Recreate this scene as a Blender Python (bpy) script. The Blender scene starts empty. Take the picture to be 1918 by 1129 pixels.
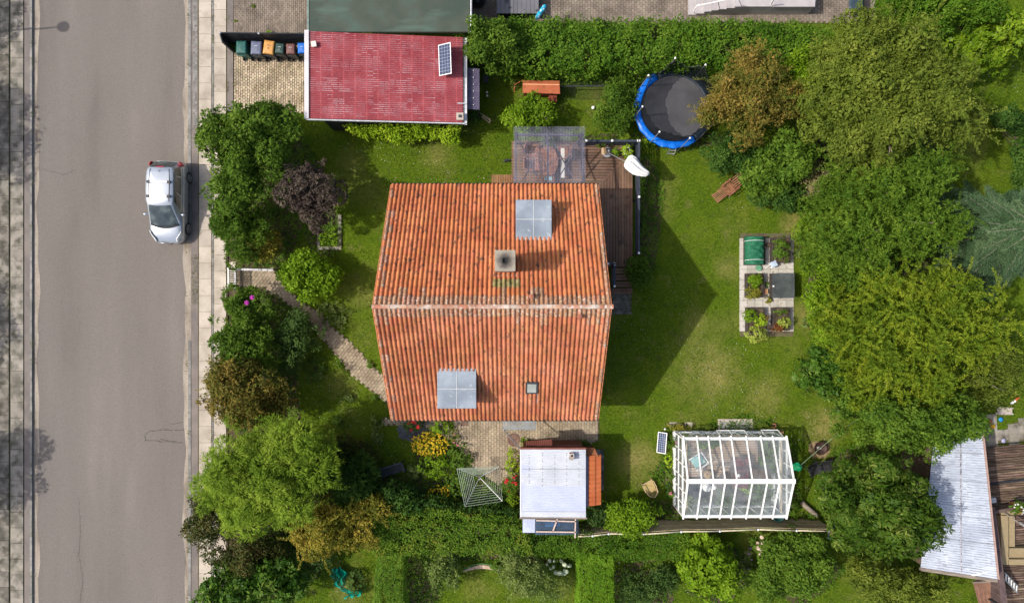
import bpy, bmesh, math, random
import numpy as np
from mathutils import Vector, Matrix, noise as mnoise
R = math.radians
C = bpy.context.scene.collection
SC = bpy.context.scene
# ---------------------------------------------------------------- camera, sky, sun
CH = 35.0
FPX = 1279.0
cam = bpy.data.cameras.new('camera'); camo = bpy.data.objects.new('camera', cam); C.objects.link(camo)
cam.lens = 24.0; cam.sensor_width = 36.0; cam.clip_end = 2000; cam.clip_start = 0.5
camo.location = (0, 0, CH); SC.camera = camo
SUN = Vector((0.865, 0.075, -1.0)).normalized()
sl = bpy.data.lights.new('sun', 'SUN'); slo = bpy.data.objects.new('sun', sl); C.objects.link(slo)
sl.energy = 3.4; sl.angle = R(0.9); sl.color = (1.0, 0.945, 0.86)
slo.rotation_euler = SUN.to_track_quat('-Z', 'Y').to_euler()
w = bpy.data.worlds.new('World'); SC.world = w; w.use_nodes = True
nt = w.node_tree; sky = nt.nodes.new('ShaderNodeTexSky'); sky.sky_type = 'NISHITA'; sky.sun_disc = False
sky.sun_elevation = math.asin(-SUN.z); sky.sun_rotation = math.atan2(-SUN.x, -SUN.y)
sky.dust_density = 4.0; sky.air_density = 1.0
nt.links.new(sky.outputs[0], nt.nodes['Background'].inputs[0]); nt.nodes['Background'].inputs[1].default_value = 0.15
SC.view_settings.view_transform = 'Standard'; SC.view_settings.look = 'None'; SC.view_settings.exposure = 0.26; SC.view_settings.gamma = 1
SC.cycles.max_bounces = 8; SC.cycles.transparent_max_bounces = 16; SC.cycles.caustics_reflective = False; SC.cycles.caustics_refractive = False

def W(px, py, z=0.0):
    k = (CH - z) / FPX
    return Vector(((px - 959) * k, (564.5 - py) * k, z))
def WX(px, z=0.0): return (px - 959) * (CH - z) / FPX
def WY(py, z=0.0): return (564.5 - py) * (CH - z) / FPX

# ---------------------------------------------------------------- mesh helpers
class MB:
    def __init__(s): s.v = []; s.f = []
    def add(s, vs, fs):
        b = len(s.v); s.v += [tuple(x) for x in vs]; s.f += [tuple(i + b for i in f) for f in fs]; return s
    def box(s, x0, y0, z0, x1, y1, z1, M=None):
        vs = [Vector(p) for p in ((x0,y0,z0),(x1,y0,z0),(x1,y1,z0),(x0,y1,z0),(x0,y0,z1),(x1,y0,z1),(x1,y1,z1),(x0,y1,z1))]
        if M is not None: vs = [M @ p for p in vs]
        return s.add(vs, [(3,2,1,0),(4,5,6,7),(0,1,5,4),(1,2,6,5),(2,3,7,6),(3,0,4,7)])
    def cbox(s, c, sz, rz=0, M=None):
        m = Matrix.Translation(Vector(c)) @ Matrix.Rotation(rz, 4, 'Z')
        if M is not None: m = m @ M
        return s.box(-sz[0]/2,-sz[1]/2,-sz[2]/2,sz[0]/2,sz[1]/2,sz[2]/2,m)
    def bar(s, a, b, wd, ht, up=Vector((0,0,1))):
        a = Vector(a); b = Vector(b); d = (b - a); L = d.length; d.normalize()
        x = d.cross(up)
        if x.length < 1e-4: x = d.cross(Vector((0,1,0)))
        x.normalize(); u = x.cross(d)
        M = Matrix((( d.x, x.x, u.x, a.x),(d.y, x.y, u.y, a.y),(d.z, x.z, u.z, a.z),(0,0,0,1)))
        return s.box(0,-wd/2,-ht/2,L,wd/2,ht/2,M)
    def tube(s, pts, r, n=6, closed=False):
        pts = [Vector(p) for p in pts]; m = len(pts)
        rs = r if isinstance(r, (list, tuple)) else [r]*m
        vs = []; fs = []; prev = None
        for i, p in enumerate(pts):
            if closed: t = pts[(i+1) % m] - pts[i-1]
            else: t = pts[min(i+1, m-1)] - pts[max(i-1, 0)]
            if t.length < 1e-9: t = Vector((0,0,1))
            t.normalize()
            if prev is None:
                a = t.cross(Vector((0,0,1)));
                if a.length < 1e-3: a = t.cross(Vector((0,1,0)))
            else:
                a = prev - t * prev.dot(t)
                if a.length < 1e-5: a = t.cross(Vector((0,1,0)))
            a.normalize(); prev = a; b = t.cross(a)
            for k in range(n):
                an = 2*math.pi*k/n
                vs.append(p + (a*math.cos(an) + b*math.sin(an))*rs[i])
        last = m if closed else m-1
        for i in range(last):
            j = (i+1) % m
            for k in range(n):
                k2 = (k+1) % n
                fs.append((i*n+k, i*n+k2, j*n+k2, j*n+k))
        if not closed:
            fs.append(tuple(range(n-1, -1, -1))); fs.append(tuple(range((m-1)*n, m*n)))
        return s.add(vs, fs)
    def prism(s, poly, z0, z1):
        n = len(poly); ar = sum(poly[i][0]*poly[(i+1)%n][1]-poly[(i+1)%n][0]*poly[i][1] for i in range(n))
        if ar < 0: poly = poly[::-1]
        vs = [(p[0],p[1],z0) for p in poly] + [(p[0],p[1],z1) for p in poly]
        fs = [tuple(range(n-1,-1,-1)), tuple(range(n, 2*n))] + [(i,(i+1)%n,n+(i+1)%n,n+i) for i in range(n)]
        return s.add(vs, fs)
    def lathe(s, c, prof, n=16, cap=True):
        c = Vector(c); vs = []; fs = []
        for (r, z) in prof:
            for k in range(n):
                a = 2*math.pi*k/n; vs.append((c.x + r*math.cos(a), c.y + r*math.sin(a), c.z + z))
        for i in range(len(prof)-1):
            for k in range(n):
                k2 = (k+1) % n; fs.append((i*n+k, i*n+k2, (i+1)*n+k2, (i+1)*n+k))
        if cap: fs.append(tuple(range(n-1,-1,-1))); fs.append(tuple(range((len(prof)-1)*n, len(prof)*n)))
        return s.add(vs, fs)
    def grid(s, fn, nu, nv):
        vs = [fn(i/nu, j/nv) for j in range(nv+1) for i in range(nu+1)]
        fs = [(j*(nu+1)+i, j*(nu+1)+i+1, (j+1)*(nu+1)+i+1, (j+1)*(nu+1)+i) for j in range(nv) for i in range(nu)]
        return s.add(vs, fs)
    def build(s, name, mat, parent=None, smooth=False, bevel=0, solid=0):
        off = parent_loc(parent)
        me = bpy.data.meshes.new(name)
        me.from_pydata([(x-off.x, y-off.y, z-off.z) for x, y, z in s.v], [], s.f); me.update()
        if smooth:
            me.polygons.foreach_set('use_smooth', [True]*len(me.polygons))
        o = bpy.data.objects.new(name, me); C.objects.link(o)
        if mat: me.materials.append(mat)
        if parent: o.parent = parent
        if solid:
            m = o.modifiers.new('solid', 'SOLIDIFY'); m.thickness = solid; m.offset = 0
        if bevel:
            m = o.modifiers.new('bevel', 'BEVEL'); m.width = bevel; m.segments = 2; m.limit_method = 'ANGLE'; m.angle_limit = R(40)
        return o
def parent_loc(p):
    v = Vector((0,0,0))
    while p: v += p.location; p = p.parent
    return v
def tag(o, label=None, cat=None, group=None, kind=None):
    if label: o['label'] = label
    if cat: o['category'] = cat
    if group: o['group'] = group
    if kind: o['kind'] = kind
    return o
def thing(name, label, cat, loc=(0,0,0), group=None):
    o = bpy.data.objects.new(name, None); C.objects.link(o); o.location = loc; o.empty_display_size = 0.3
    return tag(o, label, cat, group)
def copy_tree(o, parent=None):
    c = o.copy(); C.objects.link(c)
    if parent: c.parent = parent
    for ch in o.children: copy_tree(ch, c)
    return c
def struct(o): o['kind'] = 'structure'; return o

# ---------------------------------------------------------------- materials
def lin(h):
    h = h.lstrip('#'); r = []
    for i in (0,2,4):
        c = int(h[i:i+2],16)/255; r.append(c/12.92 if c <= .04045 else ((c+.055)/1.055)**2.4)
    return r
MATS = {}
def mat(name, cols, scale=4, rough=.8, isl=0.0, detail=6, bump=0.0, bscale=30, metal=0.0, spec=.3, stretch=None,
        spots=None, spots2=None, transl=0, pos=(0.35, .65), coat=0):
    """cols: list of linear colours blended by noise; isl: how much each loose island differs in value; spots: (colour, scale, threshold, softness)"""
    if name in MATS: return MATS[name]
    m = bpy.data.materials.new(name); m.use_nodes = True; nt = m.node_tree; N = nt.nodes; L = nt.links
    b = N['Principled BSDF']; b.inputs['Roughness'].default_value = rough; b.inputs['Metallic'].default_value = metal
    b.inputs['Specular IOR Level'].default_value = spec
    if coat: b.inputs['Coat Weight'].default_value = coat; b.inputs['Coat Roughness'].default_value = .08
    tc = N.new('ShaderNodeTexCoord'); src = tc.outputs['Object']
    if stretch:
        mp = N.new('ShaderNodeMapping'); mp.inputs['Scale'].default_value = stretch; L.new(src, mp.inputs[0]); vec = mp.outputs[0]
    else: vec = src
    nz = N.new('ShaderNodeTexNoise'); nz.inputs['Scale'].default_value = scale; nz.inputs['Detail'].default_value = detail; L.new(vec, nz.inputs['Vector'])
    cr = N.new('ShaderNodeValToRGB'); L.new(nz.outputs[0], cr.inputs[0])
    el = cr.color_ramp.elements
    if len(cols) == 1: cols = [cols[0], cols[0]]
    while len(el) < len(cols): el.new(.5)
    for i, c in enumerate(cols):
        el[i].position = pos[0] + (pos[1]-pos[0])*i/(len(cols)-1); el[i].color = (c[0], c[1], c[2], 1)
    out = cr.outputs[0]
    if isl:
        g = N.new('ShaderNodeNewGeometry'); mr = N.new('ShaderNodeMapRange'); L.new(g.outputs['Random Per Island'], mr.inputs[0])
        mr.inputs['To Min'].default_value = 1-isl; mr.inputs['To Max'].default_value = 1+isl
        hs = N.new('ShaderNodeHueSaturation'); L.new(mr.outputs[0], hs.inputs['Value']); L.new(out, hs.inputs['Color'])
        mh = N.new('ShaderNodeMapRange'); mu = N.new('ShaderNodeMath'); mu.operation = 'FRACT'; m7 = N.new('ShaderNodeMath'); m7.operation = 'MULTIPLY'; m7.inputs[1].default_value = 17.3
        L.new(g.outputs['Random Per Island'], m7.inputs[0]); L.new(m7.outputs[0], mu.inputs[0]); L.new(mu.outputs[0], mh.inputs[0])
        mh.inputs['To Min'].default_value = .5-isl*.05; mh.inputs['To Max'].default_value = .5+isl*.05; L.new(mh.outputs[0], hs.inputs['Hue'])
        out = hs.outputs[0]
    for sp in (spots, spots2):
        if not sp: continue
        c, sc, th, so = sp[:4]
        n2 = N.new('ShaderNodeTexNoise'); n2.inputs['Scale'].default_value = sc; n2.inputs['Detail'].default_value = 5
        if len(sp) > 4:
            mp2 = N.new('ShaderNodeMapping'); mp2.inputs['Scale'].default_value = sp[4]; L.new(src, mp2.inputs[0]); L.new(mp2.outputs[0], n2.inputs['Vector'])
        else: L.new(src, n2.inputs['Vector'])
        r2 = N.new('ShaderNodeMapRange'); r2.inputs['From Min'].default_value = th; r2.inputs['From Max'].default_value = th+so; L.new(n2.outputs[0], r2.inputs[0])
        mx = N.new('ShaderNodeMix'); mx.data_type = 'RGBA'; L.new(r2.outputs[0], mx.inputs[0]); L.new(out, mx.inputs[6]); mx.inputs[7].default_value = (c[0],c[1],c[2],1)
        out = mx.outputs[2]
    L.new(out, b.inputs['Base Color'])
    if bump:
        n3 = N.new('ShaderNodeTexNoise'); n3.inputs['Scale'].default_value = bscale; n3.inputs['Detail'].default_value = 5; L.new(vec, n3.inputs['Vector'])
        bm = N.new('ShaderNodeBump'); bm.inputs['Strength'].default_value = bump; bm.inputs['Distance'].default_value = .02; L.new(n3.outputs[0], bm.inputs['Height']); L.new(bm.outputs[0], b.inputs['Normal'])
    MATS[name] = m; return m
def glassmat(name, col=(1,1,1), haze=0.12, hazecol=(.7,.75,.8), gloss=.12, rough=.05):
    if name in MATS: return MATS[name]
    m = bpy.data.materials.new(name); m.use_nodes = True; nt = m.node_tree; N = nt.nodes; L = nt.links
    for n in list(N):
        if n.type == 'BSDF_PRINCIPLED': N.remove(n)
    out = [n for n in N if n.type == 'OUTPUT_MATERIAL'][0]
    t = N.new('ShaderNodeBsdfTransparent'); t.inputs[0].default_value = (*col, 1)
    d = N.new('ShaderNodeBsdfDiffuse'); d.inputs[0].default_value = (*hazecol, 1)
    g = N.new('ShaderNodeBsdfGlossy'); g.inputs['Roughness'].default_value = rough
    tc = N.new('ShaderNodeTexCoord'); nz = N.new('ShaderNodeTexNoise'); nz.inputs['Scale'].default_value = 1.5; L.new(tc.outputs['Object'], nz.inputs['Vector'])
    mr = N.new('ShaderNodeMapRange'); L.new(nz.outputs[0], mr.inputs[0]); mr.inputs['From Min'].default_value=.3; mr.inputs['From Max'].default_value=.7; mr.inputs['To Min'].default_value = haze*.5; mr.inputs['To Max'].default_value = haze*1.5
    m1 = N.new('ShaderNodeMixShader'); L.new(mr.outputs[0], m1.inputs[0]); L.new(t.outputs[0], m1.inputs[1]); L.new(d.outputs[0], m1.inputs[2])
    m2 = N.new('ShaderNodeMixShader'); m2.inputs[0].default_value = gloss; L.new(m1.outputs[0], m2.inputs[1]); L.new(g.outputs[0], m2.inputs[2])
    L.new(m2.outputs[0], out.inputs['Surface']); MATS[name] = m; return m
FG = 1.27
def fol(name, cols, transl=.28, rough=.6, patch=None):
    """leaf colours: ramp over per-leaf random + slow noise"""
    key = 'leaf_'+name
    cols = [(min(.8,c[0]*FG*.98), min(.8,c[1]*FG*1.01), c[2]*FG*.66) for c in cols]
    if key in MATS: return MATS[key]
    m = bpy.data.materials.new(key); m.use_nodes = True; nt = m.node_tree; N = nt.nodes; L = nt.links
    b = N['Principled BSDF']; b.inputs['Roughness'].default_value = rough; b.inputs['Specular IOR Level'].default_value = .09
    g = N.new('ShaderNodeNewGeometry'); tc = N.new('ShaderNodeTexCoord')
    nz = N.new('ShaderNodeTexNoise'); nz.inputs['Scale'].default_value = .9; nz.inputs['Detail'].default_value = 3; L.new(tc.outputs['Object'], nz.inputs['Vector'])
    a = N.new('ShaderNodeMath'); a.operation = 'MULTIPLY_ADD'; L.new(nz.outputs[0], a.inputs[0]); a.inputs[1].default_value = 1.5; a.inputs[2].default_value = -.5
    q = N.new('ShaderNodeMath'); q.operation = 'MULTIPLY_ADD'; L.new(g.outputs['Random Per Island'], q.inputs[0]); q.inputs[1].default_value = .55; L.new(a.outputs[0], q.inputs[2])
    cr = N.new('ShaderNodeValToRGB'); L.new(q.outputs[0], cr.inputs[0]); el = cr.color_ramp.elements
    while len(el) < len(cols): el.new(.5)
    for i, c in enumerate(cols): el[i].position = .05 + .95*i/(len(cols)-1); el[i].color = (*c, 1)
    L.new(cr.outputs[0], b.inputs['Base Color'])
    t = N.new('ShaderNodeBsdfTranslucent'); hs = N.new('ShaderNodeHueSaturation'); hs.inputs['Value'].default_value = 1.3; L.new(cr.outputs[0], hs.inputs['Color']); L.new(hs.outputs[0], t.inputs[0])
    mx = N.new('ShaderNodeMixShader'); mx.inputs[0].default_value = transl; L.new(b.outputs[0], mx.inputs[1]); L.new(t.outputs[0], mx.inputs[2])
    out = [n for n in N if n.type == 'OUTPUT_MATERIAL'][0]; L.new(mx.outputs[0], out.inputs['Surface'])
    MATS[key] = m; return m

# ---------------------------------------------------------------- foliage
RS = np.random.RandomState(7)
def nrm(a): return a / np.maximum(np.linalg.norm(a, axis=1, keepdims=True), 1e-9)
def leaf_mesh(name, P, D, Nm, Ln, Wd, material, parent=None):
    off = parent_loc(parent); n = len(P)
    P = P - np.array([off.x, off.y, off.z]); D = nrm(D); S = nrm(np.cross(D, Nm)); Nn = nrm(np.cross(S, D))
    Ln = Ln[:, None]; Wd = Wd[:, None]
    V = np.empty((n, 4, 3), np.float32)
    V[:,0] = P; V[:,1] = P + D*Ln*.5 + S*Wd*.5 - Nn*Wd*.12; V[:,2] = P + D*Ln - Nn*Ln*.18; V[:,3] = P + D*Ln*.5 - S*Wd*.5 - Nn*Wd*.12
    me = bpy.data.meshes.new(name)
    me.vertices.add(4*n); me.vertices.foreach_set('co', V.reshape(-1))
    me.loops.add(4*n); me.loops.foreach_set('vertex_index', np.arange(4*n, dtype=np.int32))
    me.polygons.add(n); me.polygons.foreach_set('loop_start', np.arange(0, 4*n, 4, dtype=np.int32)); me.polygons.foreach_set('loop_total', np.full(n, 4, np.int32))
    me.update(calc_edges=True); me.materials.append(material)
    o = bpy.data.objects.new(name, me); C.objects.link(o)
    if parent: o.parent = parent
    return o
def tufts(P, N, k, spread, L, Wd, style, centre=None):
    """k leaves round every tuft point P with outward normal N -> P,D,N,L,W arrays"""
    n = len(P); P = np.repeat(P, k, 0); N = np.repeat(N, k, 0); m = len(P)
    r = RS.normal(size=(m, 3))
    tang = nrm(r - N*np.sum(r*N, 1, keepdims=True))
    if style == 'willow':
        out = N.copy(); out[:,2] *= .4; out = nrm(out + RS.normal(size=(m,3))*.25); D = nrm(out*.9 + tang*.55 + np.array([0,0,-.45])); Nm = nrm(N*.6 + np.array([0,0,.9]) + r*.35)
        P = P + tang*spread*RS.rand(m,1)
    elif style == 'stream':
        out = N.copy(); out[:,2] = 0; out = nrm(out + RS.normal(size=(m,3))*.15); D = nrm(out*.8 + np.array([0,0,-.75]) + r*.22); Nm = nrm(N + np.array([0,0,.8]) + r*.3)
        P = P + RS.normal(size=(m,3))*spread*np.array([1,1,.6])
    elif style == 'needle':
        D = nrm(tang*.7 + N*.5); Nm = nrm(np.array([[0,0,1.]]) + r*.4); P = P + tang*spread*.4*RS.rand(m,1)
    elif style == 'rosette':
        D = nrm(tang + N*.35); Nm = nrm(N + np.array([[0,0,.5]]) + r*.2); P = P + tang*spread*.2
    else:
        D = nrm(tang*.9 + N*.3 + np.array([[0,0,-.15]])); Nm = nrm(N*.7 + np.array([[0,0,.7]]) + RS.normal(size=(m,3))*.45)
        P = P + tang*spread*RS.rand(m,1)**.7 + N*spread*(RS.rand(m,1)-.6)
    l = L*(.6+.8*RS.rand(m)); w_ = Wd*(.6+.8*RS.rand(m))
    return P, D, Nm, l, w_
def sph(n, zmin=-.35):
    z = zmin + (1-zmin)*RS.rand(n); a = RS.rand(n)*2*math.pi; s = np.sqrt(1-z*z)
    return np.stack([s*np.cos(a), s*np.sin(a), z], 1)
Q = 1.0
def crown_points(ells, cr, dens):
    """ells: (cx,cy,cz,rx,ry,rz). Clumps over the dome of every ellipsoid, tuft points over every clump"""
    PP = []; NN = []; CL = []
    for (cx,cy,cz,rx,ry,rz) in ells:
        A = math.pi*rx*ry
        nc = max(6, int(A/(cr*cr)*1.05))
        d = sph(nc, -.25); rad = .62 + .42*RS.rand(nc, 1)**.8; outl = RS.rand(nc) < .28; rad[outl] *= 1.22
        k = cr*.55
        ctr = np.array([cx,cy,cz]) + d*rad*np.array([max(rx-k,.3*rx), max(ry-k,.3*ry), max(rz-k,.3*rz)])
        rr = cr*(.42+.75*RS.rand(nc)**1.5); rr[outl] *= .62; ctr[:,2] += RS.normal(size=nc)*.10*rz
        # a fill of inner clumps
        ni = max(2, nc//3); di = sph(ni, -.3); ctr = np.vstack([ctr, np.array([cx,cy,cz]) + di*.45*np.array([rx,ry,rz])]); rr = np.concatenate([rr, cr*(.7+.4*RS.rand(ni))])
        for c, r in zip(ctr, rr):
            n = max(4, int(dens*Q*2*math.pi*r*r*1.25)); s = sph(n, -.5)
            sq = np.array([1+.25*RS.randn()*.5, 1+.25*RS.randn()*.5, .72])
            lump = 1 + .22*np.sin(s[:,0]*5+c[0]*9)*np.sin(s[:,1]*5+c[1]*7)
            p = c + s*sq*r*(lump*(.8+.28*RS.rand(n)))[:,None]
            ok = p[:,2] > .05
            PP.append(p[ok]); NN.append(s[ok]); CL.append((c, r))
    return np.vstack(PP), nrm(np.vstack(NN)), CL
def limb_mesh(base, CL, ztop, r0, nl=9, multi=False, reach=.92):
    mb = MB(); base = Vector(base); rnd = random.Random(int(base.x*100+base.y*10))
    cs = list(CL); rnd.shuffle(cs); cs = cs[:nl]
    fork = base + Vector((0,0,ztop*.32))
    if not multi: mb.tube([base, base+Vector((rnd.uniform(-.05,.05),rnd.uniform(-.05,.05),ztop*.16)), fork], [r0*1.25, r0, r0*.85], 8)
    for c, r in cs:
        e = Vector(c); st = fork if not multi else base + Vector((rnd.uniform(-.15,.15), rnd.uniform(-.15,.15), 0))
        mid = st.lerp(e, .5) + Vector((rnd.uniform(-.15,.15), rnd.uniform(-.15,.15), .12*(e-st).length))
        q = .55 if not multi else .35
        mb.tube([st, mid, st.lerp(e, reach)], [r0*q, r0*q*.6, r0*.12], 5)
        for _ in range(3):
            d = Vector((rnd.uniform(-1,1), rnd.uniform(-1,1), rnd.uniform(-.1,.9))).normalized()*r*.9
            mb.tube([e.lerp(mid,.25), e + d*.6, e + d], [r0*.13, r0*.08, .006], 4)
    return mb
BARK = None
def shoots(t, P, N, n, Lr, leafmat, L=.10, Wd=.035, dk=34, droop=.30, up=.35):
    ok = np.where(N[:,2] > .15)[0]; zq = np.quantile(P[ok,2], .35); ok = ok[P[ok,2] > zq]; idx = RS.choice(ok, n)
    A=[];B=[];G=[]
    for i in idx:
        d = N[i]*np.array([1,1,.2]) + RS.normal(size=3)*np.array([.5,.5,.1]); d /= np.linalg.norm(d); ln = Lr*(.5+.8*RS.rand()); m = int(ln*dk)
        s = np.linspace(0,1,m)[:,None]; q = P[i] + d*s*ln + np.array([[0,0,1.]])*(up*s*ln - droop*s*s*ln*1.6)
        sd = np.cross(d,[0,0,1]); sd /= max(np.linalg.norm(sd),1e-6); sg = np.where(np.arange(m)%2==0,1,-1)[:,None]
        A.append(q); B.append(d*.55+sd*sg*.8+RS.normal(size=(m,3))*.3); G.append(np.tile([0,0,1.],(m,1))+RS.normal(size=(m,3))*.4)
    A=np.vstack(A); B=nrm(np.vstack(B)); G=nrm(np.vstack(G)); m=len(A)
    leaf_mesh('shoots', A, B, G, L*(.6+.7*RS.rand(m)), Wd*(.7+.6*RS.rand(m)), leafmat, t)
def sh_(n, Lr, mtl, **kw): return lambda t,P,N: shoots(t,P,N,n,Lr,mtl,**kw)
def tree(name, label, cat, ells, leaf, L=.15, Wd=.08, cr=.8, dens=20, k=9, spread=.16, style='broad', trunk=.14, multi=False, group=None, twigs=None, base=None, extra=None, nl=10):
    """ells in picture measure: (px, py, rx_px, ry_px, ztop, zbase) - turned into world ellipsoids at their own height"""
    E = []
    for (px,py,rx,ry,zt,zb) in ells:
        zc = zb + .5*(zt-zb); c = W(px,py,zc+ (zt-zc)*.3); kx = (CH-zc)/FPX
        E.append((c.x, c.y, zc, rx*kx, ry*kx, (zt-zb)/2))
    b = base or (E[0][0], E[0][1]); t = thing(name, label, cat, (b[0], b[1], 0), group)
    P, N, CL = crown_points(E, cr, dens)
    a = tufts(P, N, k, spread, L, Wd, style)
    leaf_mesh('crown', *a, leaf, t)
    zt = max(e[4] for e in ells)
    limb_mesh((b[0], b[1], 0), CL, zt, trunk, nl, multi).build('trunk', twigs or BARK, t, smooth=True)
    if extra: extra(t, P, N)
    return t
def hedge(name, label, cat, segs, leaf, L=.09, Wd=.05, dens=60, k=7, spread=.09, rough=.09, group=None, extra=None):
    """segs: list of (polygon px at top height, ztop). Leaves over the top and sides of clipped blocks, a twiggy stem frame inside"""
    PP=[]; NN=[]; t=None; stems = MB()
    for poly, zt in segs:
        pts = [W(x,y,zt) for x,y in poly]; n = len(pts)
        xs=[p.x for p in pts]; ys=[p.y for p in pts]
        if t is None: t = thing(name, label, cat, (sum(xs)/n, sum(ys)/n, 0), group)
        bb = (min(xs),max(xs),min(ys),max(ys)); m = int((bb[1]-bb[0])*(bb[3]-bb[2])*dens*1.3)
        q = np.stack([bb[0]+RS.rand(m)*(bb[1]-bb[0]), bb[2]+RS.rand(m)*(bb[3]-bb[2])],1); q = q[inside(q, [(p.x,p.y) for p in pts])]
        hh = zt - .06 + rough*(np.sin(q[:,0]*3.1+np.cos(q[:,1]*2.3)*2)*np.cos(q[:,1]*3.7)) + RS.normal(size=len(q))*rough*.5
        PP.append(np.column_stack([q, hh])); NN.append(np.tile([0,0,1.], (len(q),1)) + RS.normal(size=(len(q),3))*.35)
        cx, cy = sum(xs)/n, sum(ys)/n
        for i in range(n):
            a, b2 = pts[i], pts[(i+1)%n]; Ls = (b2-a).length; m = int(Ls*zt*dens*.8)
            if m < 1: continue
            u = RS.rand(m,1); zz = RS.rand(m)*zt; o_ = np.array([b2.y-a.y, a.x-b2.x]); o_ = o_/np.linalg.norm(o_)
            if o_.dot(np.array([(a.x+b2.x)/2-cx, (a.y+b2.y)/2-cy])) < 0: o_ = -o_
            xy = np.array([[a.x,a.y]])*(1-u)+np.array([[b2.x,b2.y]])*u + o_*(RS.normal(size=(m,1))*rough*.6 + rough*.6*np.sin(u*Ls*2.7))
            PP.append(np.column_stack([xy, zz])); NN.append(np.tile([o_[0],o_[1],.3], (m,1)) + RS.normal(size=(m,3))*.3)
        ns = max(3, int(max(bb[1]-bb[0], bb[3]-bb[2])/.6))
        for _ in range(ns*2):
            for _try in range(8):
                q2 = np.array([[random.uniform(bb[0],bb[1]), random.uniform(bb[2],bb[3])]])
                if inside(q2, [(p.x,p.y) for p in pts])[0]: break
            x, y = q2[0]; stems.tube([(x,y,0),(x+random.uniform(-.1,.1),y+random.uniform(-.1,.1),zt*.5),(x+random.uniform(-.25,.25),y+random.uniform(-.25,.25),zt*.92)],[.035,.02,.006],5)
    P=np.vstack(PP); N=nrm(np.vstack(NN)); P = P[:]
    a = tufts(P,N,k,spread,L,Wd,'broad'); leaf_mesh('leaves', *a, leaf, t)
    stems.build('stems', BARK, t)['kind'] = 'stuff'
    if extra: extra(t, P, N)
    return t
def inside(q, poly):
    x, y = q[:,0], q[:,1]; r = np.zeros(len(q), bool); n = len(poly)
    for i in range(n):
        x0,y0 = poly[i][:2]; x1,y1 = poly[(i+1)%n][:2]
        c = ((y0>y)!=(y1>y)); d = (y1-y0) if y1!=y0 else 1e-9
        r ^= c & (x < (x1-x0)*(y-y0)/d + x0)
    return r
def pxpoly(pts, z=0): return [tuple(W(x,y,z)[:2]) for x,y in pts]
def plant(name, label, cat, px, py, rpx, h, leaf, L=.14, Wd=.07, n=260, style='rosette', flower=None, nf=0, fr=.04, group=None, rpy=None, z0=0, stuff_flowers=False, stems=True, ball=False):
    """a small herbaceous plant or low shrub: leaf sprays on stems, optional blossoms"""
    c = W(px, py, z0+h*.5); rx = rpx*(CH-h)/FPX; ry = (rpy or rpx)*(CH-h)/FPX
    t = thing(name, label, cat, (c.x, c.y, z0), group)
    nt_ = max(6, n//7); s = sph(nt_, .0)*(.45+.55*RS.rand(nt_,1)**.5); s = s*(1+.18*np.sin(np.arctan2(s[:,1],s[:,0])*5+px))[:,None]
    P = np.array([c.x,c.y,z0+h*.15]) + s*np.array([rx,ry,h*.8]); N = nrm(s+np.array([[0,0,.4]]))
    a = tufts(P,N,7,min(rx,ry)*.22,L,Wd,style); leaf_mesh('foliage', *a, leaf, t)
    if stems:
        mb = MB()
        for i in range(0, nt_, max(1, nt_//14)): mb.tube([(c.x,c.y,z0), (c.x*.5+P[i,0]*.5, c.y*.5+P[i,1]*.5, z0+(P[i,2]-z0)*.6), tuple(P[i])],[.012,.008,.004],4)
        mb.build('stems', M_stem, t)
    if flower:
        u = sph(nf,.15)*(.5+.5*RS.rand(nf,1)**.5); FP = np.array([c.x,c.y,z0+h*.25]) + u*np.array([rx,ry,h*.85])
        if stuff_flowers:
            mb = MB()
            for p in FP: blossom(mb, p, fr*(.7+.6*RS.rand()))
            o = mb.build('blossoms', flower, t); o['kind'] = 'stuff'
        else:
            src = None
            for p in FP:
                if src is None:
                    mb = MB(); (mb.lathe((0,0,0),[(fr*math.sin(math.pi*q/8)*(1+.06*(-1)**q)+.002,-fr*math.cos(math.pi*q/8)) for q in range(9)],12) if ball else blossom(mb, (0,0,0), fr)); src = mb.build('blossom', flower, None); src.parent = t; o = src
                else: o = src.copy(); C.objects.link(o); o.parent = t
                o.location = Vector(p) - Vector((c.x,c.y,z0)); o.rotation_euler = (RS.rand()*.5, RS.rand()*.5, RS.rand()*6); s_ = .75+.5*RS.rand(); o.scale = (s_,s_,s_)
    return t
def blossom(mb, p, r):
    p = Vector(p); vs = []; fs = []
    for ring, (q, h, n) in enumerate(((1.0, .1, 7), (.62, .5, 7))):
        b0 = len(vs)
        for k in range(n):
            a = 2*math.pi*(k+ring*.5)/n; a1 = a-.42; a2 = a+.42
            c = Vector((0,0,h*r*.2)); vs += [p+c, p+Vector((q*r*.6*math.cos(a1), q*r*.6*math.sin(a1), h*r)), p+Vector((q*r*math.cos(a), q*r*math.sin(a), h*r*1.1)), p+Vector((q*r*.6*math.cos(a2), q*r*.6*math.sin(a2), h*r))]
            fs.append((b0+4*k, b0+4*k+1, b0+4*k+2, b0+4*k+3))
    b0 = len(vs); vs += [p+Vector((.3*r*math.cos(2*math.pi*k/5), .3*r*math.sin(2*math.pi*k/5), .55*r)) for k in range(5)]; fs.append(tuple(range(b0,b0+5)))
    mb.add(vs, fs)
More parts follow.
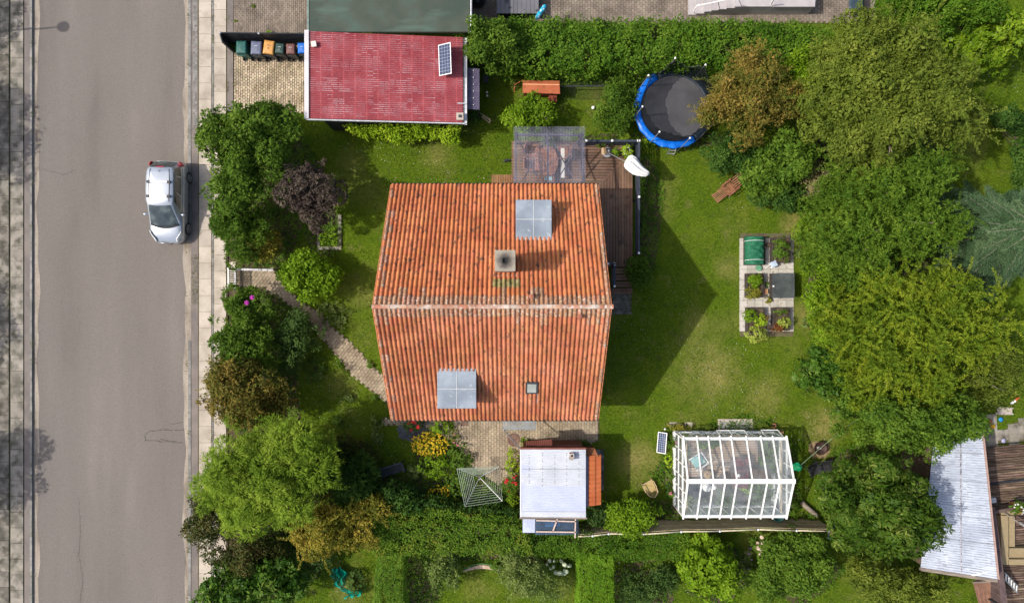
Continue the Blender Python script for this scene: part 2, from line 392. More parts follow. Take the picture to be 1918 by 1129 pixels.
# ---------------------------------------------------------------- shared materials
BARK = mat('bark', [(.10,.075,.05),(.22,.18,.13)], 8, .9, stretch=(1,1,.25), bump=.6)
M_stem = mat('stem', [(.06,.10,.03),(.10,.14,.04)], 6, .8)
M_white = mat('white_paint', [(.72,.72,.70),(.82,.82,.80)], 3, .45, spots=((.55,.53,.48),7,.62,.12))
M_black = mat('black_stained_wood', [(.012,.014,.018),(.03,.033,.04)], 5, .6, stretch=(1,1,1))
M_dgrey = mat('dark_grey_metal', [(.05,.055,.065),(.075,.08,.09)], 5, .45, metal=.4)
M_steel = mat('galvanised_steel', [(.36,.37,.38),(.5,.51,.52)], 6, .4, metal=.6)
M_slab = mat('concrete_slab', [(.34,.295,.24),(.43,.375,.31),(.48,.425,.355)], 1.3, .92, isl=.09, spots=((.30,.25,.19),3,.60,.2), spots2=((.33,.28,.22),25,.6,.15), bump=.3, bscale=60)
M_slab_old = mat('weathered_slab', [(.17,.155,.13),(.26,.235,.195),(.33,.295,.25)], 1.6, .95, isl=.10, spots=((.09,.085,.065),2.0,.48,.2), bump=.3, bscale=50)
M_slab_dark = mat('lichened_slab', [(.09,.083,.07),(.16,.145,.12),(.24,.215,.18)], 2.5, .95, isl=.15, spots=((.07,.065,.05),3,.52,.15), bump=.4, bscale=50)
M_asphalt = mat('asphalt', [(.128,.112,.100),(.162,.143,.128),(.176,.156,.140),(.205,.181,.162)], .55, .93, detail=10, stretch=(1,.16,1), spots=((.118,.103,.092),17,.50,.28), spots2=((.235,.208,.187),23,.56,.22), bump=.6, bscale=60, pos=(.25,.75))
M_asph_strip = mat('asphalt_strip', [(.15,.13,.12),(.21,.18,.16)], 1.2, .93, spots=((.28,.24,.2),40,.6,.1), bump=.4, bscale=90)
M_sand = mat('gutter_sand', [(.20,.165,.13),(.31,.265,.215),(.37,.32,.26)], 2.2, .95, stretch=(1,.25,1), spots=((.17,.145,.12),22,.55,.15), bump=.3, bscale=80)
M_kerb = mat('kerb_stone', [(.17,.165,.155),(.27,.26,.24)], 3, .9, isl=.15, bump=.3, bscale=60)
M_dirt = mat('soil', [(.04,.030,.018),(.075,.055,.034),(.11,.08,.052)], 3, .98, bump=.8, bscale=30)
M_joint = mat('joint_sand', [(.07,.06,.035),(.12,.10,.06),(.08,.10,.03)], 3, .98, bump=.3)
M_paver = mat('grey_paver', [(.15,.122,.098),(.21,.172,.138),(.26,.215,.17)], 1.1, .92, isl=.16, spots=((.15,.125,.09),5,.57,.2), bump=.4, bscale=70)
M_paver_y = mat('tan_paver', [(.24,.19,.13),(.33,.265,.185),(.40,.325,.23)], 1.3, .92, isl=.14, spots=((.19,.16,.10),4,.57,.2), bump=.4, bscale=70)
M_cobble = mat('tumbled_cobble', [(.30,.235,.155),(.43,.345,.24),(.52,.43,.31)], 1.2, .93, isl=.22, spots=((.24,.20,.14),1.7,.52,.2), bump=.4, bscale=60)
M_deck = mat('deck_board', [(.12,.068,.04),(.175,.10,.062),(.23,.145,.092)], 1.1, .7, isl=.18, spots=((.055,.035,.025),2.2,.55,.2), bump=.3, bscale=50, spec=.4)
M_deck_warm = mat('warm_deck_board', [(.22,.11,.05),(.30,.155,.075)], 2, .75, isl=.12, bump=.3)
M_teak = mat('teak', [(.16,.065,.035),(.26,.115,.06),(.33,.16,.09)], 3, .6, isl=.15, stretch=(1,4,1), bump=.2)
M_oldwood = mat('grey_wood', [(.17,.14,.11),(.30,.25,.20)], 3, .9, isl=.12, stretch=(.4,3,1), bump=.4)

# ---------------------------------------------------------------- ground
def grass_material():
    m = bpy.data.materials.new('lawn'); m.use_nodes = True; nt = m.node_tree; N = nt.nodes; L = nt.links; b = N['Principled BSDF']
    b.inputs['Roughness'].default_value = .95; b.inputs['Specular IOR Level'].default_value = .1
    tc = N.new('ShaderNodeTexCoord')
    def noise(s, d=5, st=None):
        n = N.new('ShaderNodeTexNoise'); n.inputs['Scale'].default_value = s; n.inputs['Detail'].default_value = d; n.inputs['Roughness'].default_value = .6
        L.new(tc.outputs['Object'], n.inputs['Vector']); return n.outputs[0]
    def ramp(src, cols):
        c = N.new('ShaderNodeValToRGB'); L.new(src, c.inputs[0]); e = c.color_ramp.elements
        while len(e) < len(cols): e.new(.5)
        for i, (p, q) in enumerate(cols): e[i].position = p; e[i].color = (*q, 1)
        return c.outputs[0]
    def mix(f, a, b2, lo, hi):
        r = N.new('ShaderNodeMapRange'); L.new(f, r.inputs[0]); r.inputs['From Min'].default_value = lo; r.inputs['From Max'].default_value = hi
        x = N.new('ShaderNodeMix'); x.data_type = 'RGBA'; L.new(r.outputs[0], x.inputs[0]); L.new(a, x.inputs[6])
        if isinstance(b2, tuple): x.inputs[7].default_value = (*b2, 1)
        else: L.new(b2, x.inputs[7])
        return x.outputs[2]
    base = ramp(noise(.7, 8), [(.3,(.058,.102,.005)),(.5,(.095,.140,.007)),(.7,(.150,.178,.014))])
    fine = ramp(noise(11, 10), [(.32,(.026,.060,.003)),(.5,(.078,.144,.006)),(.68,(.175,.232,.022))])
    x = N.new('ShaderNodeMix'); x.data_type = 'RGBA'; x.inputs[0].default_value = .62; L.new(base, x.inputs[6]); L.new(fine, x.inputs[7])
    o = mix(noise(.30, 8), x.outputs[2], (.185,.19,.045), .50, .80)
    o = mix(noise(1.3, 9), o, (.27,.225,.085), .58, .84)
    o = mix(noise(2.6, 9), o, (.045,.085,.012), .54, .74)
    # worn, dried-out places in the turf with ragged edges
    def wmath(op, a, b2=None):
        n = N.new('ShaderNodeMath'); n.operation = op
        if isinstance(a, (int,float)): n.inputs[0].default_value = a
        else: L.new(a, n.inputs[0])
        if b2 is not None:
            if isinstance(b2, (int,float)): n.inputs[1].default_value = b2
            else: L.new(b2, n.inputs[1])
        return n.outputs[0]
    rag = noise(1.1, 9); tot = None
    for (px_, py_, r_, st) in ((1192,862,1.3,1.0),(1335,700,2.2,.8),(1300,600,1.2,.5),(1360,500,1.0,.6),(1500,420,1.3,.9),(1510,590,1.2,.8),(1545,800,1.5,.8),(1570,860,1.2,.6),(1250,350,1.2,.5),(820,300,1.6,.5),(660,300,1.3,.5),(640,720,1.3,.6),(690,560,1.0,.5),(1430,740,1.8,.6),(1840,370,1.5,.4),(650,1110,1.3,.6),(900,1100,1.5,.5),(1600,1080,1.0,.3)):
        v = N.new('ShaderNodeVectorMath'); v.operation = 'DISTANCE'; L.new(tc.outputs['Object'], v.inputs[0]); c_ = W(px_,py_,0); v.inputs[1].default_value = tuple(c_)
        q = wmath('MULTIPLY', wmath('MAXIMUM', wmath('SUBTRACT', 1.0, wmath('DIVIDE', v.outputs['Value'], r_*1.3)), 0.0), st)
        tot = q if tot is None else wmath('MAXIMUM', tot, q)
    o = mix(wmath('MULTIPLY', wmath('MULTIPLY', tot, 2.2), rag), o, (.31,.26,.09), .25, 1.25)
    L.new(o, b.inputs['Base Color'])
    n3 = noise(70, 4); bm = N.new('ShaderNodeBump'); bm.inputs['Strength'].default_value = .9; bm.inputs['Distance'].default_value = .04; L.new(n3, bm.inputs['Height']); L.new(bm.outputs[0], b.inputs['Normal'])
    return m
M_lawn = grass_material()
def sheet(name, poly, z, m, thick=.0):
    mb = MB(); mb.add([(x,y,z) for x,y in poly], [tuple(range(len(poly)))] if sum(poly[i][0]*poly[(i+1)%len(poly)][1]-poly[(i+1)%len(poly)][0]*poly[i][1] for i in range(len(poly)))>0 else [tuple(range(len(poly)-1,-1,-1))])
    return struct(mb.build(name, m))
sheet('ground', [(-400,-400),(400,-400),(400,400),(-400,400)], 0, M_lawn)
Y0, Y1 = -60, 60
def vstrip(name, p0, p1, z, m): return sheet(name, [(WX(p0),Y0),(WX(p1),Y0),(WX(p1),Y1),(WX(p0),Y1)], z, m)
vstrip('verge', -160, 436, .004, M_dirt)
vstrip('road', 61, 347, .012, M_asphalt)
# pale sandy wash along both gutters, irregular inner edge
def wash(x0, x1, wob, seed):
    rnd = random.Random(seed); n = 90; a = []; b = []
    for i in range(n+1):
        y = -20 + 40*i/n; a.append((WX(x0 if x0 < x1 else x0), y)); b.append((WX(x1)+ wob*(.5*math.sin(y*.9+seed)+.3*math.sin(y*2.3)+rnd.uniform(-.2,.2)), y))
    mb = MB(); vs = [(x,y,.016) for x,y in a] + [(x,y,.016) for x,y in b]; m_ = n+1
    mb.add(vs, [(i,i+m_,i+1+m_,i+1) if x0 < x1 else (i,i+1,i+1+m_,i+m_) for i in range(n)]); return mb
for a_, b_, s_ in ((62, 72, 1), (363, 345, 2)): struct(wash(a_, b_, .12, s_).build('gutter_sand', M_sand))
# cracks in the asphalt
crk = MB()
def crack(pts, wd):
    rnd = random.Random(len(pts)*31+int(pts[0][0]))
    q = []
    for i in range(len(pts)-1):
        for t in range(8): q.append((pts[i][0]+(pts[i+1][0]-pts[i][0])*t/8+rnd.uniform(-1.0,1.0), pts[i][1]+(pts[i+1][1]-pts[i][1])*t/8+rnd.uniform(-1.0,1.0)))
    q.append(pts[-1])
    for i in range(len(q)-1):
        a = W(*q[i], .0150); b = W(*q[i+1], .0150); d = (b-a); s = Vector((-d.y,d.x,0)).normalized()*wd*rnd.uniform(.4,1.2)/2
        crk.add([a-s,b-s,b+s,a+s],[(0,1,2,3)])
crack([(345,805),(310,805),(280,807),(271,815),(272,824),(300,826),(330,828),(343,829)], .03)
crack([(300,822),(315,825),(330,827)], .03); crack([(318,795),(345,790)], .015)
crack([(148,930),(150,990),(147,1040),(155,1080),(150,1129)], .02); crack([(82,317),(105,323),(120,328),(140,318)], .016)
struct(crk.build('asphalt_crack', mat('crack', [(.05,.045,.04)], 3, .95)))
# pavements
def slabs(name, px0, px1, step, z, m, gap=.012, y0=-19, y1=19, seed=0, h=.1, phase=0.0):
    rnd = random.Random(seed); mb = MB(); y = y0 + phase; x0 = WX(px0); x1 = WX(px1)
    while y < y1:
        dz = rnd.uniform(-.006,.006); t = rnd.uniform(-.004,.004)
        mb.box(x0+gap/2, y+gap/2, z-h+dz, x1-gap/2, y+step-gap/2, z+dz, Matrix.Rotation(0,4,'Z')); y += step
    return struct(mb.build(name, m))
def kerb(name, px0, px1, z0, z1, m, breaks=(), seed=1):
    rnd = random.Random(seed); mb = MB(); y = -19
    while y < 19:
        if not any(a < y < b for a, b in breaks): mb.box(WX(px0), y+.006, z0, WX(px1), y+.994, z1+rnd.uniform(-.004,.004))
        y += 1.0
    return struct(mb.build(name, m))
sheet('pavement_bed', [(WX(-200),-40),(WX(60),-40),(WX(60),40),(WX(-200),40)], .055, M_joint)
slabs('pavement', 22, 46, .80, .10, M_slab_old, .018, seed=3, phase=.25)
for k in range(5): slabs('pavement', 19-26*k-24, 19-26*k, .80, .10, M_slab_dark, .018, seed=5+k, phase=.4)
slabs('asphalt_verge', 48, 58.5, 40, .098, M_asph_strip, 0)
kerb('kerb', 58.5, 62.5, -.02, .115, M_kerb, seed=4)
kerb('kerb', 354, 359, -.02, .10, M_kerb, breaks=((-2.6,2.2),), seed=9)
slabs('asphalt_verge', 359, 372, 40, .075, M_asph_strip, 0)
sheet('pavement_bed', [(WX(372),-40),(WX(427),-40),(WX(427),40),(WX(372),40)], .068, M_joint)
slabs('pavement', 374, 397.5, .835, .10, M_slab, .014, seed=11, phase=.1)
slabs('pavement', 402, 425, .835, .10, M_slab, .014, seed=12, phase=.5)
mb = MB(); rnd = random.Random(5); y = -18.0
while y < 18:
    s = rnd.uniform(.08,.12); mb.box(WX(398)+rnd.uniform(0,.01), y, .03, WX(401.3), y+s-.015, .09+rnd.uniform(-.008,.008)); y += s
struct(mb.build('sett_row', M_kerb))
mb = MB(); y = 3.0+8.5
for row, px in ((0,364.5),(1,368.5)):
    y = 9.0
    while y < 18:
        s = rnd.uniform(.1,.15); mb.box(WX(px)-.05, y, .03, WX(px)+.05, y+s-.02, .085+rnd.uniform(-.008,.008)); y += s
struct(mb.build('sett_row', M_kerb))
slabs('asphalt_strip', 427, 438, 40, .098, M_asph_strip, 0, y0=9.5, y1=12)
def pave(name, poly, a, b, rot, z, m, gap=.012, seed=0, h=.05, jit=.004, bond=.5):
    """real pavers laid in running bond inside a polygon, on a joint bed"""
    rnd = random.Random(seed); xs = [p[0] for p in poly]; ys = [p[1] for p in poly]; cx, cy = sum(xs)/len(xs), sum(ys)/len(ys)
    rad = max(math.hypot(x-cx, y-cy) for x, y in poly); n = int(rad/min(a,b))+3; mb = MB(); c_, s_ = math.cos(rot), math.sin(rot); cand = []
    for i in range(-n, n):
        for j in range(-n, n):
            u = i*a; v = j*b + (bond*b if i % 2 else 0)
            if abs(u) > rad+a or abs(v) > rad+b: continue
            cand.append((cx + u*c_ - v*s_, cy + u*s_ + v*c_))
    ok = inside(np.array(cand), poly)
    for (x, y), k in zip(cand, ok):
        if k:
            g = gap*rnd.uniform(.7,1.6)
            mb.cbox((x, y, z-h/2+rnd.uniform(-jit,jit)), (a-g, b-g, h), rot+rnd.uniform(-.01,.01), Matrix.Rotation(rnd.uniform(-.012,.012),4,'X'))
    sheet(name+'_bed', poly, z-.022, M_joint)
    return struct(mb.build(name, m))
pave('neighbour_driveway', pxpoly([(428,-60),(577,-60),(577,72),(428,66)]), .105, .21, 0, .09, M_paver, seed=1)
pave('driveway', pxpoly([(440,70),(577,70),(577,212),(440,212)]), .115, .165, 0, .09, M_cobble, gap=.022, seed=2, jit=.008)
pave('neighbour_yard', pxpoly([(884,-70),(1640,-70),(1640,44),(884,44)]), .14, .21, 0, .06, M_paver, seed=3)
pave('patio', pxpoly([(716,782),(1122,782),(1122,826),(1060,832),(985,870),(968,900),(930,905),(880,868),(850,825),(800,800),(716,795)]), .14, .21, 0, .05, M_paver_y, seed=4)
pathU = [(444,503),(512,503),(521,524),(560,562),(597,584),(620,610),(652,637),(712,698),(730,724)]
pathL = [(730,760),(700,736),(659,700),(624,658),(588,615),(538,569),(496,538),(444,538)]
pave('garden_path', pxpoly(pathU+pathL), .15, .215, R(-38), .045, M_paver_y, seed=5)
slabs('path_threshold', 430, 442, .4, .06, M_slab, .01, y0=WY(534), y1=WY(504), seed=2)
pave('step_paving', pxpoly([(1146,545),(1182,545),(1182,586),(1146,586)]), .14, .21, R(90), .05, M_slab_dark, seed=6)
pave('concrete_patio', pxpoly([(1836,838),(1920,826),(1990,820),(1990,778),(1900,790),(1878,808),(1866,812),(1862,778),(1838,778)]), .55, .55, R(3), .03, M_slab_old, seed=7, gap=.008)
# greenhouse surround: slabs, threshold
pave('slab_edging', pxpoly([(1248,792),(1302,792),(1302,797),(1248,797)]), .4,.12,0,.03,M_slab,seed=8)
struct(MB().box(WX(1344),WY(803),0,WX(1409),WY(786),.05).build('greenhouse_step', mat('granite_gravel',[(.13,.13,.12),(.24,.235,.22),(.38,.37,.35)],40,.95,bump=.6,bscale=60)))
mb = MB()
for x0,y0,x1,y1 in ((1344,784,1410,789),(1344,789,1349,803),(1405,789,1410,803)): mb.box(WX(x0),WY(y1),0,WX(x1),WY(y0),.075)
struct(mb.build('step_edging', M_slab))
# vegetable beds: slab surround
pave('vegetable_slabs', pxpoly([(1386,437),(1485,437),(1485,630),(1386,630)]), .397, .53, R(0), .05, mat('pale_slab', [(.40,.375,.33),(.52,.49,.44)], 2, .92, isl=.10, spots=((.27,.25,.2),4,.58,.15)), seed=9, gap=.014, bond=0)
# bare earth under shrubs (planting beds)
def blob(cx, cy, rx, ry, z, n=40, seed=0):
    return [tuple(W(cx+rx*(1+.10*math.sin(3*a+seed)+.07*math.sin(7*a+seed*2))*math.cos(a), cy+ry*(1+.10*math.cos(4*a+seed))*math.sin(a), z)[:2]) for a in [2*math.pi*i/n for i in range(n)]]
zs = .006; BEDS = []
for cx,cy,rx,ry in ((466,335,115,190),(470,700,100,190),(470,990,140,150),(655,930,110,75),(850,905,95,70),(1200,90,370,62),(1650,470,135,320),(880,1000,240,45),(1650,930,110,110),(1205,968,90,30),(1375,885,128,95),(960,905,30,60),(608,440,34,44),(1215,400,22,110),(1235,262,150,14),(1340,1070,60,60),(1490,1065,75,60),(785,1095,34,66),(1205,1095,62,50),(1000,1062,34,18)):
    zs += .0007; BEDS.append(blob(cx,cy,rx,ry,0,seed=cx)); sheet('planting_bed', BEDS[-1], zs, M_dirt)
# ---------------------------------------------------------------- the house
M_tile = mat('clay_tile', [(.42,.135,.052),(.49,.168,.068),(.55,.205,.09)], .9, .75, isl=.13, detail=8, spots=((.15,.07,.045),5,.60,.05,(1,.6,1)), spots2=((.30,.10,.05),2.3,.60,.10), bump=.25, bscale=60, spec=.3)
M_tile2 = mat('older_clay_tile', [(.36,.120,.052),(.43,.155,.072),(.49,.195,.10)], .8, .8, isl=.15, spots=((.14,.07,.045),9,.59,.06,(1,.35,1)), spots2=((.40,.25,.18),5,.66,.10,(1.5,.3,1)), bump=.3, bscale=60)
M_tile_l = mat('lichened_clay_tile', [(.34,.13,.06),(.38,.19,.11),(.42,.32,.24)], 10, .9, isl=.2, spots=((.14,.10,.06),14,.56,.12), spots2=((.52,.49,.43),9,.60,.10), bump=.6, bscale=50)
M_ridge = mat('ridge_tile', [(.40,.17,.10),(.44,.27,.19),(.50,.44,.38)], 2.2, .9, isl=.15, spots=((.60,.57,.52),6,.58,.08), spots2=((.16,.11,.07),12,.62,.06), bump=.4)
M_moss = mat('mossy_sheet', [(.16,.14,.05),(.27,.23,.09),(.33,.29,.15)], 5, .7, spots=((.09,.09,.03),9,.55,.1))
M_lead = mat('lead_sheet', [(.19,.225,.27),(.24,.285,.335),(.30,.345,.395)], 1.1, .55, detail=7, spots=((.40,.44,.48),4,.60,.15), metal=.15, spec=.4, bump=.15, bscale=8)
M_flash = mat('flashing', [(.45,.46,.48),(.62,.63,.64)], 6, .45, metal=.2)
M_brick = mat('yellow_brick', [(.34,.24,.13),(.42,.31,.18)], 9, .9, isl=0, bump=.4)
M_glass_dark = mat('window_glass', [(.02,.025,.03),(.035,.04,.045)], 2, .06, spec=.6)
HX0, HX1 = -5.62, 4.03; EZ, RZ = 3.2, 7.4; RY = -.205; EYN, EYS = 5.38, -5.43
WZ = EZ + .12
house = thing('house', 'large orange tiled house with a ridge across its middle in the centre of the plot', 'house', (-.8, 0, 0))
wx0, wx1, wyn, wys = HX0+.14, HX1-.14, EYN-.42, EYS+.42
def rz(y):
    e = EYN if y > RY else EYS
    return RZ - (RZ-EZ)*(y-RY)/(e-RY)
mb = MB()
for x0, x1 in ((wx0, wx0+.3), (wx1-.3, wx1)):
    prof = [(wys,0),(wyn,0),(wyn,rz(wyn)-.18),(RY,RZ-.2),(wys,rz(wys)-.18)]
    n = len(prof); vs = [(x0,y,z) for y,z in prof]+[(x1,y,z) for y,z in prof]
    mb.add(vs, [tuple(range(n-1,-1,-1)), tuple(range(n,2*n))]+[(i,(i+1)%n,n+(i+1)%n,n+i) for i in range(n)])
mb.box(wx0+.3, wys, 0, wx1-.3, wys+.3, rz(wys)-.18); mb.box(wx0+.3, wyn-.3, 0, wx1-.3, wyn, rz(wyn)-.18)
wall = mb.build('wall', M_brick, house)
def window(parent, c, wd, ht, ax, sgn):
    """framed window on a wall plane; ax 'x' = wall runs along x"""
    cx, cy, cz = c; f = MB(); T = .06
    def bx(m, u0, z0, u1, z1, d0, d1):
        a, b = sorted((d0*sgn, d1*sgn))
        if ax == 'x': m.box(cx+u0, cy+a, cz+z0, cx+u1, cy+b, cz+z1)
        else: m.box(cx+a, cy+u0, cz+z0, cx+b, cy+u1, cz+z1)
    h, v = wd/2, ht/2
    bx(f,-h,-v,-h+T,v,0,.05); bx(f,h-T,-v,h,v,0,.05); bx(f,-h+T,-v,h-T,-v+T,0,.05); bx(f,-h+T,v-T,h-T,v,0,.05); bx(f,-T/2,-v+T,T/2,v-T,0,.045)
    o = f.build('window', M_white, parent); g = MB(); bx(g,-h+T,-v+T,-T/2,v-T,.005,.025); bx(g,T/2,-v+T,h-T,v-T,.005,.025); g.build('pane', M_glass_dark, o)
    s = MB(); bx(s,-h-.05,-v-.06,h+.05,-v-.005,0,.1); s.build('sill', M_slab, o)
for x in (-4.2,-1.6): window(house, (x, wyn, 1.6), 1.5, 1.2, 'x', 1)
for x in (-4.4,-2.2, 2.9): window(house, (x, wys, 1.6), 1.3, 1.2, 'x', -1)
for y in (-3.2, 0, 3.1): window(house, (wx0, y, 1.6), 1.2, 1.2, 'y', -1); window(house, (wx1, y, 1.7), 1.2, 1.2, 'y', 1)
for y in (-1.3, 1.1): window(house, (wx0, y, 4.7), 1.0, 1.1, 'y', -1); window(house, (wx1, y, 4.7), 1.0, 1.1, 'y', 1)
d = MB().box(.2,wys-.05,.05,1.1,wys,2.1).build('door', mat('green_door',[(.03,.06,.05)],3,.5), house); MB().tube([(1.0,wys-.1,1.0),(1.0,wys-.1,1.15)],.015).build('handle', M_steel, d)
d = MB().box(.9,wyn,.55,2.3,wyn+.05,2.55).build('patio_door', M_white, house); MB().box(1.0,wyn+.05,.65,1.55,wyn+.06,2.45).box(1.65,wyn+.05,.65,2.2,wyn+.06,2.45).build('pane', M_glass_dark, d)
# roof: underlay slab + every clay pantile as real geometry
NC, NR = 50, 16
def slope(yE, sgn, m, name, skip=None, seed=0):
    rnd = random.Random(seed); d = Vector((0, yE-RY, EZ-RZ)); SL = d.length; d.normalize(); n = Vector((1,0,0)).cross(d) * (-1 if sgn > 0 else 1)
    if n.z < 0: n = -n
    O = Vector((0, RY, RZ)); tw = (HX1-HX0)/NC; th = SL/NR
    mA, mL, mS = MB(), MB(), MB(); K = 8
    for c in range(NC):
        colz = rnd.uniform(-.004,.004)
        for r in range(NR):
            dst = mA
            if r == 0 or (r == 1 and rnd.random() < .12) or (c in (0,1) and rnd.random() < .45) or (c == NC-1 and rnd.random() < .5): dst = mL
            if skip and skip(c, r): dst = mS
            x0 = HX0 + c*tw; s0 = r*th; s1 = s0+th+.035; up = rnd.uniform(-.003,.005); tilt = rnd.uniform(-.004,.004); vs = []
            for (s, lift) in ((s0-.02, .0+up), (s0+th*.5, .024+up), (s1, .050+up+colz), (s1+.004, .004+up)):
                for k in range(K+1):
                    u = k/K; h = .080*math.sin(math.pi*min(1,u*1.10))**.8 if u < .9 else .004
                    p = O + d*s + n*(lift + h + tilt*(u-.5)); vs.append((x0+u*tw*1.0, p.y, p.z))
            fs = [(j*(K+1)+k, j*(K+1)+k+1, (j+1)*(K+1)+k+1, (j+1)*(K+1)+k) for j in range(3) for k in range(K)]
            if sgn > 0: fs = [f[::-1] for f in fs]
            dst.add(vs, fs)
    o = mA.build(name, m, house, smooth=False); dm = MB()
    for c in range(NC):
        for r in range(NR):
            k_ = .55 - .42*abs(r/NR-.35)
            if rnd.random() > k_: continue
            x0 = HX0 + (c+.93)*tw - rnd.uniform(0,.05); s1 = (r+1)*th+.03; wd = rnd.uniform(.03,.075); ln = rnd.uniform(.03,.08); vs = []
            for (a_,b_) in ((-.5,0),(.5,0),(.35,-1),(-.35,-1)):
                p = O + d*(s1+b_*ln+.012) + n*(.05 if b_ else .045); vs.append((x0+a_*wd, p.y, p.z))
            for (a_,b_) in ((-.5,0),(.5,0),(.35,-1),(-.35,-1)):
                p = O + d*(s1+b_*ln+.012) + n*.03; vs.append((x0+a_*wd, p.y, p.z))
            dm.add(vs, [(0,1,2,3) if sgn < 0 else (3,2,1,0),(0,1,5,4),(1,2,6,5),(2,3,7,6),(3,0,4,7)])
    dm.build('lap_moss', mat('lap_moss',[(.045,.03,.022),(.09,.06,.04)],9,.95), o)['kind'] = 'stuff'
    if mL.v: mL.build('lichened_tiles', M_tile_l, o)['kind'] = 'stuff'
    if mS.v: mS.build('roof_light', M_moss, o)
    return o, O, d, n, SL, tw, th
C0 = int((-.78-HX0)/((HX1-HX0)/NC))
roofN, O_, dN, nN, SLn, tw, th = slope(EYN, 1, M_tile, 'roof', lambda c, r: C0 <= c < C0+6 and r == 2, 1)
roofS, O_, dS, nS, SLs, tw, th2 = slope(EYS, -1, M_tile2, 'roof', None, 2)
mb = MB()
for yE, s in ((EYN-.02,1),(EYS+.02,-1)):
    z0 = EZ-.02; vs = [(HX0+.02,RY,RZ-.02),(HX1-.02,RY,RZ-.02),(HX1-.02,yE,z0),(HX0+.02,yE,z0),(HX0+.02,RY,RZ-.17),(HX1-.02,RY,RZ-.17),(HX1-.02,yE,z0-.12),(HX0+.02,yE,z0-.12)]
    f = [(0,1,2,3),(7,6,5,4),(2,6,7,3),(0,3,7,4),(1,5,6,2)]
    mb.add(vs, f if s < 0 else [q[::-1] for q in f])
mb.build('roof_deck', M_black, house)
# verge boards orange edge
mb = MB()
for x in (HX0-.02, HX1-.01):
    for yE in (EYN, EYS): MB().bar((x, RY, RZ-.02), (x, yE, EZ-.02), .035, .14).build('verge_board', mat('verge_red',[(.5,.17,.07),(.55,.2,.09)],3,.7), house)
mb = MB(); x = HX0-.04; rnd = random.Random(3)
while x < HX1:
    L_ = min(.36, HX1+.04-x); r_ = .09*rnd.uniform(.95,1.06); dz = rnd.uniform(-.006,.008)
    vs = []; 
    for (xx, q) in ((x, 1.0), (x+L_+.02, 1.07)):
        for k in range(9):
            a = math.pi*(k/8); vs.append((xx, RY+r_*q*math.cos(a), RZ+.02+dz+r_*q*.8*math.sin(a)))
    mb.add(vs, [(k,k+1,9+k+1,9+k)[::-1] for k in range(8)]+[tuple(range(9)),tuple(range(17,8,-1))]); x += .345
mb.build('ridge', M_ridge, house)
mb = MB()
for y, s in ((EYN+.07,1),(EYS-.07,-1)):
    P_ = []
    for k in range(7):
        a = math.pi + math.pi*k/6; P_.append((y+.065*math.cos(a), EZ-.02+.065*math.sin(a)))
    vs = [(HX0,p[0],p[1]) for p in P_]+[(HX1,p[0],p[1]) for p in P_]; MB().add(vs,[(k,k+1,7+k+1,7+k) for k in range(6)]).build('gutter', M_dgrey, house, solid=.006)
mb = MB()
for x in (HX0+.5, HX1-.4): MB().tube([(x,EYS-.07,EZ-.1),(x,wys-.06,EZ-.4),(x,wys-.06,.1)],.035,8).build('downpipe', M_dgrey, house)
# chimney
cx0, cx1, cy0, cy1, ct = -.67, .13, 1.18, 2.0, 8.4
ch = MB().box(cx0+.04,cy0+.04,5.6,cx1-.04,cy1-.04,ct-.12).build('chimney', mat('chimney_render',[(.25,.21,.17),(.36,.31,.26)],4,.9,bump=.4), house)
mc = bpy.data.materials.new('sooty_cap'); mc.use_nodes = True; N = mc.node_tree.nodes; L = mc.node_tree.links
tc = N.new('ShaderNodeTexCoord'); mp = N.new('ShaderNodeMapping'); mp.inputs['Location'].default_value = (-((cx0+cx1)/2+.8), -(cy0+cy1)/2, -ct)
vl = N.new('ShaderNodeVectorMath'); vl.operation = 'LENGTH'; nz = N.new('ShaderNodeTexNoise'); nz.inputs['Scale'].default_value = 7; ad = N.new('ShaderNodeMath'); ad.operation = 'MULTIPLY_ADD'; ad.inputs[1].default_value = .22
cr = N.new('ShaderNodeValToRGB'); e = cr.color_ramp.elements; e[0].position = .2; e[0].color = (.02,.018,.015,1); e[1].position = .52; e[1].color = (.30,.265,.21,1); e.new(.34).color = (.11,.095,.08,1)
L.new(tc.outputs['Object'], mp.inputs[0]); L.new(mp.outputs[0], vl.inputs[0]); L.new(tc.outputs['Object'], nz.inputs[0]); L.new(nz.outputs[0], ad.inputs[0]); L.new(vl.outputs['Value'], ad.inputs[2]); L.new(ad.outputs[0], cr.inputs[0]); L.new(cr.outputs[0], N['Principled BSDF'].inputs['Base Color']); N['Principled BSDF'].inputs['Roughness'].default_value = .95
mb = MB(); mx_, my_ = (cx0+cx1)/2, (cy0+cy1)/2; hh = .085
for a in ((cx0,cy0,cx1,my_-hh),(cx0,my_+hh,cx1,cy1),(cx0,my_-hh,mx_-hh,my_+hh),(mx_+hh,my_-hh,cx1,my_+hh)): mb.box(a[0],a[1],ct-.12,a[2],a[3],ct)
mb.build('cap', mc, ch)
MB().box(mx_-hh,my_-hh,ct-.1,mx_+hh,my_+hh,ct-.095).build('flue', M_black, ch)
# the wavy metal apron below the chimney (towards the ridge) and its collar
mb = MB()
def apron(mb, x0, x1, O, d, n, s0, s1, lift=.03, wave=.05):
    def fn(u, v):
        s = s0+(s1-s0)*v; x = x0+(x1-x0)*u; p = O + d*s + n*(lift+wave*abs(math.sin(math.pi*(x-HX0)/tw))); return (x, p.y, p.z)
    mb.grid(fn, int((x1-x0)/tw*6), 2)
apron(mb, cx0-.02, cx1+.15, Vector((0,RY,RZ)), dN, nN, 1.53, 1.80); mb.build('flashing', M_flash, ch, solid=.006)
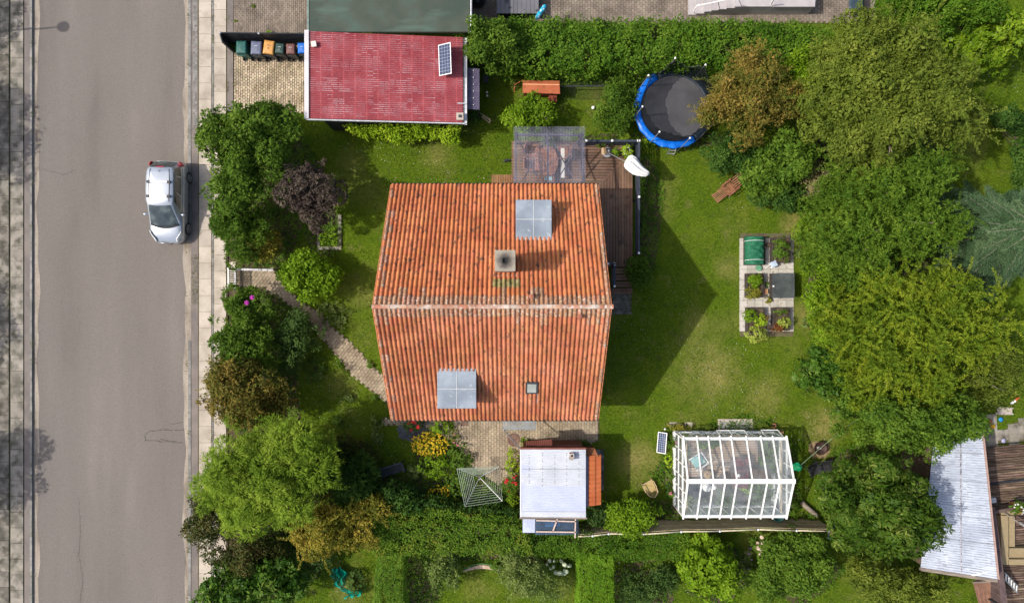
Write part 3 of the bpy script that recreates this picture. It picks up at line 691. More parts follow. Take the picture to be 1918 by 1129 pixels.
# dormers
def dormer(x0, x1, yb, yf, zt, s):
    f = MB(); f.box(x0+.08, min(yb,yf-s*.1), 3.3, x1-.08, max(yb,yf-s*.1), zt-.06); o = f.build('dormer', mat('dormer_cladding',[(.10,.14,.20),(.15,.20,.27)],3,.6,stretch=(1,1,.3)), house)
    vs = [(x0,yb,zt+.05),(x1,yb,zt+.05),(x1,yf,zt-.02),(x0,yf,zt-.02)]; T = .07
    r = MB(); allv = vs+[(x,y,z-T) for x,y,z in vs]; q = [(0,1,2,3),(7,6,5,4),(0,4,5,1),(1,5,6,2),(2,6,7,3),(3,7,4,0)]
    r.add(allv, q if (yf < yb) != True else [a[::-1] for a in q])
    ro = r.build('dormer_roof', M_lead, o, bevel=.015)
    sm = MB(); xm = (x0+x1)/2; ym = (yb+yf)/2
    sm.bar((xm,yb,zt+.055),(xm,yf,zt-.015),.022,.02); sm.bar((x0,ym,zt+.019),(x1,ym,zt+.019),.022,.02)
    sm.build('seam', mat('seam_metal',[(.48,.5,.5),(.55,.57,.57)],3,.5), o)
    nw = 3; ww = (x1-x0-.3)/nw
    for k in range(nw): 
        cxx = x0+.15+ww*(k+.5)
        wn = MB(); yy = yf-s*.1
        wn.box(cxx-ww/2+.03, min(yy,yy+s*.04), 4.25, cxx+ww/2-.03, max(yy,yy+s*.04), 4.95); w_ = wn.build('window', M_white, o)
        MB().box(cxx-ww/2+.09, min(yy+s*.03,yy+s*.05), 4.31, cxx+ww/2-.09, max(yy+s*.03,yy+s*.05), 4.89).build('pane', M_glass_dark, w_)
    ap = MB(); O = Vector((0,RY,RZ)); d_, n_, SLx = (dN,nN,SLn) if s > 0 else (dS,nS,SLs)
    sb = (Vector((0,yb,zt))-O).dot(d_); apron(ap, x0+.02, x1-.02, O, d_, n_, sb-.10, sb+.18, .035, .045); ap.build('flashing', M_flash, o, solid=.006)
dormer(.165, 1.73, 2.72, 4.44, 5.2, 1)
dormer(-3.26, -1.56, -2.95, -4.67, 5.2, -1)
# skylight
def onslope(s, x, h, d_, n_): p = Vector((x,RY,RZ)) + d_*s + n_*h; return p
def slopebox(name, x0, x1, s0, s1, h0, h1, d_, n_, m, par):
    vs = [onslope(s,x,h,d_,n_) for h in (h0,h1) for s in (s0,s1) for x in (x0,x1)]
    mb = MB(); mb.add(vs, [(0,2,3,1),(4,5,7,6),(0,1,5,4),(2,6,7,3),(0,4,6,2),(1,3,7,5)]); return mb.build(name, m, par, bevel=.01)
sk = slopebox('skylight', .60, 1.16, 4.20, 4.93, .0, .15, dS, nS, M_dgrey, house)
slopebox('pane', .68, 1.08, 4.30, 4.83, .15, .165, dS, nS, mat('skylight_pane',[(.30,.33,.30),(.46,.47,.42)],1.5,.08,spec=.6), sk)
ap = MB(); apron(ap, .60, 1.16, Vector((0,RY,RZ)), dS, nS, 4.93, 5.05, .03, .05); ap.build('flashing', M_flash, sk, solid=.006)
for (px, py, d_, n_) in ((995,556,dN,nN),(1085,592,dS,nS)):
    y = WY(py,7.2); s = abs(y-RY)/abs(d_.y); x = WX(px,7.2); b = onslope(s,x,.02,d_,n_)
    v = MB().cbox(b+Vector((0,0,.05)), (.2,.2,.1), .3).tube([b, b+Vector((0,0,.32))],[.07,.06],10).build('vent_pipe', mat('vent_clay',[(.28,.10,.06),(.36,.14,.09)],5,.8), house)
    MB().lathe(b+Vector((0,0,.32)),[(.045,0),(.1,.02),(.1,.05),(.02,.08)],10).build('cowl', MATS['vent_clay'], v)
slopebox('snow_rod', 1.13, 1.15, 4.98, 5.6, .06, .075, dS, nS, M_flash, roofS); slopebox('snow_rod', .61, .635, 5.3, 6.6, .065, .08, dS, nS, M_flash, roofS)
# glazed porch canopy south
gl = glassmat('canopy_glass', (.75,.8,.8), .45, (.35,.38,.38), .12)
cp = MB(); x0, x1 = WX(943,2.5), WX(1003,2.5); y0, y1 = wys, WY(804,2.5); cp.box(x0,y1,2.46,x1,y1+.04,2.52)
for i in range(4): xx = x0+(x1-x0)*i/3; cp.bar((xx,y0,2.75),(xx,y1+.02,2.5),.03,.05)
cpo = cp.build('porch_canopy', M_steel, house); MB().add([(x0,y1,2.53),(x1,y1,2.53),(x1,y0,2.79),(x0,y0,2.79)],[(0,1,2,3)]).build('pane', gl, cpo)
MB().tube([(x0-.02,y1,2.5),(x0-.02,y1-.02,.05)],.02,6).build('canopy_post', M_steel, house)
# ---------------------------------------------------------------- garage with red sheet roof, and the neighbour's carport
def zg(x): return 3.1 - .75*(x+9.58)/7.31
GX0, GX1, GY0, GY1 = -9.50, -2.30, 8.55, 12.62
gar = thing('garage', 'garage with a red ribbed metal roof beside the six waste bins', 'garage', (-5.9, 10.6, 0))
mb = MB(); X0, X1, Ya, Yb = GX0+.35, GX1-.25, GY0+.2, GY1-.02
vs = [(X0,Ya,0),(X1,Ya,0),(X1,Yb,0),(X0,Yb,0),(X0,Ya,zg(X0)-.2),(X1,Ya,zg(X1)-.2),(X1,Yb,zg(X1)-.2),(X0,Yb,zg(X0)-.2)]
mb.add(vs,[(3,2,1,0),(4,5,6,7),(0,1,5,4),(1,2,6,5),(2,3,7,6),(3,0,4,7)]); mb.build('wall', M_black, gar)
o = MB().box(X0-.05,Ya+.6,0,X0-.005,Yb-.6,2.1).build('garage_door', M_white, gar)
M_red = mat('red_metal_roof', [(.26,.045,.055),(.31,.06,.07),(.36,.085,.098)], 1.1, .6, spots=((.27,.05,.06),.9,.55,.2), bump=.05, spec=.35)
M_redpale = mat('weathered_red', [(.30,.07,.085),(.37,.15,.17),(.46,.26,.28)], .8, .6, detail=4, spots=((.33,.045,.06),2.6,.52,.14), pos=(.38,.62))
NRB = 42
def redroof(u, v):
    x = GX0 + .05 + (GX1-GX0-.1)*u; y = GY0 + (GY1-GY0)*v
    st = (u*13.5) % 1.0
    rib = (v*NRB) % 1.0 if abs(v*NRB-round(v*NRB)) > 1e-6 else 0.0; h = .036*min(1, max(0, 1.7-abs(rib-.5)*4.4))
    return (x, y, zg(x) + h - .018*st + .01)
NRB = 42; mb = MB(); nu = 108; mp_ = MB(); rnd = random.Random(8)
for j in range(NRB): mb.grid(lambda u,v: redroof(u,(j+v)/NRB), nu, 6)
ro = mb.build('roof', M_red, gar)
# pale worn paint along the rib crests, in staggered sheet-wide blocks
for j in range(NRB):
    band = j/10.5; ph = band-math.floor(band); g_ = math.sin(math.pi*ph)**1.3
    for c_ in range(27):
        blk = int(c_/2+ .5*(int(band)%2)); w_ = .25+.75*((blk*7+int(band)*3)%5)/4
        if rnd.random() > g_*(.45+.55*w_)*1.35+.08: continue
        u0 = c_/27+.004*rnd.random(); u1 = min(1,u0+1/27*(.75+.35*rnd.random())); v0 = (j+.34)/NRB; v1 = (j+.66)/NRB
        vs = [Vector(redroof(u0+(u1-u0)*k/3, vv))+Vector((0,0,.004)) for vv in (v0,v1) for k in range(4)]
        mp_.add(vs,[(k,k+1,5+k,4+k) for k in range(3)])
o = mp_.build('worn_rib_paint', M_redpale, ro); o['kind']='stuff'
mb = MB(); x = WX(578,3.15); mb.box(x-.19,GY0-.03,2.95,x+.01,GY1+.02,3.19); mb.build('verge_flashing', mat('verge_metal',[(.52,.49,.50),(.6,.57,.58)],3,.5), gar)
mb = MB(); mb.bar((GX0-.1,GY0-.06,zg(GX0)+.0),(GX1+.05,GY0-.06,zg(GX1)+.0),.05,.12); mb.build('fascia', M_flash, gar)
mb = MB(); P_=[]
for k in range(7): a = math.pi+math.pi*k/6; P_.append((GX1+.07+.07*math.cos(a), 2.33+.06*math.sin(a)))
mb.add([(p[0],GY0-.1,p[1]) for p in P_]+[(p[0],GY1,p[1]) for p in P_],[(k,k+1,8+k,7+k) for k in range(6)]); mb.build('gutter', M_flash, gar, solid=.012)
mb = MB(); mb.cbox((WX(861,2.6),WY(217,2.6),2.47),(.34,.34,.10)); g_ = mb.build('roof_hatch', M_slab, gar); MB().cbox((WX(861,2.6),WY(217,2.6),2.54),(.13,.13,.06)).build('hatch_cap', M_dgrey, g_)
mb = MB(); mb.bar((WX(856,2.6),WY(192,2.6),2.46),(WX(872,2.6),WY(192,2.6),2.44),.04,.03); mb.build('bracket', M_flash, gar)
t = thing('roof_lamp', 'small white box lamp at the street end of the red garage roof', 'lamp', (WX(587,3.1),WY(83,3.1),3.1))
MB().cbox((WX(588,3.2),WY(83,3.2),3.2),(.24,.26,.12),.15).build('housing', mat('cream_plastic',[(.66,.56,.46),(.75,.68,.6)],4,.5), t, bevel=.02); MB().tube([(WX(575,3.1),WY(82,3.1),3.14),(WX(585,3.1),WY(83,3.1),3.14)],.03).build('bracket', M_dgrey, t)
# lean-to
t = thing('lean_to', 'narrow lean-to with a dark purple ribbed roof against the garage end', 'lean-to', (-1.9, 10.4, 0))
lx0, lx1, ly0, ly1 = WX(873,2.0), WX(898,1.9), WY(205,2.0), WY(128,2.0)
MB().grid(lambda u,v: (lx0+(lx1-lx0)*u, ly0+(ly1-ly0)*v, 2.08-.16*u+.025*abs(math.sin(math.pi*v*24))), 6, 144).build('roof', mat('purple_sheet',[(.10,.085,.135),(.15,.13,.19)],3,.55), t, solid=.008)
mb = MB()
for y in (ly0+.05, ly1-.05): mb.box(lx1-.1,y-.04,0,lx1-.02,y+.04,1.9)
MB().box(lx1-.1,ly0+.02,0,lx1-.03,ly0+.1,1.88).build('post', M_black, t); MB().box(lx1-.1,ly1-.1,0,lx1-.03,ly1-.02,1.88).build('post', M_black, t)
for k in range(6):
    MB().lathe((lx0+.36, ly0+.2+k*.33, 2.06),[(.022,0),(.022,.01),(.005,.018)],8).build('screw_cap', M_white, t)
# carport (neighbour)
t = thing('carport', 'flat carport roof of green faded felt above the red garage roof', 'carport', (-5.8, 15, 0))
cy0 = GY1+.03; cx0_, cx1_ = WX(576,3.0), WX(880,2.9)
M_felt = mat('green_felt', [(.042,.062,.048),(.06,.072,.055),(.06,.095,.075)], .8, .8, spots=((.085,.135,.105),.9,.55,.2,(.5,1.6,1)), spots2=((.16,.18,.14),30,.70,.05), bump=.2)
MB().box(cx0_, cy0, 2.80, cx1_, cy0+6, 2.95).build('roof', M_felt, t)
MB().box(cx0_-.03,cy0,2.78,cx0_+.05,cy0+6,2.975).build('verge_strip', mat('verge_green',[(.14,.2,.17),(.19,.25,.22)],4,.6), t)
MB().tube([(cx1_+.06,cy0,2.9),(cx1_+.06,cy0+6,2.9)],.05,8).build('gutter', M_flash, t)
for x in (cx0_+.2, cx1_-.2): MB().box(x-.05,cy0+.3,0,x+.05,cy0+.4,2.8).build('post', M_black, t)
# solar panels
def solar(label, p0, p1, wd, tilt_h, cells, frame_w=.035):
    """p0,p1 bottom-left / top-left corners, wd width vector"""
    p0, p1 = Vector(p0), Vector(p1); wv = Vector(wd); t = thing('solar_panel', label, 'solar panel', tuple(p0))
    u = wv.normalized(); v = (p1-p0).normalized(); n = u.cross(v); 
    if n.z < 0: n = -n
    Wd = wv.length; H = (p1-p0).length
    M = Matrix(((u.x,v.x,n.x,p0.x),(u.y,v.y,n.y,p0.y),(u.z,v.z,n.z,p0.z),(0,0,0,1)))
    f = MB(); F = frame_w
    for a in ((0,0,Wd,F),(0,H-F,Wd,H),(0,F,F,H-F),(Wd-F,F,Wd,H-F)): f.box(a[0],a[1],-.02,a[2],a[3],.02,M)
    f.build('frame', M_white, t)
    MB().box(F,F,-.005,Wd-F,H-F,.006,M).build('backing', mat('solar_grid',[(.35,.42,.55)],3,.3), t)
    c = MB(); nx, ny = cells; dx, dy = (Wd-2*F)/nx, (H-2*F)/ny
    for i in range(nx):
        for j in range(ny): c.box(F+i*dx+.006, F+j*dy+.006, .006, F+(i+1)*dx-.006, F+(j+1)*dy-.006, .009, M)
    c.build('cells', mat('solar_cell',[(.012,.022,.06),(.02,.035,.09)],2,.15,spec=.6), t)
    return t
zt = 2.95
a = W(823,143,2.80); b = W(821,85,2.80); t = solar('solar panel in a white frame propped on the red garage roof', a, b, W(846,138,3.05)-a, 0, (4,9))
MB().tube([a+Vector((.05,.2,0)), a+Vector((.05,.2,-.35))],.015).tube([b+Vector((.6,-.3,.15)), b+Vector((.6,-.3,-.5))],.015).build('leg', M_steel, t)
a = W(1230,847,.12); b = W(1233,808,.12); t = solar('small solar panel lying on the lawn left of the greenhouse', a, b, W(1247,850,.42)-a, 0, (4,9))
MB().tube([W(1245,840,.38), W(1245,840,0)],.012).build('leg', M_steel, t)
# black fence behind the bins
def panel_fence(name, label, pts, h, m, th=.05, posts=M_steel, board=.14, group=None):
    t = thing(name, label, 'fence', (pts[0][0], pts[0][1], 0), group)
    for i in range(len(pts)-1):
        a, b = Vector((*pts[i],0)), Vector((*pts[i+1],0)); mb = MB(); z = .06
        while z < h-.02: 
            mb.bar(a+Vector((0,0,z+board/2)), b+Vector((0,0,z+board/2)), th, board-.012); z += board
        mb.build('panel', m, t)
    for p in pts: MB().box(p[0]-.045,p[1]-.045,0,p[0]+.045,p[1]+.045,h+.02).build('post', m, t); 
    for p in pts[:-1]: MB().lathe((p[0],p[1],h+.02),[(.06,0),(.06,.02),(.01,.05)],8).build('post_cap', posts, t)
    return t
panel_fence('board_fence', 'black board fence standing behind the row of bins', [tuple(W(437,84,0)[:2]), tuple(W(506,85,0)[:2]), (GX0+.2, WY(86,0))], 1.55, M_black)
panel_fence('board_fence', 'short black fence wing turning to the pavement by the green bin', [tuple(W(436,84,0)[:2]), tuple(W(440,99,0)[:2])], 1.5, M_black)
# bins
def bin_(label, px, py, rz, wd, dp, lidc, bodyc, h=1.05, cat='bin'):
    c = W(px, py, h); t = thing('wheelie_bin', label, cat, (c.x, c.y, .09), 'waste bins in a row against the black fence'); x, y = c.x, c.y
    a, b = wd/2, dp/2; z0, z1 = .13, h-.06
    T = Matrix.Translation((x,y,0)) @ Matrix.Rotation(rz,4,'Z')
    vs = [T@Vector(p) for p in ((-a*.8,-b*.7,z0),(a*.8,-b*.7,z0),(a*.8,b*.85,z0),(-a*.8,b*.85,z0),(-a*.96,-b*.93,z1),(a*.96,-b*.93,z1),(a*.96,b*.9,z1),(-a*.96,b*.9,z1))]
    MB().add(vs,[(3,2,1,0),(0,1,5,4),(1,2,6,5),(2,3,7,6),(3,0,4,7)]).build('body', bodyc, t, bevel=.03)
    def lid(u,v):
        X, Y = (u-.5)*wd, (v-.5)*dp; e = min(u,1-u,v,1-v); hh = h-.05+.07*min(1,e*7)**.5 + (.012 if .3<u<.7 and .25<v<.7 else 0)
        return tuple(T@Vector((X*.98,Y*.96+.02,hh)))
    lo = MB().grid(lid,14,14).build('lid', lidc, t, smooth=True, solid=.012)
    MB().tube([T@Vector((-a*.7,-b-.01,h-.03)),T@Vector((-a*.7,-b-.07,h-.02)),T@Vector((a*.7,-b-.07,h-.02)),T@Vector((a*.7,-b-.01,h-.03))],.018,6).bar(T@Vector((0,-b-.02,h-.03)),T@Vector((0,-b-.08,h-.02)),.05,.03).build('handle', bodyc, t)
    mk = MB(); mk.cbox(T@Vector((0,b*.25,h+.035)),(wd*.3,dp*.045,.006),rz); mk.cbox(T@Vector((0,-b*.15,h+.035)),(wd*.1,dp*.1,.006),rz); mk.build('lid_mark', mat('bin_mark',[(.45,.47,.5)],4,.6) if 'brown' in label or 'blue' in label else bodyc, lo)
    for s in (-1,1):
        MB().tube([T@Vector((s*a*.75-.02,-b*.8,.19)),T@Vector((s*a*.75+.02,-b*.8,.19))],.1,14).build('wheel', mat('rubber',[(.015,.015,.015),(.03,.03,.03)],5,.8), t)
    return t
bn = lambda n,a,b: mat('bin_'+n,[a,b],3,.45,spots=((.3,.3,.28),14,.68,.1),spec=.4)
b_dark = bn('dark',(.02,.025,.03),(.035,.04,.045)); b_green = bn('green',(.015,.09,.08),(.025,.13,.11)); b_dgreen = bn('dgreen',(.015,.045,.04),(.03,.065,.055)); b_slate = bn('slate',(.10,.12,.19),(.14,.16,.24)); b_orange = bn('orange',(.50,.24,.06),(.62,.32,.10)); b_brown = bn('brown',(.13,.055,.05),(.18,.08,.07)); b_blue = bn('blue',(.01,.12,.50),(.02,.17,.62))
bin_('plain green bin at the street end of the bin row', 451.5, 89, 0, .54, .68, b_green, b_green)
bin_('bin with a slate blue lid between the green and the orange one', 479.5, 90, -.05, .56, .70, b_slate, b_dark)
bin_('bin with an orange lid, tilted slightly, third in the row', 503, 89, -.14, .55, .72, b_orange, b_dark)
bin_('small bin with a dark green lid between orange and brown lids', 523.5, 91, -.1, .46, .56, b_dgreen, b_dark)
bin_('small bin with a brown lid next to the bright blue one', 544, 92, 0, .46, .56, b_brown, b_dark)
bin_('bin with a bright blue lid tucked against the garage', 565.5, 90.5, .02, .45, .56, b_blue, b_dark)
# neighbour's things at the top edge
t = thing('storage_box', 'grey slatted storage box with damp patches at the top edge', 'box', tuple(W(970,6,0)))
x0, x1, y0, y1 = WX(930,.8), WX(1009,.8), WY(26,.8), WY(-22,.8)
mb = MB(); n = 10
for k in range(n): mb.box(x0+(x1-x0)*k/n+.006, y0, .8, x0+(x1-x0)*(k+1)/n-.006, y1, .83)
mb.build('lid', mat('grey_plank',[(.12,.12,.135),(.17,.17,.185)],1,.7,isl=.08,spots=((.055,.06,.065),3.2,.60,.04)), t); MB().box(x0+.03,y0+.05,.06,x1-.03,y1,.79).build('body', M_black, t)
t = thing('folded_parasol', 'furled bright blue parasol leaning over the hedge at the top', 'parasol', tuple(W(1014,30,.06)))
a, b = W(1003,37,1.7), W(1022,10,1.5); d = b-a
mb = MB(); mb.tube([a+d*(i/10)+Vector((0,0,.015*math.sin(i*2.1))) for i in range(11)],[.03,.085,.12,.105,.12,.10,.115,.12,.105,.115,.05],9); mb.build('canopy', mat('blue_print',[(.01,.28,.45),(.03,.42,.62)],9,.6,spots=((.6,.7,.72),7,.56,.04)), t, smooth=True)
MB().tube([W(1018,19,1.5), W(1033,34,.1)],.018).build('pole', M_steel, t)
t = thing('dark_water_tank', 'dark tank between the felt carport and the grey slatted box', 'tank', tuple(W(893,8,0)))
MB().lathe(W(894,2,0),[(.42,.06),(.45,.3),(.45,1.0),(.38,1.15),(.1,1.2)],20).build('shell', mat('tank',[(.01,.018,.022),(.02,.03,.035)],3,.35), t, smooth=True)
MB().lathe(W(894,2,1.2),[(.1,0),(.1,.05),(.03,.06)],12).build('cap', M_black, t)
# raised tiled terrace with steps and handrail
t = thing('entrance_stairs', 'pale tiled stair and ramp with a white handrail at the top edge', 'stairs', tuple(W(1400,8,0)))
mst = mat('stair_tile',[(.36,.33,.34),(.44,.41,.41)],2,.7); mb = MB()
for k,(xa,ya) in enumerate(((1291,26),(1306,24),(1320,21.5),(1334,19),(1347,17),(1362,15),(1377,12.5))): mb.box(WX(xa,.3+.12*k),WY(ya,.3+.12*k),.06,WX(xa,.3+.12*k)+(.42 if k<6 else 4.0),WY(-30),.18+.14*k)
mb.build('steps', mst, t); mb = MB(); mb.box(WX(1450,1.1),WY(12.5,1.1),.95,WX(1527,1.1),WY(3,1.1),1.08); mb.build('ramp', mst, t)
rl = MB(); pr = [W(1299,22,.9),W(1305,11,1.3),W(1345,3,1.9),W(1372,-3,2.2)]; rl.tube(pr,.025,8); rl.build('handrail', M_white, t)
for p, q in ((W(1299,22,.9),W(1302,25,.2)),(W(1345,3,1.9),W(1348,16,.9)),(W(1384,0,2.0),W(1389,11,1.0))): MB().tube([p,q],.018,6).build('baluster', M_steel, t)
MB().bar(W(1444,9,1.2),W(1451,-4,2.0),.06,.05).build('post', M_white, t)
t = thing('dark_bin', 'dark bin with a blue base at the top edge beside the hedge', 'bin', tuple(W(1604,8,0)))
MB().add([W(1592,19,1.0),W(1617,19,1.0),W(1617,-12,1.0),W(1592,-12,1.0),W(1596,18,.1),W(1613,18,.1),W(1613,-8,.1),W(1596,-8,.1)],[(0,1,2,3),(0,4,5,1),(1,5,6,2),(2,6,7,3),(3,7,4,0)]).build('body', b_blue, t)
MB().grid(lambda u,v: tuple(W(1590+28*u, 18-32*v, 1.02+.05*min(1,min(u,1-u)*6))),10,6).build('lid', mat('bin_navy',[(.025,.045,.06),(.045,.07,.09)],3,.4), t, smooth=True, solid=.015)
MB().bar(W(1600,20,1.0),W(1609,20,1.0),.03,.03).build('handle', b_dark, t)

# ---------------------------------------------------------------- car
M_silver = mat('silver_paint', [(.37,.41,.47),(.42,.46,.52)], 2, .28, metal=.45, spec=.5, coat=.6)
M_blackp = mat('black_plastic', [(.02,.02,.022),(.035,.035,.038)], 5, .5)
M_carglass = mat('car_glass', [(.015,.022,.026),(.04,.055,.058),(.13,.17,.16)], 2.4, .05, spec=.8, pos=(.3,.75))  # lighter mottling paints reflections into the glass colour
car = thing('parked_car', 'silver estate car with roof bars parked at the right kerb', 'car', (-17.29, 4.98, .012))
CX, CY = -17.29, 4.98; CM = Matrix.Translation((CX,CY,.012)) @ Matrix.Rotation(R(-1.2),4,'Z')
# body stations: y (front = -y), half width, belt height(side), centre height, sill z
ST = [(-2.05,.46,.52,.54,.30),(-1.98,.66,.62,.66,.24),(-1.80,.79,.74,.80,.2),(-1.5,.845,.84,.90,.2),(-1.1,.865,.90,.97,.2),(-.7,.87,.95,1.01,.2),(0,.875,.96,1.02,.2),(.8,.875,.97,1.02,.2),(1.4,.87,.98,1.02,.2),(1.75,.85,.98,1.03,.2),(1.96,.78,.92,.98,.26),(2.03,.66,.78,.82,.32)]
mb = MB(); vs = []; 
for (y,hw,zb,zc,zs_) in ST:
    sec = [(-hw*.96,zs_),(-hw,zs_+.18),(-hw,zb*.72),(-hw*.97,zb*.9),(-hw*.88,zb),(-hw*.55,(zb+zc*2)/3),(0,zc),(hw*.55,(zb+zc*2)/3),(hw*.88,zb),(hw*.97,zb*.9),(hw,zb*.72),(hw,zs_+.18),(hw*.96,zs_)]
    vs += [CM@Vector((x,y,z)) for x,z in sec]
k = 13; fs = [(i*k+j,i*k+j+1,(i+1)*k+j+1,(i+1)*k+j) for i in range(len(ST)-1) for j in range(k-1)] + [tuple(range(k)), tuple(range((len(ST)-1)*k+k-1,(len(ST)-1)*k-1,-1))] + [(i*k,(i+1)*k,(i+1)*k+k-1,i*k+k-1) for i in range(len(ST)-1)]
fs = [f[::-1] for f in fs]
mb.add(vs, fs); body = mb.build('body', M_silver, car, smooth=True); ss = body.modifiers.new('s','SUBSURF'); ss.levels = 2; ss.render_levels = 2
# cabin: lower ring (belt) and roof ring
LR = [(-.74,-1.10),(.74,-1.10),(.81,-.55),(.82,.2),(.81,1.2),(.76,1.80),(.64,1.95),(-.64,1.95),(-.76,1.80),(-.81,1.2),(-.82,.2),(-.81,-.55)]
UR = [(-.58,-.22),(.58,-.22),(.66,-.02),(.685,.5),(.67,1.2),(.635,1.48),(.56,1.58),(-.56,1.58),(-.635,1.48),(-.67,1.2),(-.685,.5),(-.66,-.02)]
zl = .93; zu = [1.50,1.50,1.52,1.55,1.55,1.53,1.52,1.52,1.53,1.55,1.55,1.52]
def cabpt(i, t, off=0):
    i %= 12; a = Vector((*LR[i], zl)); b = Vector((*UR[i], zu[i])); p = a.lerp(b,t); c = Vector((0,.4,p.z)); d = (p-c); d.z = 0
    if d.length: d.normalize()
    return CM@(p + d*off)
mb = MB(); vs = []
for t_ in (0,.5,1): vs += [cabpt(i,t_) for i in range(12)]
cen = CM@Vector((0,.6,1.585)); inner = [CM@Vector((UR[i][0]*.7, .65+(UR[i][1]-.65)*.75, 1.58)) for i in range(12)]
fs = [(r*12+i, r*12+(i+1)%12, (r+1)*12+(i+1)%12, (r+1)*12+i) for r in range(2) for i in range(12)]
vs += inner + [cen]; fs += [(24+i,24+(i+1)%12,36+(i+1)%12,36+i) for i in range(12)] + [(36+i,36+(i+1)%12,48) for i in range(12)]
cabin = MB().add(vs, fs).build('roof', M_silver, car, smooth=True)
cabin.modifiers.new('b','BEVEL').width = .02
def pane(name, i0, i1, t0, t1, s0=0.0, s1=1.0, m=M_carglass, off=.012):
    def P(s,t): return cabpt(i0,t,off).lerp(cabpt(i1,t,off), s)
    mb = MB(); mb.grid(lambda u,v: P(s0+(s1-s0)*u, t0+(t1-t0)*v), 6, 4); return mb.build(name, m, car, smooth=True)
# windscreen slightly bowed forward
def wscreen(u, v):
    p = cabpt(0,v*.98+.0).lerp(cabpt(1,v*.98), .03+.94*u); bow = (1-(2*u-1)**2)*(.13*(1-v)+.04); return CM@(CM.inverted()@p + Vector((0,-bow-.012,.008)))
ws = MB().grid(wscreen,12,6).build('windscreen', M_carglass, car, smooth=True)
def wbase(u): q = CM.inverted()@Vector(wscreen(u,0)); return q
mb = MB(); mb.tube([CM@(wbase(u/12)+Vector((0,-.03,.0))) for u in range(13)],.035,6); mb.build('scuttle', M_blackp, car, smooth=True)
for s in (.28,.62): MB().tube([CM@(wbase(s)+Vector((0,-.01,.03))), CM@(wbase(s+.28)+Vector((0,.06,.06)))],.012,5).build('wiper', M_blackp, ws)
MB().grid(lambda u,v: CM@(CM.inverted()@(cabpt(7,.12+.8*v).lerp(cabpt(6,.12+.8*v),.02+.96*u)) + Vector((0,.02+.06*(1-(2*u-1)**2),.01))),10,4).build('rear_window', M_carglass, car, smooth=True)
MB().tube([CM@Vector((x,1.60+.03*(1-(x/.5)**2),1.535)) for x in (-.18,-.06,.06,.18)],.018,5).build('brake_light', mat('red_lens',[(.45,.02,.03),(.6,.03,.04)],5,.2,spec=.6), car)
for a_,b_ in ((2,3),(3,4),(4,5)): pane('side_window', a_, b_, .12, .86, .05, .95)
for a_,b_ in ((11,10),(10,9),(9,8)): pane('side_window', a_, b_, .12, .86, .05, .95)
M_tyre = mat('rubber',[(.015,.015,.015),(.03,.03,.03)],5,.8)
for sx in (-1,1):
    for yy in (-1.28, 1.30):
        wv = MB(); cxw = sx*.80
        prof = [(.17,-.09),(.29,-.10),(.31,-.06),(.31,.06),(.29,.10),(.17,.09)]; n = 24; vv = []
        for (r,xo) in prof:
            for q in range(n): a = 2*math.pi*q/n; vv.append(CM@Vector((cxw+sx*xo, yy+r*math.cos(a), .31+r*math.sin(a))))
        wv.add(vv, [(i*n+q,i*n+(q+1)%n,(i+1)*n+(q+1)%n,(i+1)*n+q) for i in range(5) for q in range(n)]); wo = wv.build('wheel', M_tyre, car, smooth=False)
        rm = MB(); rm.tube([CM@Vector((cxw+sx*.05,yy,.31)),CM@Vector((cxw+sx*.085,yy,.31))],[.06,.05],12)
        for q in range(7):
            a = 2*math.pi*q/7; rm.bar(CM@Vector((cxw+sx*.075,yy,.31)),CM@Vector((cxw+sx*.085,yy+.19*math.cos(a),.31+.19*math.sin(a))),.05,.02)
        rm.tube([CM@Vector((cxw+sx*.085,yy+.2*math.cos(2*math.pi*q/20),.31+.2*math.sin(2*math.pi*q/20))) for q in range(20)],.02,5,closed=True); rm.build('rim', M_steel, wo)
    MB().tube([CM@Vector((sx*.80,-.62,.99)),CM@Vector((sx*.93,-.66,1.02)),CM@Vector((sx*1.04,-.64,1.02))],[.03,.075,.05],8).build('mirror', M_silver, car, smooth=True)
    # headlight / taillight wrapped on the body
    MB().grid(lambda u,v: CM@Vector((sx*(.50+.30*u), -2.0+.42*u**1.2+.17*v-.02, .66+.17*v+.07*u)),6,4).build('headlight', mat('head_lens',[(.5,.52,.53),(.65,.67,.68)],7,.15,spec=.7), car, smooth=True, solid=.03)
    MB().grid(lambda u,v: CM@Vector((sx*(.70+.13*u-.03*v), 1.99-.20*u**1.5-.02*v, .76+.34*v)),5,4).build('taillight', MATS['red_lens'], car, smooth=True, solid=.02)
    MB().tube([CM@Vector((sx*.47,-.10,1.585)),CM@Vector((sx*.5,.5,1.60)),CM@Vector((sx*.50,1.0,1.595)),CM@Vector((sx*.46,1.52,1.565))],.012,6).build('roof_rail', M_blackp, car)
    for yy in (-.05,.0): pass
    for yy in (-.32,.58): MB().cbox(CM@Vector((sx*.89,yy+.35,.86)),(.04,.16,.04)).build('door_handle', M_silver, car)
for yy in (.16,.86):
    c_ = MB().bar(CM@Vector((-.5,yy,1.645)),CM@Vector((.5,yy,1.645)),.075,.03).build('cross_bar', mat('bar_silver',[(.6,.61,.63)],3,.3,metal=.3), car)
    for sx in (-1,1): MB().cbox(CM@Vector((sx*.5,yy,1.635)),(.17,.13,.07)).build('bar_foot', M_blackp, c_, bevel=.012)
MB().tube([CM@Vector((0,1.38,1.58)),CM@Vector((0,1.44,1.66))],[.02,.005],6).build('aerial', M_blackp, car)
g = MB(); g.grid(lambda u,v: CM@Vector(((u-.5)*.9, -2.075+.12*abs(2*u-1)**2.2+.03*v, .45+.15*v)),10,3); g.build('grille', M_blackp, car, smooth=True, solid=.02)
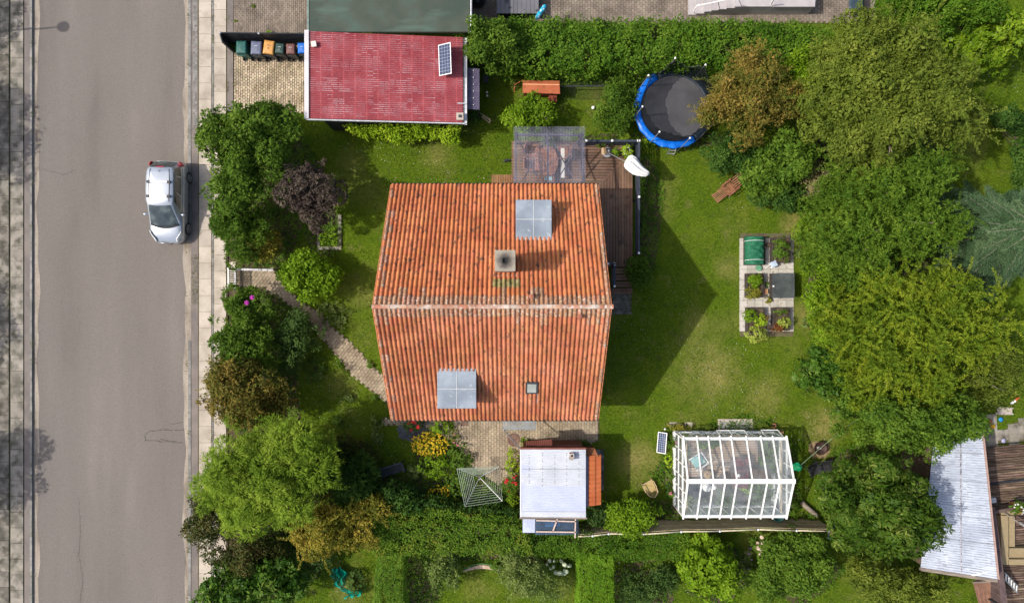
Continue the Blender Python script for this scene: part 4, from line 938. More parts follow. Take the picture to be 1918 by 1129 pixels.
MB().tube([CM@Vector(((u/8-.5)*.96,-2.06+.15*abs(2*u/8-1)**2,.63)) for u in range(9)],.014,5).build('grille_trim', M_steel, car)
# bonnet panel lines
for s in (-1,1):
    for y_ in (-.52,.36,1.22): MB().tube([CM@Vector((s*.876,y_,.45)),CM@Vector((s*.872,y_,.72)),CM@Vector((s*.845,y_,.90))],.007,4).build('door_seam', M_blackp, body)
mb = MB()
for s in (-1,1): mb.tube([CM@Vector((s*.70,-1.12,.958)),CM@Vector((s*.69,-1.5,.885)),CM@Vector((s*.60,-1.85,.775))],.006,4)
mb.build('bonnet_seam', M_blackp, body)

# street lamp just beyond the left edge: only its shadow crosses the road
t = thing('street_lamp', 'slim street lamp on the far pavement whose shadow crosses the road', 'street lamp', (-26.62, 13.75, .1))
MB().tube([(-26.62,13.75,.1),(-26.62,13.75,4.1)],[.06,.035],8).build('pole', M_steel, t); MB().lathe((-26.62,13.75,4.0),[(.08,0),(.26,.12),(.28,.25),(.12,.34)],16).build('lamp_head', M_dgrey, t, smooth=True)

# garden gate and little planks at the entrance
t = thing('garden_gate', 'white wooden gate posts and rails at the pavement opening', 'gate', (WX(430,.5), WY(510,.5), 0))
zt_ = .95
MB().bar(W(427.5,503,zt_),W(427.5,541,zt_),.06,.05).build('top_rail', M_white, t)
for y_ in (503, 541): MB().tube([Vector((WX(427.5,zt_),WY(y_,zt_),0)),Vector((WX(427.5,zt_),WY(y_,zt_),zt_+.05))],.045,10).build('post', M_white, t)
mb = MB()
for k in range(9): yy = WY(505+k*4,zt_); mb.box(WX(427.5,zt_)-.015,yy-.03,.1,WX(427.5,zt_)+.015,yy+.03,zt_-.06)
mb.build('pales', M_white, t)
t = thing('wooden_kerb_board', 'weathered white board edging the path entrance beneath the green tree', 'board', (WX(470), WY(505), 0))
MB().bar(W(441,504,.45),W(512,506,.45),.10,.05).build('board', mat('flaking_white',[(.35,.34,.36),(.6,.6,.6)],7,.7,spots=((.12,.13,.13),8,.58,.08)), t)
for x_ in (442,476,510): MB().box(WX(x_,.4)-.04,WY(504.5,.4)-.04,0,WX(x_,.4)+.04,WY(504.5,.4)+.04,.42).build('post', M_oldwood, t)
MB().bar(W(441,507,.3),W(441,540,.3),.09,.12).build('side_board', M_steel, t)
# ---------------------------------------------------------------- deck
def planks(name, poly, z, wd, rot, m, parent=None, h=.03, seed=0, maxl=3.6):
    """boards clipped by a polygon (scanline), random butt joints"""
    rnd = random.Random(seed); c_, s_ = math.cos(rot), math.sin(rot)
    P = [(x*c_+y*s_, -x*s_+y*c_) for x,y in poly]; mb = MB(); M = Matrix.Rotation(rot,4,'Z')
    v = min(p[1] for p in P); top = max(p[1] for p in P)
    while v + wd*.5 < top:
        def cuts(vv):
            xs = []
            for i in range(len(P)):
                a, b = P[i], P[(i+1)%len(P)]
                if (a[1]>vv) != (b[1]>vv): xs.append(a[0]+(b[0]-a[0])*(vv-a[1])/(b[1]-a[1]))
            return sorted(xs)
        lo, hi = cuts(v+.004), cuts(v+wd-.02)
        if len(lo) != len(hi): lo = hi = cuts(v+wd*.5)
        for k in range(0, len(lo)-1, 2):
            a0,b0,a1,b1 = lo[k],lo[k+1],hi[k],hi[k+1]; first = True
            L = max(b0,b1)-min(a0,a1); n = max(1, int(L/maxl+rnd.random())); js = sorted(rnd.uniform(.15,.85) for _ in range(n-1))
            ts = [0]+js+[1]
            for q in range(len(ts)-1):
                u0,u1 = ts[q],ts[q+1]; g = .003; dz = rnd.uniform(-.003,.003)
                p = [(a0+(b0-a0)*u0+g,v+.004),(a0+(b0-a0)*u1-g,v+.004),(a1+(b1-a1)*u1-g,v+wd-.018),(a1+(b1-a1)*u0+g,v+wd-.018)]
                vs = [M@Vector((x,y,z-h)) for x,y in p]+[M@Vector((x,y,z+dz)) for x,y in p]; mb.add(vs,[(3,2,1,0),(4,5,6,7),(0,1,5,4),(1,2,6,5),(2,3,7,6),(3,0,4,7)])
        v += wd
    return mb.build(name, m, parent)
ZD = .5
deck = thing('terrace_deck', 'raised brown board deck wrapping the top right corner of the house', 'deck', (3.5, 5, 0))
P = lambda x,y: tuple(W(x,y,ZD)[:2])
dg = [(1178,288),(1085,382)]
planks('boards', [P(958,266),P(1184,266),P(1184,284),P(1100,366),P(958,366)], ZD, .145, 0, M_deck, deck, seed=1)
planks('boards', [P(1185,284),P(1185,500),P(1101,500),P(1101,368)], ZD, .145, R(90), M_deck, deck, seed=2)
planks('side_boards', [P(920,326),P(960,326),P(960,368),P(920,368)], ZD-.15, .12, R(90), M_deck_warm, deck, seed=3)
MB().bar(Vector((*P(1185,284),ZD+.004)),Vector((*P(1101,367),ZD+.004)),.10,.012).build('mitre_board', M_deck, deck)
for k in range(4):
    zz = ZD-.12*k; planks('step', [(WX(1145,zz),WY(500+12.5*(k+1),zz)),(WX(1185,zz),WY(500+12.5*(k+1),zz)),(WX(1185,zz),WY(500+12.5*k,zz)),(WX(1145,zz),WY(500+12.5*k,zz))], zz-.02, .15, 0, M_deck, deck, h=.06, seed=k)
mb = MB(); x0,y0 = P(960,268); x1,y1 = P(1184,500); 
MB().box(x1-.03,y1,0,x1,y0,ZD-.04).build('fascia', M_black, deck); MB().box(x0,y0-.02,0,x1-.03,y0+.01,ZD-.04).build('fascia', M_black, deck)
# fence on the deck edges
def rail_fence(name, label, a, b, n, zb, zt, m, slats=6):
    a, b = Vector((a[0],a[1],0)), Vector((b[0],b[1],0)); t = thing(name, label, 'railing', (a.x,a.y,zb))
    up = lambda p,z: Vector((p.x,p.y,z))
    MB().bar(up(a,zt),up(b,zt),.10,.05).build('top_rail', m, t)
    mb = MB()
    for k in range(slats): z = zb+.12+(zt-zb-.25)*k/(slats-1); mb.bar(up(a,z),up(b,z),.025,.09)
    mb.build('slats', m, t)
    for k in range(n+1): p = a.lerp(b,k/n); MB().box(p.x-.04,p.y-.04,0,p.x+.04,p.y+.04,zt-.03).build('post', m, t)
    for k in range(n+1): p = a.lerp(b,k/n); MB().cbox((p.x,p.y,zt+.045),(.10,.10,.04)).build('post_cap', M_white if k%1==0 else m, t)
    return t
M_bluegrey = mat('blue_black_paint', [(.025,.032,.045),(.05,.06,.08)], 3, .5)
zr = 1.5
rail_fence('deck_railing', 'dark blue railing along the lawn side of the deck', (WX(1196.5,zr),WY(474,zr)), (WX(1197,zr),WY(264,zr)), 2, ZD, zr, M_bluegrey)
rail_fence('deck_railing', 'dark railing with white caps on the vine covered deck end', (WX(1098,zr),WY(264,zr)), (WX(1195,zr),WY(264,zr)), 2, ZD, zr, M_bluegrey)
rail_fence('step_handrail', 'short dark handrail at the foot of the deck steps', (WX(1139,1.1),WY(494,1.1)), (WX(1151,1.1),WY(494,1.1)), 1, .1, 1.1, M_bluegrey, 3)
rail_fence('step_handrail', 'dark handrail running down beside the house wall steps', (WX(1151,1.1),WY(495,1.1)), (WX(1151,1.1),WY(536,1.1)), 1, .1, 1.1, M_bluegrey, 3)
# pergola with clear corrugated roof
pg = thing('patio_roof', 'clear corrugated patio roof on dark beams over the oval table', 'patio roof', (2, 6.8, 0))
zp0, zp1 = 2.55, 2.95
px0, px1 = WX(962,2.6), WX(1096,2.6); pyo, pyi = WY(237,2.55), EYN-.25
M_poly = glassmat('clear_corrugated', (.96,.96,1.0), .17, (.36,.36,.46), .02, .3)
MB().grid(lambda u,v: (px0+(px1-px0)*u, pyo+(pyi-pyo)*v, zp0+(zp1-zp0)*v+.012*math.sin(u*2*math.pi*46)), 276, 3).build('roofing', M_poly, pg, smooth=True)
M_beam = mat('dark_beam', [(.035,.035,.05),(.06,.06,.08)], 4, .6)
for xx in (966.5,1026,1090.5):
    X = WX(xx,2.5); MB().bar((X,WY(246,2.5),zp0-.09),(X,pyi,zp1-.12),.07,.12).build('rafter', M_beam, pg)
MB().bar((px0+.05,WY(252.5,2.45),2.41),(px1-.05,WY(252.5,2.45),2.41),.09,.14).build('beam', M_beam, pg)
for xx in (967,1026,1090): X = WX(xx,2.4); Y = WY(252.5,2.4); MB().box(X-.05,Y-.05,0,X+.05,Y+.05,2.34).build('post', M_beam, pg)
for a,b in (((968,255),(1006,330)),((1030,255),(1072,332)),((1088,255),(1058,302)),((1000,296),(982,335)),((1072,290),(1045,336))): MB().bar(W(*a,2.33),W(*b,2.0),.05,.05).build('brace', M_beam, pg)
# table, chairs under the roof
def oval_table(label, px, py, rx, ry, zt, m):
    c = W(px,py,zt); t = thing('garden_table', label, 'table', (c.x,c.y,ZD)); a, b = rx*(CH-zt)/FPX, ry*(CH-zt)/FPX
    mb = MB(); n = 11
    for k in range(n):
        xa, xb = -a+2*a*k/n+.006, -a+2*a*(k+1)/n-.006; xm = min(abs(xa),abs(xb)); hb = b*math.sqrt(max(0,1-(max(abs(xa),abs(xb))/a)**2.6)); ha = b*math.sqrt(max(0,1-(xm/a)**2.6))
        la = b*max(.0,1-(abs(xa)/a)**2.6)**.5; lb = b*max(.0,1-(abs(xb)/a)**2.6)**.5
        for s0,s1 in ((-1,-.01),(.01,1)):
            q = [(xa,la*s0),(xb,lb*s0),(xb,lb*s1),(xa,la*s1)]; vs = [(c.x+x,c.y+y,zt-.03) for x,y in q]+[(c.x+x,c.y+y,zt) for x,y in q]; mb.add(vs,[(3,2,1,0),(4,5,6,7),(0,1,5,4),(1,2,6,5),(2,3,7,6),(3,0,4,7)])
    mb.build('tabletop', m, t)
    for sx in (-1,1):
        for sy in (-1,1): MB().box(c.x+sx*a*.5-.03,c.y+sy*b*.6-.03,ZD,c.x+sx*a*.5+.03,c.y+sy*b*.6+.03,zt-.035).build('leg', m, t)
    return t
oval_table('oval slatted teak table under the clear patio roof', 1025, 302, 20, 28, ZD+.74, M_teak)
def folding_chair(label, px, py, rz, m, z0=ZD, wd=.55, cush=None, group='teak garden chairs around the oval table', recl=.0):
    c = W(px,py,z0+.45); t = thing('garden_chair', label, 'chair', (c.x,c.y,z0), group); T = Matrix.Translation((c.x,c.y,z0)) @ Matrix.Rotation(rz,4,'Z')
    mb = MB()
    for k in range(7): mb.box(-wd/2+.03,-.22+k*.065,.43,wd/2-.03,-.22+k*.065+.052,.45,T)
    mb.build('seat', m, t)
    mb = MB(); B = T @ Matrix.Translation((0,.24,.45)) @ Matrix.Rotation(R(-22-recl),4,'X')
    for k in range(7): x = -wd/2+.03+k*(wd-.06)/7; mb.box(x+.008,-.012,.05,x+(wd-.06)/7-.008,.012,.60,B)
    mb.box(-wd/2,-.02,.60,wd/2,.02,.66,B); mb.box(-wd/2,-.02,0,wd/2,.02,.05,B); mb.build('backrest', m, t)
    for s in (-1,1):
        MB().bar(T@Vector((s*wd/2,-.25,.64)),T@Vector((s*wd/2,.33,.64)),.05,.025).build('armrest', m, t)
        MB().bar(T@Vector((s*(wd/2-.02),-.22,0)),T@Vector((s*(wd/2-.02),-.22,.63)),.04,.04,Vector((1,0,0))).build('leg', m, t)
        MB().bar(T@Vector((s*(wd/2-.02),.30,0)),T@Vector((s*(wd/2-.02),.24,.63)),.04,.04,Vector((1,0,0))).build('leg', m, t)
    if cush:
        o = MB().box(-.2,-.2,.455,.2,.2,.50,T).build('seat_cushion', cush, t, bevel=.02); tag(o, 'pale turquoise seat cushion')
    return t
folding_chair('teak chair turned askew at the upper left of the oval table', 1000, 284, R(72), M_teak)
folding_chair('teak chair at the lower left of the oval table', 999, 309, R(90), M_teak)
folding_chair('teak chair behind the pale board, right of the oval table', 1050, 288, R(-90), M_teak)
folding_chair('teak chair with a turquoise cushion at the foot of the table', 1027, 331, R(180), M_teak, cush=mat('turquoise_cloth',[(.25,.45,.46),(.36,.56,.56)],4,.9), wd=.5)
t = thing('bench_board', 'long cream board bench beside the oval table', 'bench', (WX(1054,1),WY(305,1),ZD))
MB().box(WX(1050.5,.98),WY(333,.98),.93,WX(1057.5,.98),WY(276,.98),.98).build('seat', mat('cream_board',[(.62,.6,.5),(.74,.72,.62)],3,.6), t)
for y_ in (283,326): MB().box(WX(1051,.98),WY(y_+1,.98),ZD,WX(1057,.98),WY(y_-1,.98),.925).build('leg', M_teak, t)
t = thing('watering_can', 'small grey metal can lying on the grass by the patio roof', 'watering can', (WX(950),WY(300),0))
MB().tube([W(944,301,.1),W(955,300,.1)],[.07,.07],12).build('body', M_dgrey, t); MB().tube([W(955,300,.12),W(962,299,.16)],[.015,.01],6).build('spout', M_dgrey, t); MB().tube([W(945,301,.17),W(949,300.5,.24),W(954,300,.17)],.01,6).build('handle', M_dgrey, t)
# parasol: white canopy folded, tilted; grey foot; pole lying slanted
t = thing('folded_parasol', 'furled white parasol tilted across the deck railing', 'parasol', (WX(1137,ZD),WY(285,ZD),ZD))
MB().lathe(W(1138,286,ZD),[(.26,0),(.27,.08),(.2,.16),(.06,.2),(.04,.5)],20).build('foot', mat('cast_foot',[(.30,.31,.33),(.4,.41,.43)],6,.8,bump=.3), t, smooth=True)
MB().tube([W(1139,286,ZD+.4), W(1172,303,2.0)],.022,8).build('pole', M_steel, t)
a, b = W(1171,303,2.15), W(1216,326,2.0); d = b-a; s = Vector((-d.y,d.x,0)).normalized(); mb = MB()
prof = [(0,.10,0),(.02,.24,.06),(.12,.34,.08),(.28,.36,.05),(.45,.33,-.02),(.62,.26,-.06),(.78,.20,-.06),(.92,.15,-.03),(1.0,.05,0)]
vs=[]; nn=56
for (u,r_,o_) in prof:
    for k in range(nn):
        an = 2*math.pi*k/nn; rr = r_*(1+.30*math.sin(an*8+u*2.5)); vs.append(a+d*u+s*(rr*math.cos(an)*.85+o_)+Vector((0,0,rr*.45*math.sin(an))))
mb.add(vs,[(i*nn+k,i*nn+(k+1)%nn,(i+1)*nn+(k+1)%nn,(i+1)*nn+k) for i in range(len(prof)-1) for k in range(nn)]+[tuple(range(nn-1,-1,-1)),tuple(range((len(prof)-1)*nn,len(prof)*nn))])
mb.build('canopy', mat('white_canvas',[(.66,.65,.62),(.76,.75,.73)],3,.9,bump=.2,bscale=12), t, smooth=True)
t = thing('bird_table', 'small wooden nesting box on the deck beside the grey foot', 'nesting box', (WX(1131,ZD),WY(283,ZD),ZD))
MB().cbox(W(1131,283,ZD+.16),(.24,.24,.3),.2).build('box', M_oldwood, t); o = MB().bar(W(1127,283.5,ZD+.36),W(1131.2,283,ZD+.42),.34,.02).build('roof', mat('pale_ply',[(.45,.30,.16),(.55,.38,.22)],4,.8), t); MB().bar(W(1131.5,283,ZD+.42),W(1136,282.5,ZD+.34),.34,.02).build('roof', MATS['pale_ply'], t)
# ---------------------------------------------------------------- trampoline
tx, ty = WX(1262,.85), WY(203,.85); tr = thing('trampoline', 'round trampoline with a blue edge pad and black safety net', 'trampoline', (tx,ty,0))
Rm, Rp, zt = 1.66, 1.98, .85
M_mat = mat('black_mat', [(.05,.05,.056),(.075,.075,.083)], 1, .75, spots=((.12,.12,.12),40,.66,.05))
MB().lathe((tx,ty,zt-.02),[(Rm,0),(Rm*.99,.004)],64).build('jumping_mat', M_mat, tr)
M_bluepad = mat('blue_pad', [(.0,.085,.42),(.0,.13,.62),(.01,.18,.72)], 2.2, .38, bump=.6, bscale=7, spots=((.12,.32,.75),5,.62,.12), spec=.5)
M_darkpad = mat('dark_pad', [(.02,.03,.045),(.035,.05,.07)], 2.5, .5)  # darker colour for the right-hand stretch of the pad
def pad(a0,a1,m,nm,rp=Rp):
    n = int(abs(a1-a0)/4)+2; mb = MB(); vs = []
    for i in range(n+1):
        a = R(a0+(a1-a0)*i/n); w_ = 1+.012*math.sin(a*19)
        for r_,z in ((Rm-.03,.0),(Rm+.03,.05),((Rm+rp)/2,.06+.01*math.sin(a*23)),(rp*w_,.04),(rp*w_+.02,-.04)): vs.append((tx+r_*math.cos(a),ty+r_*math.sin(a),zt+z))
    mb.add(vs,[(i*5+k,i*5+k+1,(i+1)*5+k+1,(i+1)*5+k) for i in range(n) for k in range(4)]); return mb.build(nm, m, tr, smooth=True, solid=.02)
pad(118,304,M_bluepad,'edge_pad'); o = pad(-54,116,M_darkpad,'edge_pad',Rp-.06); tag(o,'dark stretch of the edge pad under the net')
MB().tube([(tx+1.95*math.cos(R(a)),ty+1.95*math.sin(R(a)),zt-.03) for a in range(0,360,8)],.03,8,closed=True).build('frame_ring', M_steel, tr)
tops = []
for k,a in enumerate((146,192,236,281,326,10,55,100)):
    ca, sa = math.cos(R(a)), math.sin(R(a)); r1 = 1.98; top = Vector((tx+1.93*ca, ty+1.93*sa, 2.55)); tops.append(top)
    MB().tube([(tx+r1*ca,ty+r1*sa,.03),(tx+r1*ca,ty+r1*sa,zt),tuple(top)],.024,8).build('pole', M_steel, tr)
    MB().lathe((top.x,top.y,top.z),[(.045,0),(.05,.03),(.02,.06)],10).build('pole_cap', M_white, tr)
# net: hangs between poles, tied at the inner pad edge; sagging rim
M_net = glassmat('safety_net', (.62,.64,.66), .42, (.018,.022,.024), 0, .5)
def net(u, v):
    a = 2*math.pi*u; sag = .5-.5*math.cos(a*8-8*R(146)); rim = 1.80-.16*sag; zz = zt+.02+(1.62-.30*sag)*v
    r_ = Rm+.02+(rim-Rm-.02)*v**.8 + .03*math.sin(a*31+v*5)*v
    return (tx+r_*math.cos(a), ty+r_*math.sin(a), zz)
MB().grid(net, 128, 8).build('net', M_net, tr, smooth=True)
MB().tube([net(k/128,1) for k in range(128)],.014,5,closed=True).build('net_rope', M_blackp, tr)
t = thing('trampoline_ladder', 'short metal ladder leaning on the lawn side of the trampoline', 'ladder', tuple(W(1255,288,0)))
a0,a1,b0,b1 = W(1249,290,.02),W(1262,291,.02),W(1257,273,.8),W(1269,273,.8)
MB().tube([a0,b0],.018,6).build('rail', M_steel, t); MB().tube([a1,b1],.018,6).build('rail', M_steel, t)
for f in (.15,.5,.85): MB().bar(a0.lerp(b0,f),a1.lerp(b1,f),.05,.02).build('rung', M_steel, t)
# ---------------------------------------------------------------- hutch and run
t = thing('rabbit_hutch', 'rabbit hutch with an orange ridged roof by the top hedge', 'hutch', tuple(W(1014,164,0)))
M_or = mat('orange_roof', [(.38,.10,.04),(.46,.14,.06)], 2.5, .7, spots=((.22,.07,.03),6,.6,.1)); z_r, z_e = 1.15, .95
MB().add([W(979,151,z_e),W(1048,152,z_e),W(1048,159,z_r),W(979,158,z_r)],[(3,2,1,0)]).build('roof', M_or, t, solid=.03); MB().add([W(979,158.5,z_r),W(1048,159.5,z_r),W(1049,176,z_e),W(979,174,z_e)],[(3,2,1,0)]).build('roof', M_or, t, solid=.03)
MB().bar(W(979,158,z_r+.03),W(1048,159,z_r+.03),.06,.02).build('ridge_strip', mat('pale_orange',[(.6,.25,.12),(.66,.3,.16)],3,.7), t)
c0, c1 = W(982,173,.9), W(1045,152,.9); MB().box(c0.x,c0.y,.25,c1.x,c1.y,.9).build('body', mat('hutch_side',[(.22,.05,.03),(.28,.07,.04)],3,.8), t)
for x_ in (984,1043):
    for y_ in (171,155): q = W(x_,y_,.5); MB().box(q.x-.03,q.y-.03,0,q.x+.03,q.y+.03,.25).build('leg', M_teak, t)
MB().box(WX(1028,.5),WY(190,.5),.05,WX(1043,.5),WY(176,.5),.5).build('nest_box', MATS['hutch_side'], t)
fr = MB(); fr.tube([W(979,150,.6),W(964,159,.6),W(963,173,.6)],.02,5); fr.tube([W(964,159,.6),W(964,159,0)],.02,5); fr.build('side_frame', M_or, t)
t = thing('wire_run', 'low dark wire run joined to the end of the rabbit hutch', 'run', tuple(W(1095,172,0)))
A = [W(1051,149,.0),W(1138,149,0),W(1138,186,0),W(1051,186,0)]; z_ = .75; rg = [W(1050,162,z_),W(1139,161,z_)]
MB().tube(rg,.03,6).build('ridge_pole', M_dgrey, t)
mb = MB()
for k in range(24):
    f = k/23
    for e0,e1 in ((A[0],A[1]),(A[3],A[2])): mb.tube([rg[0].lerp(rg[1],f), e0.lerp(e1,f)],.004,4)
for g_ in range(1,8):
    for e0,e1 in ((A[0],A[1]),(A[3],A[2])): mb.tube([rg[0].lerp(e0,g_/7), rg[1].lerp(e1,g_/7)],.004,4)
mb.build('wire_mesh', M_dgrey, t); MB().tube([A[0],A[3],A[2],A[1],A[0]],.014,5).build('base_frame', M_black, t)
for q in (A[1],A[2]): MB().tube([q, rg[1]],.016,5).build('end_bar', M_black, t)
t = thing('wooden_trellis', 'pale wooden folding rack lying on the grass near the lean-to', 'rack', tuple(W(908,222,0)))
for a,b in (((896,210),(919,224)),((895,214),(918,231)),((903,217),(920,227))): MB().bar(W(*a,.12),W(*b,.1),.04,.03).build('slat', mat('pale_pine',[(.45,.33,.18),(.55,.42,.25)],4,.7), t)
for a,b in (((897,212),(900,220)),((918,223),(917,231))): MB().bar(W(*a,.15),W(*b,.13),.05,.03).build('crosspiece', MATS['pale_pine'], t)
for i,(x_,y_,w_) in enumerate(((912,173,'upper'),(912.5,179.5,'lower'))):
    c = W(x_,y_,.35); t = thing('garden_light', w_+' of two small round white garden lights behind the lean-to', 'light', (c.x,c.y,0)); MB().tube([(c.x,c.y,0),(c.x,c.y,.3)],.01,6).build('stake', M_dgrey, t)
    MB().lathe((c.x,c.y,.3),[(.03,0),(.06,.03),(.06,.07),(.03,.1)],12).build('globe', mat('warm_white',[(.75,.66,.55)],3,.4), t, smooth=True)
c = W(910,148,.3); t = thing('dark_stool', 'grey stool in the shade between hedge and lean-to', 'stool', (c.x,c.y,0)); MB().cbox((c.x,c.y,.4),(.25,.42,.04)).build('seat', M_dgrey, t)
for sx in (-1,1):
    for sy in (-1,1): MB().box(c.x+sx*.1-.015,c.y+sy*.17-.015,0,c.x+sx*.1+.015,c.y+sy*.17+.015,.38).build('leg', M_dgrey, t)
c = W(1111,202,.1); t = thing('toy_ball', 'small white and blue ball on the grass by the trampoline bush', 'ball', (c.x,c.y,0))
MB().lathe((c.x,c.y,.0),[(.02,0),(.08,.03),(.10,.10)],14).build('lower_shell', mat('cyan_plastic',[(.05,.4,.55)],3,.4), t, smooth=True); MB().lathe((c.x,c.y,.0),[(.10,.101),(.08,.17),(.02,.2)],14).build('upper_shell', M_white, t, smooth=True)
# ---------------------------------------------------------------- lounger on the lawn
def lounger(label, foot, head, wd, m):
    a, b = W(*foot,.3), W(*head,.55); d = (b-a); d.z = 0; L = d.length; d.normalize(); rz_ = math.atan2(d.y,d.x)
    t = thing('deck_chair', label, 'chair', (a.x+d.x*L/2,a.y+d.y*L/2,0)); T = Matrix.Translation((a.x,a.y,0)) @ Matrix.Rotation(rz_,4,'Z')
    def part(nm, x0, z0, x1, z1, n, along, w_=wd):
        mb = MB(); A = Vector((x0,0,z0)); B = Vector((x1,0,z1)); dd = B-A
        for s in (-1,1): mb.bar(T@(A+Vector((0,s*w_/2,0))),T@(B+Vector((0,s*w_/2,0))),.045,.04)
        for k in range(n):
            if along: y = -w_/2+w_*(k+1)/(n+1); mb.bar(T@(A+Vector((0,y,0))),T@(B+Vector((0,y,0))),w_/(n+1)*.5,.015)
            else: p = A+dd*((k+.5)/n); mb.bar(T@(p+Vector((0,-w_/2,.0))),T@(p+Vector((0,w_/2,0))),dd.length/n*.7,.015)
        return mb.build(nm, m, t)
    part('footrest', 0, .22, L*.36, .38, 4, True, wd*.8); part('seat', L*.36, .38, L*.68, .32, 6, False); part('backrest', L*.68, .34, L, .80, 4, True)
    p = T@Vector((L,-wd/2-.04,.81)); q = T@Vector((L,wd/2+.04,.81)); MB().bar(p,q,.10,.03).build('head_rail', m, t)
    for s in (-1,1):
        MB().bar(T@Vector((L*.34,s*(wd/2+.05),.55)),T@Vector((L*.74,s*(wd/2+.05),.58)),.06,.025).build('armrest', m, t)
        for x0,x1 in ((.30,.42),(.72,.60),(.04,.08)): MB().bar(T@Vector((L*x0,s*wd/2*.9,0)),T@Vector((L*x1,s*wd/2*.9,.54 if x0>.1 else .25)),.035,.035).build('leg', m, t)
    return t
lounger('reclining slatted teak deck chair alone on the lawn', (1339,373), (1391,331), .52, M_teak)
# ---------------------------------------------------------------- vegetable beds
M_bed = mat('bed_board', [(.035,.03,.028),(.07,.055,.045)], 4, .8, stretch=(1,1,1))
def bed(label, x0, y0, x1, y1, h=.42):
    X0, X1, Y0_, Y1_ = WX(x0,h), WX(x1,h), WY(y1,h), WY(y0,h); t = thing('raised_bed', label, 'raised bed', ((X0+X1)/2,(Y0_+Y1_)/2,.05), 'dark wooden raised beds on the pale slabs')
    T = .05
    for a in ((X0,Y0_,X1,Y0_+T),(X0,Y1_-T,X1,Y1_),(X0,Y0_+T,X0+T,Y1_-T),(X1-T,Y0_+T,X1,Y1_-T)): MB().box(a[0],a[1],.05,a[2],a[3],h).build('side_board', M_bed, t)
    MB().grid(lambda u,v: (X0+T+(X1-X0-2*T)*u, Y0_+T+(Y1_-Y0_-2*T)*v, h-.06+.02*math.sin(u*9)*math.sin(v*11)),8,8).build('soil', M_dirt, t)
    return t
bed('raised bed under the green net at the top left', 1397,442,1434,496)
bed('raised bed full of dark leafy potatoes at the top right', 1447,445,1481,492)
bed('raised bed with green and ochre leaves in the left middle', 1399,512,1432,557)
bed('raised bed holding the dark covered frame at the right middle', 1449,514,1485,556)
bed('raised bed overgrown by pale lettuce at the bottom left', 1400,576,1433,622)
bed('half empty raised bed with red leaves at the bottom right', 1449,576,1480,619)
# hooped green net
t = thing('net_tunnel', 'green crop net stretched on white hoops over the top left bed', 'crop net', (WX(1415,.6),WY(468,.6),.42))
M_gnet = mat('green_net', [(.008,.09,.045),(.02,.17,.085)], 14, .7, spots=((.01,.05,.03),30,.55,.08), bump=.8, bscale=25)
nx0,nx1,ny0,ny1 = WX(1398,.7),WX(1434,.7),WY(495,.7),WY(443,.7)
MB().grid(lambda u,v: (nx0+(nx1-nx0)*(.5-.5*math.cos(math.pi*u)), ny0+(ny1-ny0)*v, .42+.36*math.sin(math.pi*u)**.8*(1-.05*math.sin(v*12))+.03*math.sin(u*17+v*5)*math.sin(v*23)),24,24).build('net', M_gnet, t)
for yy in (487,451): Y = WY(yy,.8); MB().tube([(nx0+(nx1-nx0)*(.5-.5*math.cos(math.pi*k/12)),Y+.03*math.sin(math.pi*k/12),.40+.42*math.sin(math.pi*k/12)**.8) for k in range(13)],.012,6).build('hoop', M_white, t)
# cold frame
t = thing('cold_frame', 'box frame covered with dark see-through mesh on its bed', 'cold frame', (WX(1468,.8),WY(535,.8),.42))
cxa,cxb,cya,cyb = WX(1447,.85),WX(1489,.85),WY(558,.85),WY(512,.85)
for a in ((cxa,cya,cxb,cya+.03),(cxa,cyb-.03,cxb,cyb),(cxa,cya,cxa+.03,cyb),(cxb-.03,cya,cxb,cyb)): MB().box(a[0],a[1],.43,a[2],a[3],.80).build('side_board', M_bed, t)
MB().box(cxa,cya,.805,cxb,cyb,.815).build('mesh_lid', glassmat('dark_mesh',(.72,.76,.76),.45,(.115,.13,.13),.03,.4), t)
MB().box(cxa+.02,cya+.55,.82,cxa+.09,cya+.63,.85).build('catch', M_white, t)
def pot(label, px, py, r, h, m, z0=0.05, nm='plant_pot', soil=True):
    c = W(px,py,z0+h); t = thing(nm, label, 'pot', (c.x,c.y,z0)); MB().lathe((c.x,c.y,z0),[(r*.7,0),(r*.95,h*.9),(r*1.05,h*.9),(r*1.05,h),(r*.9,h),(r*.88,h*.85)],18).build('pot', m, t, smooth=False)
    if soil: MB().lathe((c.x,c.y,z0+h*.84),[(r*.88,0),(.01,.01)],18).build('soil', M_dirt, t)
    return t
M_terra = mat('terracotta', [(.36,.14,.07),(.46,.20,.11)], 5, .85)
pot('dark brown round pot between the two top beds', 1440,459,.13,.2,mat('brown_pot',[(.05,.035,.03),(.08,.06,.05)],5,.6))
pot('low brown pot between the two bottom beds', 1441,613,.14,.2,mat('brown_pot',[(.05,.035,.03),(.08,.06,.05)],5,.6))
t = thing('green_bucket', 'shallow green dish on the slabs below the netted bed', 'dish', tuple(W(1420,502,.1)))
MB().lathe(tuple(W(1420,502,.05)),[(.10,0),(.15,.09),(.165,.10),(.15,.11),(.02,.06)],20).build('dish', mat('pale_green',[(.10,.27,.16),(.15,.36,.22)],4,.5), t, smooth=True)
t = thing('folding_stool', 'small stool with a pale blue seat between the raised beds', 'stool', tuple(W(1448,495,.05)))
MB().cbox(W(1449.5,494.5,.40),(.33,.30,.04),.45).build('seat', mat('pale_blue',[(.38,.46,.56),(.48,.56,.66)],4,.6), t, bevel=.015)
for a,b in (((1446,492),(1434,503)),((1444,497),(1436,490)),((1452,490),(1446,503)),((1455,497),(1443,501))): MB().bar(W(*a,.36),W(*b,.06),.03,.02).build('leg', M_white, t)
